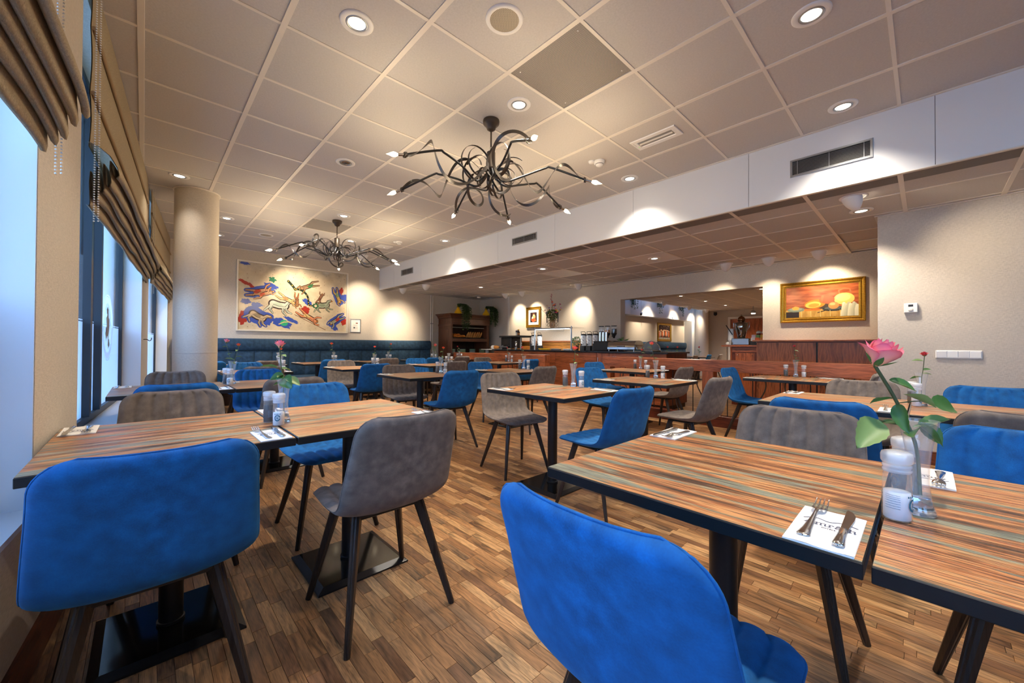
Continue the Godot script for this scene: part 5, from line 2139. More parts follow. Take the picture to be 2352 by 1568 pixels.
func figure(im: Image, x: float, y: float, sc: float, rot: float, skin: Color, cloth: Color, halo: Color, has_halo: bool, four := false) -> void:
	var limbs := [[[Vector2(0, 0), Vector2(0.25, 0.02), Vector2(0.5, 0.06)], 0.15, 0.15], [[Vector2(0.5, 0.05), Vector2(0.72, 0.30), Vector2(0.98, 0.24)], 0.07, 0.045], [[Vector2(0.46, 0.0), Vector2(0.66, -0.26), Vector2(0.9, -0.34)], 0.07, 0.045], [[Vector2(0, 0.02), Vector2(-0.36, 0.17), Vector2(-0.82, 0.06)], 0.11, 0.05], [[Vector2(0, 0), Vector2(-0.30, -0.16), Vector2(-0.70, -0.30)], 0.11, 0.05]]
	if four:
		limbs = [[[Vector2(-0.35, 0), Vector2(0, 0.04), Vector2(0.35, 0)], 0.22, 0.20], [[Vector2(0.35, -0.02), Vector2(0.5, -0.3), Vector2(0.7, -0.36)], 0.13, 0.09], [[Vector2(0.35, 0.1), Vector2(0.55, 0.35), Vector2(0.8, 0.4)], 0.08, 0.04], [[Vector2(0.25, 0.12), Vector2(0.3, 0.42), Vector2(0.5, 0.6)], 0.08, 0.04], [[Vector2(-0.35, 0.1), Vector2(-0.45, 0.4), Vector2(-0.25, 0.62)], 0.09, 0.04], [[Vector2(-0.4, 0.05), Vector2(-0.6, 0.35), Vector2(-0.75, 0.55)], 0.08, 0.04]]
	var xf := Transform2D(rot, Vector2(sc, sc), 0.0, Vector2(x, y))
	var passes := [[2.6, halo], [1.25, c8(52, 36, 30)], [0.86, skin]]
	for p in 3:
		if p == 0 and not has_halo:
			continue
		for l in limbs:
			var q := []
			for v in l[0]:
				q.append(xf * v)
			stroke(im, q, l[1] * sc * passes[p][0], l[2] * sc * passes[p][0], passes[p][1])
		if not four:
			var h := xf * Vector2(0.70, 0.06)
			dab(im, h.x, h.y, 0.12 * sc * passes[p][0], 0.12 * sc * passes[p][0], passes[p][1])
	var h2 := xf * (Vector2(0.76, 0.02) if not four else Vector2(0.78, -0.32))
	dab(im, h2.x, h2.y, 0.09 * sc, 0.07 * sc, c8(150, 100, 50))
	var cl := xf * Vector2(-0.05, -0.02)
	dab(im, cl.x, cl.y, 0.24 * sc, 0.13 * sc, cloth, rot, 0.15)
	for k in 5:   # dark modelling strokes
		var l: Array = limbs[k % limbs.size()]
		var q := []
		for v in l[0]:
			q.append(xf * (v + Vector2(0.02, 0.05)))
		stroke(im, q, 0.018 * sc, 0.012 * sc, skin.darkened(0.5))

func mural_image() -> Image:
	var w := 640
	var h := 416
	var n := noise(5, 0.012, 4)
	var im := image_of(w, h, func(x: int, y: int) -> Color:
		var v := 0.5 + 0.5 * n.get_noise_2d(x, y)
		var c := c8(222, 206, 176).lerp(c8(190, 172, 144), clampf(v * 1.1 - 0.1, 0.0, 1.0))
		return c.lerp(c8(150, 146, 140), clampf((60.0 - y) / 90.0, 0.0, 0.5) * clampf(v * 1.6, 0.0, 1.0)))
	var r := RandomNumberGenerator.new()
	r.seed = 4
	for k in 150:
		dab(im, r.randf() * w, r.randf() * h, r.randf_range(1.0, 2.6), r.randf_range(1.0, 2.0), c8(128, 98, 74))
	var blue := c8(62, 84, 168)
	for q in [[0.97, 0.42, 26, 46], [0.93, 0.5, 18, 24], [0.36, 0.88, 62, 26], [0.45, 0.83, 46, 12], [0.6, 0.53, 34, 16], [0.15, 0.62, 30, 14], [0.12, 0.77, 44, 22], [0.24, 0.84, 30, 34], [0.06, 0.58, 26, 16], [0.27, 0.32, 40, 16], [0.86, 0.9, 40, 18], [0.05, 0.02, 26, 8]]:
		dab(im, q[0] * w, q[1] * h, q[2], q[3], blue, q[0], 0.22)
	for q in [[0.05, 0.30, 34, 10, 0.5], [0.11, 0.36, 30, 10, 0.9], [0.04, 0.82, 24, 44, 0.2], [0.58, 0.66, 26, 26, 0.6], [0.93, 0.33, 16, 40, 0.4], [0.97, 0.82, 18, 26, 0.1]]:
		dab(im, q[0] * w, q[1] * h, q[2], q[3], c8(168, 52, 40), q[4], 0.2)
	figure(im, 0.16 * w, 0.42 * h, 84, -0.35, c8(196, 142, 104), c8(170, 60, 44), blue, true)
	figure(im, 0.20 * w, 0.46 * h, 69, -0.5, c8(204, 152, 110), c8(200, 90, 60), blue, false)
	figure(im, 0.62 * w, 0.26 * h, 79, 2.6, c8(150, 118, 90), c8(60, 120, 80), blue, false)
	figure(im, 0.34 * w, 0.60 * h, 99, 0.18, c8(196, 202, 184), c8(176, 190, 168), blue, false, true)
	figure(im, 0.40 * w, 0.50 * h, 76, 0.35, c8(214, 172, 112), c8(190, 120, 60), blue, false)
	figure(im, 0.50 * w, 0.50 * h, 56, 1.4, c8(176, 118, 74), c8(140, 90, 60), blue, false)
	figure(im, 0.75 * w, 0.56 * h, 79, -0.1, c8(158, 164, 140), c8(130, 140, 116), blue, false, true)
	figure(im, 0.72 * w, 0.46 * h, 51, -1.2, c8(140, 98, 70), c8(120, 70, 50), blue, false)
	figure(im, 0.90 * w, 0.38 * h, 69, 1.1, c8(206, 166, 96), c8(120, 160, 120), blue, true)
	figure(im, 0.60 * w, 0.76 * h, 89, 0.42, c8(214, 138, 96), c8(206, 180, 120), blue, false)
	figure(im, 0.16 * w, 0.79 * h, 84, 0.5, c8(196, 172, 138), c8(150, 130, 100), blue, true, true)
	figure(im, 0.90 * w, 0.79 * h, 71, 2.4, c8(168, 164, 138), c8(196, 60, 50), blue, true)
	var sn := []
	for k in 26:
		var t := k / 25.0
		sn.append(Vector2((0.42 + 0.24 * t + 0.02 * sin(t * 12.0)) * w, (0.22 + 0.34 * t + 0.05 * sin(t * 9.0)) * h))
	stroke(im, sn, 8.0, 5.0, c8(40, 50, 40))
	for k in range(0, 26, 2):
		dab(im, sn[k].x, sn[k].y, 3.0, 3.0, c8(214, 168, 60))
	dab(im, 0.385 * w, 0.88 * h, 22, 20, c8(60, 170, 120))
	stroke(im, [Vector2(0.34 * w, 0.90 * h), Vector2(0.385 * w, 0.865 * h), Vector2(0.43 * w, 0.86 * h)], 3.0, 3.0, c8(214, 190, 140))
	dab(im, 0.68 * w, 0.58 * h, 18, 18, c8(46, 92, 60), 0.0, 0.2)
	dab(im, 0.68 * w, 0.58 * h, 9, 9, c8(206, 190, 160))
	stroke(im, [Vector2(0.48 * w, 0.74 * h), Vector2(0.78 * w, 0.97 * h)], 1.6, 1.6, c8(110, 66, 44))
	dab(im, 0.28 * w, 0.22 * h, 20, 16, c8(52, 120, 90), 0.4, 0.4)
	return im

func still_life_image() -> Image:
	var w := 420
	var h := 200
	var n := noise(15, 0.03, 3)
	var im := image_of(w, h, func(x: int, y: int) -> Color:
		var v := n.get_noise_2d(x * 0.25, y * 1.5)
		var c := c8(132, 66, 40).lerp(c8(170, 92, 52), clampf(0.5 + v, 0.0, 1.0))
		if y > 150 - 14 * (x / float(w)):
			c = c8(196, 156, 82).lerp(c8(170, 128, 62), clampf(0.5 + n.get_noise_2d(x, y * 0.4), 0.0, 1.0))
			if x < 82 and y > 160:
				c = c8(48, 40, 40)
		return c)
	dab(im, 62, 148, 54, 15, c8(116, 126, 108))
	dab(im, 60, 144, 40, 9, c8(140, 148, 126))
	dab(im, 60, 138, 22, 12, c8(222, 156, 66), 0.0, 0.12)
	dab(im, 196, 132, 78, 17, c8(70, 58, 48))
	dab(im, 176, 116, 62, 28, c8(206, 122, 40), -0.08)
	dab(im, 166, 120, 46, 20, c8(236, 178, 84), -0.08)
	dab(im, 170, 124, 32, 12, c8(222, 142, 56), -0.08)
	dab(im, 140, 152, 30, 7, c8(206, 116, 48))
	dab(im, 184, 150, 28, 7, c8(196, 104, 44))
	stroke(im, [Vector2(318, 66), Vector2(312, 40), Vector2(340, 30), Vector2(372, 34), Vector2(378, 56)], 4.0, 4.0, c8(150, 96, 60))
	dab(im, 342, 92, 56, 36, c8(226, 176, 92))
	dab(im, 336, 84, 40, 22, c8(238, 196, 116))
	dab(im, 246, 92, 44, 24, c8(158, 80, 46))
	stroke(im, [Vector2(214, 100), Vector2(222, 70)], 9.0, 7.0, c8(176, 92, 50))
	dab(im, 282, 150, 62, 16, c8(52, 56, 56))
	dab(im, 282, 146, 50, 11, c8(84, 88, 84))
	dab(im, 284, 130, 30, 22, c8(214, 132, 72))
	dab(im, 278, 122, 16, 8, c8(234, 168, 106))
	stroke(im, [Vector2(250, 156), Vector2(192, 172)], 3.0, 2.0, c8(44, 40, 38))
	for k in 9:
		stroke(im, [Vector2(340 + k * 9, 122 + k % 3 * 8), Vector2(336 + k * 9, 160), Vector2(330 + k * 10, 198)], 9.0, 11.0, c8(206, 200, 170).darkened(0.06 * (k % 4)))
	for k in 5:
		stroke(im, [Vector2(96 + k * 56, 160), Vector2(98 + k * 56, 198)], 1.6, 1.6, c8(224, 190, 118))
	return im

func crowd_image() -> Image:
	var w := 220
	var h := 150
	var im := image_of(w, h, func(x: int, y: int) -> Color:
		if y > 130:
			return c8(206, 196, 176) if (int(x / 12.0) + int(y / 7.0)) % 2 == 0 else c8(30, 26, 24)
		return c8(34, 24, 24).lerp(c8(60, 34, 30), y / 150.0))
	var r := RandomNumberGenerator.new()
	r.seed = 12
	for k in 13:
		var x := 14.0 + k * 16.0
		var y := r.randf_range(52, 70)
		var col: Color = [c8(160, 70, 50), c8(214, 190, 160), c8(70, 52, 56), c8(196, 120, 70)][k % 4]
		dab(im, x, y + 34, 7.5, 32, col, 0.0, 0.1)
		dab(im, x, y, 5, 6, c8(222, 172, 132))
	for k in 8:
		dab(im, r.randf() * w, r.randf() * 30, 4, 2, c8(190, 170, 150))
	return im

func portrait_image() -> Image:
	var im := Image.create(90, 140, false, Image.FORMAT_RGB8)
	im.fill(c8(46, 34, 34))
	dab(im, 44, 96, 30, 40, c8(176, 84, 52), 0.1, 0.1)
	dab(im, 50, 60, 20, 26, c8(206, 150, 96), 0.0, 0.1)
	dab(im, 48, 34, 12, 14, c8(224, 184, 146))
	dab(im, 46, 24, 14, 9, c8(120, 74, 44))
	dab(im, 30, 74, 10, 16, c8(228, 208, 176), 0.3)
	dab(im, 66, 116, 16, 10, c8(206, 110, 60))
	return im

func notice_image() -> Image:
	var im := Image.create(60, 80, false, Image.FORMAT_RGB8)
	im.fill(c8(236, 232, 224))
	im.fill_rect(Rect2i(32, 14, 20, 8), c8(120, 60, 50))
	im.fill_rect(Rect2i(10, 50, 16, 12), c8(80, 84, 92))
	for y in range(30, 46, 4):
		im.fill_rect(Rect2i(10, y, 38, 1), c8(150, 146, 140))
	for y in range(50, 66, 4):
		im.fill_rect(Rect2i(30, y, 20, 1), c8(150, 146, 140))
	return im

func picture(called: String, label: String, xf: Transform3D, w: float, h: float, prof: Array, fm: Material, im: Image, inset: float, mat_w := 0.0) -> Node3D:
	var o := thing(called, label, "picture", xf.origin)
	var b := Transform3D(xf.basis, Vector3.ZERO)
	var s := S()
	mitred(s, w, h, prof, b)
	part("frame", s, fm, o)
	s = S()
	box(s, b * Vector3(0, 0, 0.004), Vector3(w - 0.012, h - 0.012, 0.008), 0.0, b.basis)
	part("backing", s, m.dark, o)
	if mat_w > 0.0:
		s = S()
		mitred(s, w - inset * 2.0 + 0.004, h - inset * 2.0 + 0.004, [Vector2(0, 0.010), Vector2(mat_w, 0.010), Vector2(mat_w + 0.001, 0.009)], b)
		part("mount", s, m.paper, o)
	s = S()
	var hw := w * 0.5 - inset - mat_w + 0.002
	var hh := h * 0.5 - inset - mat_w + 0.002
	quad(s, b * Vector3(-hw, -hh, 0.0088), b * Vector3(hw, -hh, 0.0088), b * Vector3(hw, hh, 0.0088), b * Vector3(-hw, hh, 0.0088), Vector2(0, 1), Vector2(1, 1), Vector2(1, 0), Vector2(0, 0))
	var k := plain(Color.WHITE, 0.12 if called != "framed_painting_plain" else 0.6)
	k.albedo_texture = tex_of(im)
	part("canvas", s, k, o)
	return o

const GOLD_PROF := [Vector2(0, 0), Vector2(0.0, 0.030), Vector2(0.008, 0.036), Vector2(0.018, 0.034), Vector2(0.026, 0.022), Vector2(0.036, 0.018), Vector2(0.050, 0.026), Vector2(0.056, 0.026), Vector2(0.062, 0.014), Vector2(0.074, 0.012), Vector2(0.076, 0.008)]

func build_pictures() -> void:
	picture("mural_painting", "large framed painting of tumbling figures on a cream ground above the booth", Transform3D(Basis.IDENTITY, Vector3(2.355, 2.048, BACK)), 2.12, 1.385, [Vector2(0, 0), Vector2(0, 0.035), Vector2(0.004, 0.04), Vector2(0.026, 0.04), Vector2(0.03, 0.03), Vector2(0.032, 0.008)], m.frame_cream, mural_image(), 0.032)
	picture("framed_notice", "small silver framed notice to the right of the large painting", Transform3D(Basis.IDENTITY, Vector3(3.60, 1.54, BACK)), 0.245, 0.325, [Vector2(0, 0), Vector2(0, 0.014), Vector2(0.018, 0.02), Vector2(0.022, 0.008)], m.alu, notice_image(), 0.022, 0.03)
	var side := Basis(Vector3(0, 0, 1), Vector3.UP, Vector3(-1, 0, 0))
	var o := picture("still_life_painting", "gold framed still life with bread and cheese on the right wall", Transform3D(side, Vector3(RIGHT, 1.786, -1.07)), 1.0, 0.615, GOLD_PROF, m.gold, still_life_image(), 0.076)
	rope_trim(o, side, 1.0, 0.615)
	o = picture("small_portrait", "small gold framed portrait with a white mount above the buffet", Transform3D(side, Vector3(RIGHT, 1.827, -6.925)), 0.505, 0.53, GOLD_PROF, m.gold, portrait_image(), 0.076, 0.062)
	rope_trim(o, side, 0.505, 0.53)
	picture("group_painting", "gold framed painting of a dark crowd in the next room", Transform3D(Basis.IDENTITY, Vector3(13.28, 1.59, -6.3)), 1.02, 0.64, GOLD_PROF, m.gold, crowd_image(), 0.076)

func rope_trim(o: Node3D, b: Basis, w: float, h: float) -> void:
	var s := S()
	var step := 0.02
	for e in 4:
		var l := w if e % 2 == 0 else h
		var n := int(l / step)
		for k in n:
			var t := (k + 0.5) / n - 0.5
			var p := Vector3(t * w, (h * 0.5 - 0.012) * (1 if e == 0 else -1), 0.036) if e % 2 == 0 else Vector3((w * 0.5 - 0.012) * (1 if e == 1 else -1), t * h, 0.036)
			var tw := Basis(Vector3(0, 0, 1), 0.7 + (0.0 if e % 2 == 0 else PI * 0.5))
			box(s, b * p, Vector3(0.019, 0.0085, 0.006), 0.003, b * tw)
	part("rope_moulding", s, m.gold, o)

func build_wall_fittings() -> void:
	# thermostat
	var o := thing("thermostat", "white wall thermostat with a dial on the projecting wall", "thermostat", Vector3(5.43, 1.492, -0.10))
	var s := S()
	span(s, Vector3(-0.028, -0.045, -0.047), Vector3(0, 0.045, 0.047), 0.004)
	part("case", s, m.white, o)
	s = S()
	span(s, Vector3(-0.0288, 0.012, -0.017), Vector3(-0.027, 0.032, 0.017), 0.0)
	part("display", s, m.dark, o)
	s = S()
	lathe(s, [Vector2(0.017, 0), Vector2(0.017, 0.004), Vector2(0.014, 0.006), Vector2(0, 0.006)], 24, Vector3(-0.028, -0.018, 0), basis_y(Vector3(-1, 0, 0)))
	part("dial", s, m.offwhite, o)
	# switch panel
	o = thing("light_switch_panel", "white row of four rocker light switches on the projecting wall", "light switch", Vector3(5.43, 1.046, 0.203))
	s = S()
	span(s, Vector3(-0.010, -0.038, -0.143), Vector3(0, 0.038, 0.143), 0.005)
	part("plate", s, m.white, o)
	for k in 4:
		s = S()
		box(s, Vector3(-0.011, 0, (k - 1.5) * 0.0685), Vector3(0.006, 0.060, 0.0655), 0.002, Basis(Vector3(0, 0, 1), 0.05 if k % 2 == 0 else -0.03))
		part("rocker", s, m.white, o)
	# heating pipes in the corner
	for q in [[5.60, "left one of two thin white riser pipes beside the bread cabinet"], [5.655, "right one of two thin white riser pipes beside the bread cabinet"]]:
		o = thing("riser_pipe", q[1], "pipe", Vector3(q[0], 0, BACK + 0.045), 0.0, "riser pipes")
		s = S()
		lathe(s, [Vector2(0.014, 0), Vector2(0.014, LOW - 0.002)], 14)
		part("pipe", s, m.offwhite, o)
		s = S()
		lathe(s, [Vector2(0.0145, 1.66), Vector2(0.019, 1.665), Vector2(0.019, 1.685), Vector2(0.0145, 1.69)], 14)
		part("clamp", s, m.grey, o)
	# panelled cupboard under the still life
	o = thing("wall_cupboard", "reddish wood panelled low cupboard under the still life", "cupboard")
	s = S()
	span(s, Vector3(7.115, 0.0, -1.85), Vector3(RIGHT, 1.185, -0.34))
	part("carcass", s, m.mahogany, o)
	for q in [[-1.85, -1.095], [-1.075, -0.34]]:
		s = S()
		span(s, Vector3(7.10, 0.02, q[0]), Vector3(7.116, 1.17, q[1]), 0.002, Vector2(q[0], 0.3))
		part("panel", s, m.cherry_pale, o)
	s = S()
	span(s, Vector3(7.108, 0.02, -1.095), Vector3(7.116, 1.17, -1.075))
	part("joint", s, m.dark, o)
	s = S()
	span(s, Vector3(7.06, 1.185, -1.90), Vector3(RIGHT, 1.212, -0.336), 0.004)
	part("ledge", s, m.cherry_pale, o)

# ---------------------------------------------------------------- bread cabinet in the corner
func build_bread_cabinet() -> void:
	var o := thing("bread_cabinet", "dark wooden cabinet with open shelves in the far corner", "cabinet", Vector3(6.41, 0, -8.40))
	# local: front at z = 0, back at z = -0.6
	var hw := 0.64
	var s := S()
	span(s, Vector3(-hw, 0, -0.6), Vector3(-hw + 0.045, 1.80, 0), 0.004)
	part("side_panel", s, m.walnut, o)
	s = S()
	span(s, Vector3(hw - 0.09, 0, -0.6), Vector3(hw, 1.80, 0), 0.004)
	part("side_panel", s, m.walnut, o)
	s = S()
	span(s, Vector3(-hw - 0.006, 0.25, -0.50), Vector3(-hw, 1.52, -0.10), 0.003)
	part("inset_panel", s, m.walnut, o)
	s = S()
	span(s, Vector3(-hw - 0.012, 1.60, -0.6), Vector3(-hw + 0.002, 1.66, 0.01), 0.004)
	part("moulding", s, m.walnut, o)
	s = S()
	span(s, Vector3(-hw + 0.04, 0.05, -0.6), Vector3(hw - 0.08, 1.78, -0.575))
	part("back_board", s, m.walnut_dark, o)
	s = S()
	span(s, Vector3(-hw + 0.001, 1.64, -0.6), Vector3(hw - 0.001, 1.80, 0.012), 0.004)
	part("frieze", s, m.walnut, o)
	s = S()
	var pf := [[0.0, 1.80], [0.02, 1.82], [0.025, 1.84], [0.06, 1.88], [0.095, 1.90], [0.1, 1.92]]
	for i in pf.size() - 1:
		var a: float = pf[i][0]
		var b: float = pf[i + 1][0]
		var y0: float = pf[i][1]
		var y1: float = pf[i + 1][1]
		var q0 := [Vector3(-hw - a, y0, a), Vector3(hw + a * 0.4, y0, a), Vector3(hw + a * 0.4, y0, -0.6), Vector3(-hw - a, y0, -0.6)]
		var q1 := [Vector3(-hw - b, y1, b), Vector3(hw + b * 0.4, y1, b), Vector3(hw + b * 0.4, y1, -0.6), Vector3(-hw - b, y1, -0.6)]
		for k in 4:
			var j := (k + 1) % 4
			quad(s, q0[k], q0[j], q1[j], q1[k])
	span(s, Vector3(-hw - 0.1, 1.90, -0.6), Vector3(hw + 0.04, 1.922, 0.1), 0.004)
	part("cornice", s, m.walnut, o)
	for y in [0.86, 1.255]:
		s = S()
		span(s, Vector3(-hw + 0.04, y - (0.06 if y > 1.0 else 0.02), -0.57), Vector3(hw - 0.085, y + 0.02, 0.0), 0.004)
		part("shelf", s, m.walnut, o)
	s = S()
	span(s, Vector3(-hw + 0.04, 0.0, -0.57), Vector3(hw - 0.085, 0.84, -0.03), 0.003)
	part("lower_front", s, m.walnut, o)
	s = S()
	rod(s, Vector3(-hw + 0.05, 1.57, -0.12), Vector3(hw - 0.1, 1.57, -0.12), 0.012)
	part("rail", s, m.alu, o)
	# baskets of croissants and loaves
	var base := Vector3(6.41, 1.275, -8.40)
	var tr := [["bread_tray", "dark tray of croissants on the cabinet shelf", -0.33], ["bread_tray", "dark tray of crusty rolls on the cabinet shelf", 0.26]]
	for q in tr:
		var t := thing(q[0], q[1], "tray", base + Vector3(q[2], 0, -0.22), 0.0, "bread trays")
		var s2 := S()
		span(s2, Vector3(-0.25, 0, -0.16), Vector3(0.25, 0.008, 0.16), 0.002)
		mitred(s2, 0.52, 0.34, [Vector2(0, 0.03), Vector2(0.004, 0.034), Vector2(0.012, 0.006)], Transform3D(Basis(Vector3.RIGHT, Vector3(0, 0, -1), Vector3.UP), Vector3.ZERO))
		part("dish", s2, m.black, t)
	var cm := S()
	var rows := []
	for i in 13:
		var t := i / 12.0
		var a := lerpf(-1.3, 1.3, t)
		var c := Vector3(sin(a) * 0.05, 0, cos(a) * 0.05 - 0.035)
		var tg := Vector3(cos(a), 0, -sin(a))
		var nn := Vector3(sin(a), 0, cos(a))
		var r := 0.006 + 0.024 * pow(sin(PI * t), 0.8) * (1.0 + 0.12 * sin(t * 40.0))
		var row := []
		for j in 9:
			var w := TAU * j / 8.0
			row.append(c + (nn * cos(w) + Vector3.UP * sin(w)) * r)
		rows.append(row)
	sheet(cm, rows, true)
	var croissant := mesh_of(cm)
	var lm := S()
	rows = []
	for i in 11:
		var t := i / 10.0
		var r := 0.034 * pow(sin(PI * clampf(t, 0.02, 0.98)), 0.45)
		var row := []
		for j in 11:
			var w := TAU * j / 10.0
			row.append(Vector3(cos(w) * r, sin(w) * r * (0.9 + 0.05 * sin(t * 25.0)), (t - 0.5) * 0.22))
		rows.append(row)
	sheet(lm, rows)
	var roll := mesh_of(lm)
	var r3 := RandomNumberGenerator.new()
	r3.seed = 5
	for k in 26:
		var c := part_mesh("croissant", croissant, m.croissant, self)
		tag(c, "golden croissant in the heap on the left cabinet tray", "croissant", "croissants on the tray")
		c.position = base + Vector3(-0.33 + r3.randf_range(-0.19, 0.19), 0.035 + 0.035 * (k / 10), -0.22 + r3.randf_range(-0.10, 0.11))
		c.rotation = Vector3(r3.randf_range(-0.4, 0.4), r3.randf() * TAU, r3.randf_range(-0.4, 0.4))
	for k in 12:
		var c := part_mesh("bread_roll", roll, m.bread, self)
		tag(c, "crusty bread roll leaning upright on the right cabinet tray", "bread roll", "bread rolls on the tray")
		c.position = base + Vector3(0.06 + 0.037 * k, 0.09, -0.24 + 0.05 * (k % 2))
		c.rotation = Vector3(-1.15 + r3.randf_range(-0.15, 0.15), 0.3, 0.0)
	# piles of coloured plates below
	var pm := S()
	lathe(pm, [Vector2(0, 0), Vector2(0.055, 0.0), Vector2(0.085, 0.008), Vector2(0.088, 0.0105), Vector2(0.082, 0.0105), Vector2(0.05, 0.005), Vector2(0, 0.005)], 24)
	var plate := mesh_of(pm)
	var tint := [c8(150, 196, 176), c8(206, 178, 112), c8(112, 168, 206), c8(186, 206, 150), c8(206, 190, 196), c8(120, 190, 160)]
	var mats := []
	for t in tint:
		mats.append(plain(t, 0.3))
	for p in 4:
		for k in 11:
			var c := part_mesh("plate", plate, mats[(k * 5 + p * 3 + int(k / 3.0)) % 6], self)
			tag(c, "pastel plate in %s pile from the left on the cabinet's lower shelf" % ["the first", "the second", "the third", "the fourth"][p], "plate", "plates in the %s pile" % ["first", "second", "third", "fourth"][p])
			c.position = Vector3(6.41 - 0.52 + 0.335 * p, 0.882 + 0.0105 * k, -8.40 - 0.13)
	# yellow jugs with trailing plants on top
	for q in [[-0.39, -0.05, "yellow jug with a long trailing plant on the cabinet's left end"], [0.56, -0.05, "yellow jug with a trailing plant on the cabinet's right end"]]:
		var at := Vector3(6.41 + q[0], 1.922, -8.40 + q[1])
		var j := thing("yellow_jug", (q[2] as String).replace(" with a long trailing plant", " beside the longer plant").replace(" with a trailing plant", " beside the shorter plant"), "jug", at, 0.0, "yellow jugs")
		var s3 := S()
		lathe(s3, [Vector2(0, 0), Vector2(0.075, 0), Vector2(0.10, 0.035), Vector2(0.092, 0.06), Vector2(0.035, 0.14), Vector2(0.03, 0.18), Vector2(0.042, 0.215), Vector2(0.038, 0.215), Vector2(0.026, 0.18), Vector2(0.0, 0.17)], 24)
		part("body", s3, m.yellow, j)
		var pl := thing("trailing_plant", ("long" if q[0] < 0 else "short") + " green trailing plant hanging from a yellow jug on the cabinet", "plant", at + Vector3(0, 0.2, 0), 0.0, "trailing plants")
		trail(pl, 26 if q[0] < 0 else 20, 0.62 if q[0] < 0 else 0.50, 31 + int(q[0] * 10), Vector3(0.10, 0, 0.20), 0.042)

# strands of small leaves that rise from the origin, tip over towards dir and hang
func trail(o: Node3D, strands: int, drop: float, sd: int, dir: Vector3, size: float) -> void:
	var r := RandomNumberGenerator.new()
	r.seed = sd
	var st := S()
	var lv := S()
	for k in strands:
		var l := drop * r.randf_range(0.35, 1.0)
		var sp := Vector3(r.randf_range(-0.07, 0.07), 0, r.randf_range(-0.03, 0.05))
		var pts := smooth_path([Vector3(0, -0.01, 0), Vector3(0, 0.06, 0) + dir * 0.35 + sp, dir * 0.9 + sp * 1.4 + Vector3(0, -0.02, 0), dir + sp * 1.6 + Vector3(0, -l * 0.5, 0), dir * 1.02 + sp * 1.5 + Vector3(0, -l, 0)], 5)
		tube(st, pts, 0.0015, 4)
		for p in pts:
			for g in 5:
				var a := r.randf() * TAU
				var d := Vector3(cos(a), r.randf_range(-0.9, 0.3), sin(a)).normalized()
				var n := d.cross(Vector3(cos(a + 1.3), 0.4, sin(a + 1.3))).normalized()
				var b: Vector3 = p
				var w := d.cross(n) * size * 0.34
				var c := b + d * size * 0.55 + n * size * 0.08
				quad(lv, b, c + w, b + d * size, c - w)
	part("stems", st, m.stem, o)
	var q := part("leaves", lv, m.leaf_small, o)
	q.set_meta("kind", "stuff")

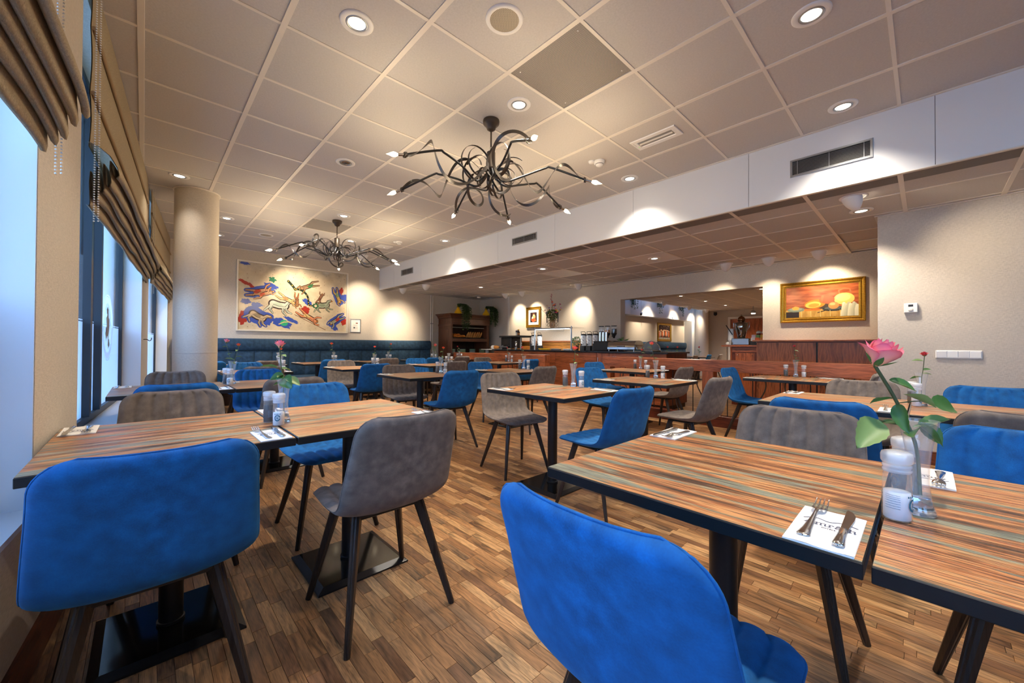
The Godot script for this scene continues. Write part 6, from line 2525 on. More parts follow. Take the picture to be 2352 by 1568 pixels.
# ---------------------------------------------------------------- buffet counter
func build_buffet() -> void:
	var o := thing("buffet_counter", "long reddish wood buffet counter with a black top", "counter")
	var s := S()
	span(s, Vector3(6.47, 0.08, -7.50), Vector3(7.28, 0.98, -3.02))
	part("carcass", s, m.mahogany, o)
	for q in [[-7.50, -6.50], [-6.497, -5.48], [-5.477, -4.43], [-4.42, -4.05], [-4.045, -3.02]]:
		s = S()
		span(s, Vector3(6.452, 0.09, q[0]), Vector3(6.472, 0.965, q[1]), 0.002, Vector2(q[0] * 1.7, 0.2))
		part("front_panel", s, m.cherry, o)
	s = S()
	span(s, Vector3(6.50, 0.0, -7.48), Vector3(7.25, 0.08, -3.04))
	part("plinth", s, m.walnut_dark, o)
	s = S()
	rod(s, Vector3(6.435, 0.72, -4.385), Vector3(6.435, 0.88, -4.385), 0.007)
	part("door_handle", s, m.alu, o)
	s = S()
	span(s, Vector3(6.40, 0.975, -7.52), Vector3(7.285, 1.003, -2.97), 0.004)
	part("worktop", s, m.counter_top, o)
	s = S()
	span(s, Vector3(6.42, 0.985, -7.98), Vector3(7.0, 1.005, -7.522), 0.004)
	part("end_board", s, m.offwhite, o)
	s = S()
	span(s, Vector3(6.50, 0.0, -7.90), Vector3(6.56, 0.985, -7.84), 0.003)
	part("end_leg", s, m.offwhite, o)
	# wood splash back with a ledge
	var b := thing("splash_back", "honey coloured wood splash back with a ledge behind the buffet", "splash back")
	s = S()
	span(s, Vector3(RIGHT - 0.02, 1.003, -7.75), Vector3(RIGHT - 0.001, 1.19, -4.43))
	part("board", s, m.wood_wall, b)
	s = S()
	span(s, Vector3(RIGHT - 0.05, 1.19, -7.75), Vector3(RIGHT - 0.001, 1.22, -4.43), 0.003)
	part("ledge", s, m.cherry_pale, b)
	# sneeze guard
	var g := thing("sneeze_guard", "glass sneeze guard with a light tube on the buffet", "sneeze guard", Vector3(6.70, 1.003, -5.78))
	for z in [-0.54, 0.54]:
		s = S()
		rod(s, Vector3(0, 0, z), Vector3(0, 0.525, z), 0.016, -1.0, 16)
		part("post", s, m.alu, g)
	s = S()
	span(s, Vector3(-0.08, 0.488, -0.52), Vector3(0.30, 0.496, 0.66))
	part("glass_shelf", s, m.glass, g)
	s = S()
	hexa(s, [Vector3(-0.10, 0.40, -0.60), Vector3(-0.095, 0.40, -0.60), Vector3(-0.095, 0.40, 0.40), Vector3(-0.10, 0.40, 0.40), Vector3(-0.035, 0.49, -0.60), Vector3(-0.03, 0.49, -0.60), Vector3(-0.03, 0.49, 0.40), Vector3(-0.035, 0.49, 0.40)])
	part("glass_flap", s, m.glass, g)
	s = S()
	span(s, Vector3(-0.05, 0.478, -0.56), Vector3(0.10, 0.500, 0.50), 0.004)
	part("lamp_housing", s, m.grey, g)
	s = S()
	span(s, Vector3(-0.03, 0.464, -0.50), Vector3(0.08, 0.479, 0.44), 0.003)
	part("light_tube", s, glow(c8(235, 244, 250), 3.0), g)
	var al := AreaLight3D.new()
	al.name = "light"
	al.light_color = Color(0.92, 0.97, 1.0)
	al.light_energy = 0.9
	al.area_size = Vector2(0.11, 0.94)
	al.area_range = 8.0
	al.shadow_enabled = true
	g.add_child(al)
	al.transform = Transform3D(Basis(Vector3.RIGHT, Vector3(0, 0, -1), Vector3.UP), Vector3(0.025, 0.46, -0.03))
	# dishes under the guard
	for k in 3:
		var d := thing("buffet_dish", "shallow %s dish under the sneeze guard" % ["yellow", "steel", "pale"][k], "dish", Vector3(6.85, 1.003, -6.15 + 0.36 * k))
		s = S()
		lathe(s, [Vector2(0, 0.004), Vector2(0.10, 0.004), Vector2(0.14, 0.03), Vector2(0.145, 0.03), Vector2(0.105, 0.0), Vector2(0, 0)], 24)
		part("bowl", s, [m.yellow, m.alu, m.white][k], d)
	# toaster
	var t := thing("conveyor_toaster", "dark grey conveyor toaster at the left end of the buffet", "toaster", Vector3(6.92, 1.003, -7.22))
	s = S()
	span(s, Vector3(-0.20, 0.03, -0.32), Vector3(0.20, 0.30, 0.06), 0.012)
	part("housing", s, m.dark, t)
	s = S()
	span(s, Vector3(-0.24, 0.30, -0.35), Vector3(0.22, 0.345, 0.42), 0.008)
	part("top", s, m.dark, t)
	s = S()
	span(s, Vector3(-0.205, 0.07, -0.27), Vector3(-0.198, 0.24, 0.01))
	part("mouth", s, m.black, t)
	s = S()
	hexa(s, [Vector3(-0.30, 0.05, -0.26), Vector3(-0.20, 0.10, -0.26), Vector3(-0.20, 0.10, 0.0), Vector3(-0.30, 0.05, 0.0), Vector3(-0.30, 0.056, -0.26), Vector3(-0.20, 0.106, -0.26), Vector3(-0.20, 0.106, 0.0), Vector3(-0.30, 0.056, 0.0)])
	part("chute", s, m.alu, t)
	for z in [-0.3, 0.38]:
		s = S()
		for x in [-0.17, 0.17]:
			rod(s, Vector3(x, 0, z), Vector3(x, 0.30, z), 0.014)
		part("leg", s, m.grey, t)
	# jars beside it
	for q in [[6.80, -7.06, 0.026, 0.20, "steel", "tall steel shaker under the toaster shelf"], [6.84, -6.92, 0.03, 0.16, "glass", "white topped glass jar under the toaster shelf"], [6.72, -6.98, 0.04, 0.05, "glass", "squat glass jar in front of the toaster"]]:
		var j := thing("jar", q[5], "jar", Vector3(q[0], 1.003, q[1]))
		s = S()
		lathe(s, [Vector2(0, 0), Vector2(q[2], 0.002), Vector2(q[2], q[3] * 0.85), Vector2(q[2] * 0.7, q[3] * 0.9), Vector2(q[2] * 0.7, q[3])], 18)
		part("body", s, m.steel if q[4] == "steel" else m.glass, j)
		s = S()
		lathe(s, [Vector2(q[2] * 0.75, q[3] * 0.92), Vector2(q[2] * 0.75, q[3] * 1.02), Vector2(0, q[3] * 1.03)], 18, Vector3.ZERO, Basis.IDENTITY, true)
		part("lid", s, m.white, j)
	var sb := thing("syrup_bottle", "dark syrup bottle with a yellow cap on the toaster", "bottle", Vector3(6.95, 1.348, -7.12))
	s = S()
	lathe(s, [Vector2(0, 0), Vector2(0.034, 0.002), Vector2(0.034, 0.09), Vector2(0.012, 0.125), Vector2(0.012, 0.145)], 20)
	part("bottle", s, m.walnut_dark, sb)
	s = S()
	lathe(s, [Vector2(0.0345, 0.02), Vector2(0.0345, 0.075)], 20)
	part("label_band", s, m.wood_wall, sb)
	s = S()
	lathe(s, [Vector2(0.014, 0.14), Vector2(0.014, 0.165), Vector2(0, 0.167)], 16)
	part("cap", s, m.yellow, sb)
	var ct := thing("juice_carton", "tall printed carton standing on the toaster", "carton", Vector3(6.98, 1.348, -7.20))
	s = S()
	span(s, Vector3(-0.03, 0, -0.03), Vector3(0.03, 0.155, 0.03), 0.003)
	part("box", s, m.offwhite, ct)
	s = S()
	span(s, Vector3(-0.0305, 0.09, -0.0305), Vector3(0.0305, 0.13, 0.0305))
	part("print_band", s, m.ink, ct)
	# orange box
	var ob := thing("orange_box", "small bright orange plastic box behind the buffet post", "box", Vector3(7.05, 1.003, -6.52))
	s = S()
	span(s, Vector3(-0.05, 0, -0.07), Vector3(0.05, 0.09, 0.07), 0.012)
	part("body", s, plain(c8(232, 110, 20), 0.5), ob)
	s = S()
	span(s, Vector3(-0.052, 0.088, -0.072), Vector3(0.052, 0.098, 0.072), 0.004)
	part("lid", s, plain(c8(214, 96, 14), 0.5), ob)
	# loaf on a board, small tablet
	var lf := thing("bread_loaf", "brown loaf in a paper band on the counter end", "bread loaf", Vector3(6.68, 1.005, -7.72))
	s = S()
	var rows := []
	for i in 13:
		var tt := i / 12.0
		var rr := 0.055 * pow(sin(PI * clampf(tt, 0.03, 0.97)), 0.4)
		var row := []
		for j in 13:
			var w := TAU * j / 12.0
			row.append(Vector3(cos(w) * rr, 0.048 + sin(w) * rr * 0.85, (tt - 0.5) * 0.36))
		rows.append(row)
	sheet(s, rows)
	part("loaf", s, m.bread, lf)
	s = S()
	rows = []
	for i in 2:
		var row := []
		for j in 13:
			var w := TAU * j / 12.0
			row.append(Vector3(cos(w) * 0.0565, 0.049 + sin(w) * 0.0565 * 0.86, -0.10 + 0.10 * i))
		rows.append(row)
	sheet(s, rows)
	part("paper_band", s, m.paper, lf)
	var tb := thing("tablet_stand", "small dark tablet leaning on the counter end", "tablet", Vector3(6.66, 1.003, -7.30))
	s = S()
	box(s, Vector3(0, 0.06, 0), Vector3(0.012, 0.13, 0.18), 0.003, Basis(Vector3(0, 0, 1), -0.5))
	part("screen_case", s, m.black, tb)
	s = S()
	box(s, Vector3(0.035, 0.045, 0), Vector3(0.008, 0.10, 0.06), 0.002, Basis(Vector3(0, 0, 1), 0.5))
	part("prop", s, m.alu, tb)
	# insulated drink dispensers with black lids and swing handles
	for q in [[-6.62, "left drink dispenser behind the sneeze guard"], [-6.42, "right drink dispenser behind the sneeze guard"], [-5.12, "first printed drink dispenser right of the green plant"], [-4.965, "second printed drink dispenser right of the green plant"], [-4.81, "third printed drink dispenser right of the green plant"]]:
		dispenser(Vector3(6.98, 1.003, q[0]), "black and white " + q[1], int(q[0] * 100))
	# round green plant
	var pl := thing("round_plant", "round bushy green plant beside the sneeze guard", "plant", Vector3(7.0, 1.003, -5.33))
	s = S()
	lathe(s, [Vector2(0, 0), Vector2(0.045, 0), Vector2(0.06, 0.10), Vector2(0.054, 0.10), Vector2(0, 0.09)], 20)
	part("pot", s, m.walnut, pl)
	leaf_ball(pl, Vector3(0, 0.20, 0), 0.10, 420, 0.028, 3)
	# cereal dispenser
	var cd := thing("cereal_dispenser", "triple cereal dispenser with clear drums on a black stand", "cereal dispenser", Vector3(6.95, 1.003, -4.50))
	s = S()
	span(s, Vector3(-0.16, 0, -0.24), Vector3(0.16, 0.20, 0.10), 0.01)
	part("stand", s, m.dark, cd)
	for k in 3:
		var z := -0.16 + 0.15 * k
		s = S()
		lathe(s, [Vector2(0.055, 0.36), Vector2(0.055, 0.50)], 24, Vector3(0.02, 0, z))
		part("drum", s, m.glass, cd)
		s = S()
		lathe(s, [Vector2(0, 0.355), Vector2(0.051, 0.356), Vector2(0.051, 0.41 + 0.02 * k), Vector2(0, 0.415 + 0.02 * k)], 20, Vector3(0.02, 0, z))
		part("cereal", s, [m.walnut, m.bread, m.walnut_dark][k], cd)
		s = S()
		lathe(s, [Vector2(0.057, 0.50), Vector2(0.057, 0.515), Vector2(0, 0.517)], 24, Vector3(0.02, 0, z), Basis.IDENTITY, true)
		part("lid", s, m.black, cd)
		s = S()
		lathe(s, [Vector2(0, 0.26), Vector2(0.02, 0.26), Vector2(0.026, 0.30), Vector2(0.056, 0.345), Vector2(0.056, 0.365)], 20, Vector3(0.02, 0, z))
		part("outlet", s, m.black, cd)
		s = S()
		rod(s, Vector3(-0.05, 0.30, z), Vector3(0.02, 0.30, z), 0.012)
		part("knob", s, m.black, cd)
	s = S()
	for k in 3:
		rod(s, Vector3(-0.12, 0.16, -0.10 + 0.075 * k), Vector3(-0.12, 0.38, -0.10 + 0.075 * k), 0.03, -1.0, 20)
	part("steel_tube", s, m.chrome, cd)
	# chafing dish
	var ch := thing("chafing_dish", "rectangular chrome chafing dish on the buffet", "chafing dish", Vector3(6.85, 1.003, -4.03))
	s = S()
	span(s, Vector3(-0.18, 0.03, -0.30), Vector3(0.18, 0.085, 0.30), 0.008)
	part("pan", s, m.chrome, ch)
	s = S()
	rows = []
	for i in 9:
		var a := PI * i / 8.0
		rows.append([Vector3(-cos(a) * 0.175, 0.085 + pow(sin(a), 0.5) * 0.12, -0.29), Vector3(-cos(a) * 0.175, 0.085 + pow(sin(a), 0.5) * 0.12, 0.29)])
	sheet(s, rows, true)
	for z in [-0.29, 0.29]:
		for i in 8:
			var p0: Vector3 = rows[i][0]
			var p1: Vector3 = rows[i + 1][0]
			p0.z = z
			p1.z = z
			if z > 0:
				tri(s, Vector3(0, 0.085, z), p1, p0)
			else:
				tri(s, Vector3(0, 0.085, z), p0, p1)
	part("roll_lid", s, m.chrome, ch)
	s = S()
	rod(s, Vector3(-0.19, 0.10, -0.08), Vector3(-0.19, 0.10, 0.08), 0.008)
	for z in [-0.08, 0.08]:
		rod(s, Vector3(-0.19, 0.10, z), Vector3(-0.165, 0.11, z), 0.006)
	part("handle", s, m.steel, ch)
	for k in [[-1, -1], [1, -1], [-1, 1], [1, 1]]:
		s = S()
		rod(s, Vector3(0.16 * k[0], 0, 0.27 * k[1]), Vector3(0.16 * k[0], 0.04, 0.27 * k[1]), 0.012)
		part("foot", s, m.chrome, ch)
	# domed cake stand
	var cs := thing("domed_stand", "round chrome serving stand with a raised dome lid at the buffet end", "serving dome", Vector3(6.85, 1.003, -3.50))
	s = S()
	lathe(s, [Vector2(0, 0), Vector2(0.17, 0), Vector2(0.18, 0.015), Vector2(0.16, 0.03), Vector2(0, 0.03)], 32)
	part("base", s, m.chrome, cs)
	s = S()
	var dome := []
	for i in 11:
		var a := PI * 0.5 * i / 10.0
		dome.append(Vector2(0.17 * cos(a), 0.035 + 0.15 * sin(a)))
	lathe(s, dome, 32)
	part("dome", s, m.glass, cs)
	s = S()
	var arc := []
	for i in 17:
		var a := PI * i / 16.0
		arc.append(Vector3(0, 0.035 + 0.153 * sin(a), -0.173 * cos(a)))
	tube(s, arc, 0.009, 8)
	part("rim", s, m.chrome, cs)
	s = S()
	lathe(s, [Vector2(0, 0.19), Vector2(0.012, 0.19), Vector2(0.014, 0.205), Vector2(0, 0.21)], 14)
	part("knob", s, m.steel, cs)
	# aloe in a tall pot
	var al2 := thing("aloe_plant", "spiky pale green aloe in the opening behind the buffet", "plant", Vector3(7.15, 1.003, -4.28))
	s = S()
	lathe(s, [Vector2(0, 0), Vector2(0.04, 0), Vector2(0.05, 0.17), Vector2(0.045, 0.17), Vector2(0, 0.16)], 18)
	part("pot", s, m.white, al2)
	for k in 14:
		var a := k * 2.4
		var r := 0.06 + 0.05 * (k % 3)
		leaf_at(al2, Vector3(0, 0.16, 0), Vector3(cos(a) * r, 0.28 - 0.03 * (k % 3), sin(a) * r), 0.022, m.leaf_pale if k % 4 else m.leaf, 0.0, -0.2)
	# flowers in an openwork vase with two candle holders on the guard
	var base := Vector3(6.82, 1.503, -5.88)
	var v := thing("openwork_vase", "bronze openwork vase on top of the sneeze guard", "vase", base)
	s = S()
	lathe(s, [Vector2(0, 0), Vector2(0.045, 0), Vector2(0.06, 0.05), Vector2(0.066, 0.11), Vector2(0.05, 0.19), Vector2(0.042, 0.24), Vector2(0.05, 0.26), Vector2(0.046, 0.26), Vector2(0.036, 0.23), Vector2(0, 0.22)], 24)
	part("body", s, m.amber, v)
	for k in 10:
		s = S()
		var ring := []
		for i in 13:
			var a := TAU * i / 12.0
			var w := TAU * (k % 5) / 5.0 + (0.6 if k >= 5 else 0.0)
			ring.append(Basis(Vector3.UP, w) * Vector3(0.062 + 0.03 * (1.0 + cos(a)), (0.07 if k < 5 else 0.15) + 0.034 * sin(a), 0))
		tube(s, ring, 0.004, 5)
		part("curl", s, m.bronze, v)
	bouquet(base + Vector3(0, 0.24, 0))
	for q in [[-6.03, "left black candle in a ring shaped holder on the guard"], [-5.70, "right black candle in a ring shaped holder on the guard"]]:
		var c := thing("candle_holder", q[1], "candle holder", Vector3(6.80, 1.503, q[0]), 0.0, "candle holders")
		s = S()
		for i in 2:
			var ring := []
			for k in 17:
				var a := TAU * k / 16.0
				ring.append(Vector3(0, 0.035 + 0.065 * i + 0.032 * sin(a), 0.032 * cos(a)))
			tube(s, ring, 0.003, 5)
		lathe(s, [Vector2(0, 0), Vector2(0.03, 0), Vector2(0.03, 0.004), Vector2(0, 0.005)], 16)
		part("rings", s, m.steel, c)
		s = S()
		rod(s, Vector3(0, 0.13, 0), Vector3(0, 0.36, 0), 0.011)
		part("candle", s, m.black, c)

func dispenser(at: Vector3, label: String, sd: int) -> void:
	var o := thing("drink_dispenser", label, "dispenser", at, 0.0, "drink dispensers")
	var s := S()
	span(s, Vector3(-0.06, 0, -0.06), Vector3(0.06, 0.10, 0.06), 0.006)
	part("stand", s, m.dark, o)
	s = S()
	lathe(s, [Vector2(0.0, 0.10), Vector2(0.058, 0.102), Vector2(0.060, 0.11), Vector2(0.060, 0.33), Vector2(0.0, 0.332)], 26, Vector3.ZERO, Basis.IDENTITY, true)
	part("body", s, m.paper, o)
	s = S()
	for k in 7:
		var a := PI + (k % 3 - 1) * 0.45
		var y := 0.14 + 0.025 * k
		box(s, Vector3(cos(a) * 0.0602, y, sin(a) * 0.0602), Vector3(0.002, 0.012, 0.02), 0.0, Basis(Vector3.UP, -a))
	part("print_marks", s, m.mahogany if sd % 2 == 0 else m.ink, o)
	s = S()
	lathe(s, [Vector2(0.063, 0.325), Vector2(0.063, 0.345), Vector2(0.045, 0.358), Vector2(0.02, 0.362), Vector2(0, 0.362)], 26)
	part("lid", s, m.black, o)
	s = S()
	tube(s, [Vector3(0, 0.30, 0.064), Vector3(0, 0.36, 0.06), Vector3(-0.03, 0.405, 0.05), Vector3(-0.03, 0.405, -0.05), Vector3(0, 0.36, -0.06), Vector3(0, 0.30, -0.064)], 0.006, 6)
	part("handle", s, m.black, o)
	s = S()
	rod(s, Vector3(-0.055, 0.13, 0), Vector3(-0.095, 0.13, 0), 0.010)
	rod(s, Vector3(-0.09, 0.09, 0), Vector3(-0.09, 0.15, 0), 0.008)
	part("tap", s, m.black, o)

func leaf_ball(o: Node3D, c: Vector3, r: float, n: int, size: float, sd: int) -> void:
	var g := RandomNumberGenerator.new()
	g.seed = sd
	var s := S()
	for k in n:
		var d := Vector3(g.randfn(), g.randfn(), g.randfn()).normalized()
		var p := c + d * r * pow(g.randf(), 0.3)
		var t := (d + Vector3(g.randfn(), g.randfn(), g.randfn()) * 0.5).normalized()
		var w := t.cross(Vector3(g.randfn(), g.randfn(), g.randfn())).normalized() * size * 0.3
		quad(s, p, p + t * size * 0.5 + w, p + t * size, p + t * size * 0.5 - w)
	var q := part("leaves", s, m.leaf_small, o)
	q.set_meta("kind", "stuff")

func bouquet(at: Vector3) -> void:
	var o := thing("flower_bouquet", "tall loose bouquet of mixed wild flowers above the buffet", "bouquet", at)
	var g := RandomNumberGenerator.new()
	g.seed = 21
	var cols := [c8(220, 90, 40), c8(110, 90, 160), c8(240, 190, 50), c8(170, 50, 90), c8(236, 232, 220), c8(90, 80, 130), c8(200, 110, 170), c8(230, 120, 60)]
	var mats := []
	for c in cols:
		mats.append(plain(c, 0.7))
	var fl := S()
	for k in 6:
		var a := TAU * k / 6.0
		var d := Vector3(cos(a), 0.35, sin(a))
		var w := Vector3(-sin(a), 0, cos(a)) * 0.34
		quad(fl, Vector3.ZERO, d * 0.6 - w, d, d * 0.6 + w)
	lathe(fl, [Vector2(0.2, 0.05), Vector2(0.2, 0.15), Vector2(0, 0.22)], 8)
	var flower := mesh_of(fl)
	var st := S()
	for k in 38:
		var d := Vector3(g.randfn() * 0.55, 1.0, g.randfn() * 0.75).normalized()
		var l := g.randf_range(0.12, 0.38)
		var tip := d * l
		tube(st, [Vector3(d.x, 0, d.z) * 0.03 + Vector3(0, -0.1, 0), d * l * 0.5, tip], 0.0018, 4)
		var q := part_mesh("flower", flower, mats[k % 8], o)
		q.transform = Transform3D(basis_y(d + Vector3(-0.6, 0, 0.3)) * Basis.from_scale(Vector3.ONE * g.randf_range(0.018, 0.036)), tip)
	for k in 9:
		var y := 0.36 + 0.022 * k
		var q := part_mesh("flower", flower, mats[3], o)
		q.transform = Transform3D(Basis(Vector3(0, 0, 1), g.randf_range(-0.8, 0.8)) * Basis.from_scale(Vector3.ONE * 0.018), Vector3(g.randf_range(-0.015, 0.015), y, -0.03 + g.randf_range(-0.012, 0.012)))
	tube(st, [Vector3(0, -0.1, 0), Vector3(0, 0.2, -0.02), Vector3(0, 0.56, -0.03)], 0.002, 4)
	part("stems", st, m.stem, o)
	leaf_ball(o, Vector3(0, 0.06, 0), 0.12, 260, 0.05, 8)

# ---------------------------------------------------------------- service counter in the next room
func build_service_counter() -> void:
	var o := thing("service_counter", "reddish wood service counter with drawers in the next room", "counter")
	var s := S()
	span(s, Vector3(8.22, 0.0, -2.56), Vector3(8.90, 1.10, -1.75))
	part("carcass", s, m.mahogany, o)
	s = S()
	span(s, Vector3(8.205, 1.0, -2.55), Vector3(8.222, 1.09, -1.76), 0.002)
	part("drawer_front", s, m.cherry, o)
	for q in [[-2.49, -2.16], [-2.14, -1.78]]:
		s = S()
		span(s, Vector3(8.205, 0.06, q[0]), Vector3(8.222, 0.985, q[1]), 0.002)
		var d := part("door", s, m.cherry, o)
		for z in ([q[0] + 0.04, q[1] - 0.04] if q[0] < -2.3 else [q[0] + 0.04]):
			s = S()
			lathe(s, [Vector2(0.005, 0), Vector2(0.005, 0.012), Vector2(0.011, 0.018), Vector2(0.008, 0.026), Vector2(0, 0.027)], 12, Vector3(8.205, 0.95, z), basis_y(Vector3(-1, 0, 0)))
			part("knob", s, m.steel, d)
	s = S()
	span(s, Vector3(8.14, 1.10, -2.72), Vector3(8.95, 1.135, -1.72), 0.004)
	part("worktop", s, m.cherry, o)
	var y := 1.135
	# tea urn
	var u := thing("tea_urn", "tall polished metal urn with a domed lid in the next room", "urn", Vector3(8.45, y, -2.46))
	s = S()
	span(s, Vector3(-0.10, 0, -0.15), Vector3(0.10, 0.13, 0.16), 0.01)
	part("plinth", s, m.hammered, u)
	s = S()
	lathe(s, [Vector2(0, 0.13), Vector2(0.065, 0.13), Vector2(0.075, 0.17), Vector2(0.105, 0.33), Vector2(0.112, 0.42), Vector2(0.10, 0.435), Vector2(0.06, 0.445), Vector2(0.05, 0.47)], 28)
	part("body", s, m.chrome, u)
	s = S()
	lathe(s, [Vector2(0.055, 0.465), Vector2(0.068, 0.475), Vector2(0.066, 0.51), Vector2(0.045, 0.545), Vector2(0.015, 0.56), Vector2(0.012, 0.575), Vector2(0.016, 0.585), Vector2(0, 0.595)], 24)
	part("lid", s, m.bronze_bright, u)
	for z in [-0.12, 0.12]:
		s = S()
		tube(s, smooth_path([Vector3(0, 0.42, z * 0.9), Vector3(0, 0.44, z * 1.15), Vector3(0, 0.34, z * 1.1), Vector3(0, 0.28, z * 0.78)], 4), 0.006, 6)
		part("handle", s, m.chrome, u)
	s = S()
	rod(s, Vector3(-0.08, 0.20, 0), Vector3(-0.14, 0.19, 0), 0.009)
	part("tap", s, m.chrome, u)
	# glass jug with a black handle
	var j := thing("coffee_jug", "white coffee flask with a black handle beside the urn", "flask", Vector3(8.42, y, -2.64))
	s = S()
	lathe(s, [Vector2(0, 0.10), Vector2(0.05, 0.10), Vector2(0.05, 0.32), Vector2(0, 0.325)], 20, Vector3.ZERO, Basis.IDENTITY, true)
	part("body", s, m.paper, j)
	s = S()
	lathe(s, [Vector2(0, 0), Vector2(0.03, 0.0), Vector2(0.03, 0.08), Vector2(0.055, 0.10), Vector2(0, 0.104)], 20)
	part("foot", s, m.white, j)
	s = S()
	rod(s, Vector3(-0.06, 0.20, 0.05), Vector3(-0.05, 0.39, -0.07), 0.008)
	part("handle", s, m.black, j)
	# box of tea bags in two rows of little pockets
	var tb := thing("tea_box", "rack of coloured tea packets on the service counter", "tea box", Vector3(8.42, y, -2.12))
	s = S()
	span(s, Vector3(-0.06, 0.0, -0.17), Vector3(0.10, 0.07, 0.20), 0.003)
	part("rack", s, m.black, tb)
	var tint := [c8(214, 206, 226), c8(120, 170, 110), c8(226, 186, 80), c8(170, 160, 206), c8(230, 200, 120), c8(206, 206, 214), c8(226, 110, 70), c8(230, 150, 80), c8(170, 190, 150), c8(140, 170, 200)]
	for k in 10:
		s = S()
		var z := -0.15 + 0.072 * (k % 5)
		var h := 0.14 if k < 5 else 0.085
		span(s, Vector3(-0.07 + (0.04 if k < 5 else 0.0), h - 0.01, z), Vector3(-0.055 + (0.04 if k < 5 else 0.0), h + 0.055, z + 0.064), 0.002)
		part("tea_packet", s, plain(tint[k], 0.7), tb)
	for q in [[-2.20, c8(120, 20, 30), "dark red jam jar behind the tea rack"], [-2.11, c8(200, 70, 30), "orange jam jar behind the tea rack"], [-2.02, c8(190, 150, 60), "golden honey jar behind the tea rack"]]:
		var jj := thing("preserve_jar", q[2], "jar", Vector3(8.58, y, q[0]), 0.0, "preserve jars")
		s = S()
		lathe(s, [Vector2(0, 0.0), Vector2(0.036, 0.0), Vector2(0.038, 0.20), Vector2(0.03, 0.23), Vector2(0, 0.23)], 18)
		part("body", s, plain(q[1], 0.15), jj)
		s = S()
		lathe(s, [Vector2(0.04, 0.225), Vector2(0.044, 0.25), Vector2(0.02, 0.275), Vector2(0, 0.277)], 18)
		part("cloth_lid", s, m.offwhite, jj)
	var bw := thing("white_bowl", "white china bowl at the front of the service counter", "bowl", Vector3(8.25, y, -2.08))
	s = S()
	lathe(s, [Vector2(0, 0), Vector2(0.03, 0), Vector2(0.05, 0.02), Vector2(0.075, 0.055), Vector2(0.072, 0.055), Vector2(0.045, 0.022), Vector2(0, 0.01)], 24)
	part("bowl", s, m.white, bw)
	bw = thing("sugar_pot", "small round white sugar pot at the counter's left edge", "pot", Vector3(8.25, y, -2.64))
	s = S()
	lathe(s, [Vector2(0, 0), Vector2(0.025, 0), Vector2(0.036, 0.025), Vector2(0.03, 0.05), Vector2(0.008, 0.06), Vector2(0, 0.065)], 20)
	part("pot", s, m.white, bw)
	var ur := thing("glass_dispenser", "tall clear glass drink dispenser at the edge of the opening", "drink dispenser", Vector3(8.62, y, -2.02))
	s = S()
	lathe(s, [Vector2(0.07, 0.24), Vector2(0.085, 0.30), Vector2(0.085, 0.50), Vector2(0.06, 0.545), Vector2(0.02, 0.56)], 24)
	part("vessel", s, m.glass, ur)
	s = S()
	lathe(s, [Vector2(0, 0), Vector2(0.07, 0.0), Vector2(0.07, 0.02), Vector2(0.03, 0.04), Vector2(0.03, 0.22), Vector2(0.07, 0.24), Vector2(0, 0.242)], 20)
	part("stand", s, m.bronze, ur)

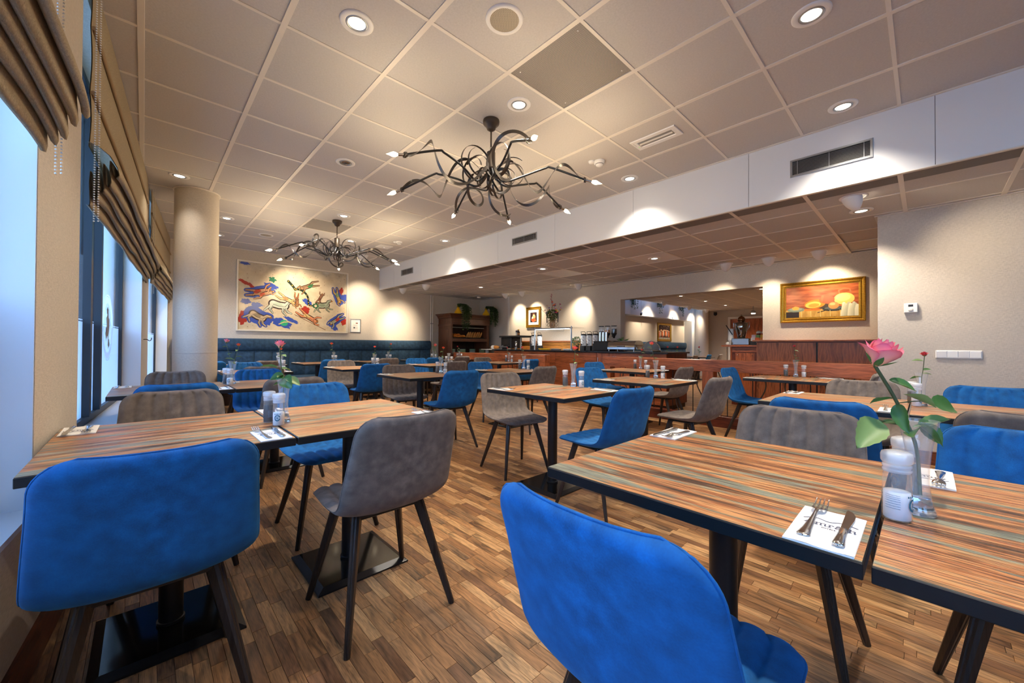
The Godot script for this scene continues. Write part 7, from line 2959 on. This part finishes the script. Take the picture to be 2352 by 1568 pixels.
# ---------------------------------------------------------------- things in the next room
func build_far_room_things() -> void:
	var b := thing("booth_bench", "dark blue booth bench below the crowd painting in the next room", "booth bench")
	booth_into(b, 9.2, 14.8, -6.29, 1.235)
	for q in [[10.9, 1, "leftmost blue chair in the next room"], [11.9, 0, "left brown chair in the next room"], [12.95, 1, "right blue chair in the next room"], [13.95, 0, "rightmost brown chair in the next room"]]:
		var o := copy_of(proto.blue if q[1] == 1 else proto.brown, "dining_chair", q[2], Vector3(q[0], 0, -4.95), deg_to_rad(4.0), "chairs in the next room")
		o.set_meta("category", "chair")
	for q in [[11.6, "left striped table in the next room"], [13.5, "right striped table in the next room"]]:
		var p := make_table(0.70, 0)
		var o := copy_of(p, "dining_table", q[1], Vector3(q[0], 0, -5.22), 0.0, "tables in the next room")
		o.set_meta("category", "table")
		p.free()
	var red := [c8(226, 70, 70), c8(226, 66, 66), c8(214, 56, 64), c8(190, 30, 50)]
	for q in [[11.4, -5.3, "leftmost small rose in the next room"], [11.85, -5.2, "middle small rose in the next room"], [13.5, -5.2, "right small rose in the next room"]]:
		var o := thing("rose", q[2], "rose", Vector3(q[0], TT, q[1]), 0.0, "roses in the next room")
		var s := S()
		tube(s, [Vector3(0, 0.01, 0), Vector3(0.01, 0.15, 0), Vector3(0, 0.30, 0)], 0.003, 5)
		part("stem", s, m.stem, o)
		bloom_into(o, Vector3(0, 0.29, 0), Basis.IDENTITY, 0.035, red, 10)
		for k in 4:
			leaf_at(o, Vector3(0, 0.12 + 0.035 * k, 0), Vector3(cos(k * 1.7) * 0.09, 0.15 + 0.035 * k, sin(k * 1.7) * 0.09), 0.05, m.leaf)
		var v := thing("bud_vase", (q[2] as String).replace("small rose", "glass bud vase"), "vase", Vector3(q[0], TT, q[1]), 0.0, "bud vases in the next room")
		s = S()
		lathe(s, [Vector2(0, 0.001), Vector2(0.027, 0.001), Vector2(0.02, 0.04), Vector2(0.018, 0.09), Vector2(0.03, 0.18)], 16)
		part("glass", s, m.glass, v)
	for q in [[10.36, -4.46, "first"], [12.04, -4.46, "second"], [13.72, -4.46, "third"], [10.36, -2.6, "fourth hidden"], [13.0, -2.6, "fifth hidden"]]:
		downlight(q[0], q[1], LOW, "%s recessed downlight in the next room's ceiling" % q[2], true, WARM_E * 0.9)
	for q in [[11.5, -5.45, "left eyeball spotlight at the next room's ceiling edge"], [13.35, -5.45, "middle eyeball spotlight at the next room's ceiling edge"], [14.85, -5.45, "right eyeball spotlight at the next room's ceiling edge"]]:
		eyeball(q[0], q[1], LOW, Vector3(0.05, -0.62, -0.62), q[2], 2.4, 46.0)
	# hanging lamp over the service counter
	var hl := thing("pendant_lamp", "small glowing pendant lamp in front of the red door", "lamp", Vector3(14.6, LOW, -3.9))
	var s := S()
	rod(s, Vector3(0, -0.14, 0), Vector3(0, 0, 0), 0.012)
	part("stem", s, m.alu, hl)
	s = S()
	lathe(s, [Vector2(0, -0.24), Vector2(0.07, -0.235), Vector2(0.07, -0.17), Vector2(0.03, -0.14), Vector2(0, -0.135)], 20)
	part("shade", s, m.alu, hl)
	s = S()
	lathe(s, [Vector2(0, -0.262), Vector2(0.06, -0.258), Vector2(0.062, -0.236), Vector2(0, -0.234)], 20)
	part("lamp", s, m.lamp, hl)
	lamp_light(hl, Vector3(0, -0.275, 0), Vector3(0, -1, 0), WARM, 4.0, 70.0, 0.05)
	# spotlights on the soffit wall and trailing plants from its upper edge
	for q in [[8.95, "first"], [10.55, "second"], [12.25, "third"], [13.9, "fourth"]]:
		var p := thing("trailing_plant", "%s dark trailing plant hanging down the next room's soffit wall" % q[1], "plant", Vector3(q[0], 2.72, -6.0), 0.0, "soffit plants")
		trail(p, 12, 0.55, int(q[0] * 7), Vector3(0.0, 0, 0.05), 0.04)
	for q in [[9.7, "left"], [11.6, "middle"], [13.2, "right"]]:
		var w := thing("uplight", "%s small wall wash lamp at the foot of the soffit wall" % q[1], "lamp", Vector3(q[0], 2.04, -5.96), 0.0, "wall wash lamps")
		s = S()
		rod(s, Vector3(0, 0, 0.0), Vector3(0, 0.05, 0.0), 0.02)
		part("body", s, m.white, w)
		s = S()
		lathe(s, [Vector2(0, 0.05), Vector2(0.016, 0.05), Vector2(0.014, 0.056), Vector2(0, 0.057)], 12)
		part("lamp", s, m.lamp, w)
		lamp_light(w, Vector3(0, 0.07, 0.0), Vector3(0, 1, -0.28), Color(1.0, 0.80, 0.55), 0.16, 50.0, 0.02)
	var sp := thing("hanging_spot", "small black spot lamp on a rod against the soffit wall", "spotlight", Vector3(10.75, 2.44, -5.80))
	s = S()
	rod(s, Vector3(0, -0.36, 0), Vector3(0, 0.0, 0), 0.006)
	part("rod", s, m.white, sp)
	s = S()
	rod(s, Vector3(-0.05, -0.40, 0.02), Vector3(0.05, -0.36, -0.02), 0.035)
	part("head", s, m.black, sp)
	var cam := thing("security_camera", "small black dome camera high in the next room's corner", "camera", Vector3(15.55, 2.30, -5.40))
	s = S()
	box(s, Vector3(0, 0.06, 0), Vector3(0.10, 0.05, 0.10), 0.01)
	part("mount", s, m.dark, cam)
	s = S()
	lathe(s, [Vector2(0, -0.06), Vector2(0.05, -0.03), Vector2(0.065, 0.02), Vector2(0.05, 0.04)], 16)
	part("dome", s, m.black, cam)

# ---------------------------------------------------------------- street outside the windows
func build_outside() -> void:
	var g := structure("ground_outside")
	var s := S()
	span(s, Vector3(-40, -0.35, 30), Vector3(-0.82, -0.25, -45))
	part("pavement", s, plain(c8(150, 150, 148), 0.9), g)
	var b := thing("building", "pale building across the street outside the windows", "building", Vector3(-14.0, -0.25, -16.0))
	s = S()
	span(s, Vector3(-6, 0, -20), Vector3(0, 9.0, 14))
	part("wall", s, plain(c8(206, 196, 186), 0.9), b)
	for i in 10:
		for j in 3:
			s = S()
			span(s, Vector3(-0.02, 1.0 + 2.9 * j, -18.5 + 3.2 * i), Vector3(0.03, 2.6 + 2.9 * j, -17.2 + 3.2 * i))
			part("window", s, m.frame, b)
	s = S()
	span(s, Vector3(-6.2, 9.0, -20.2), Vector3(0.2, 9.3, 14.2), 0.02)
	part("cornice", s, plain(c8(190, 182, 174), 0.9), b)
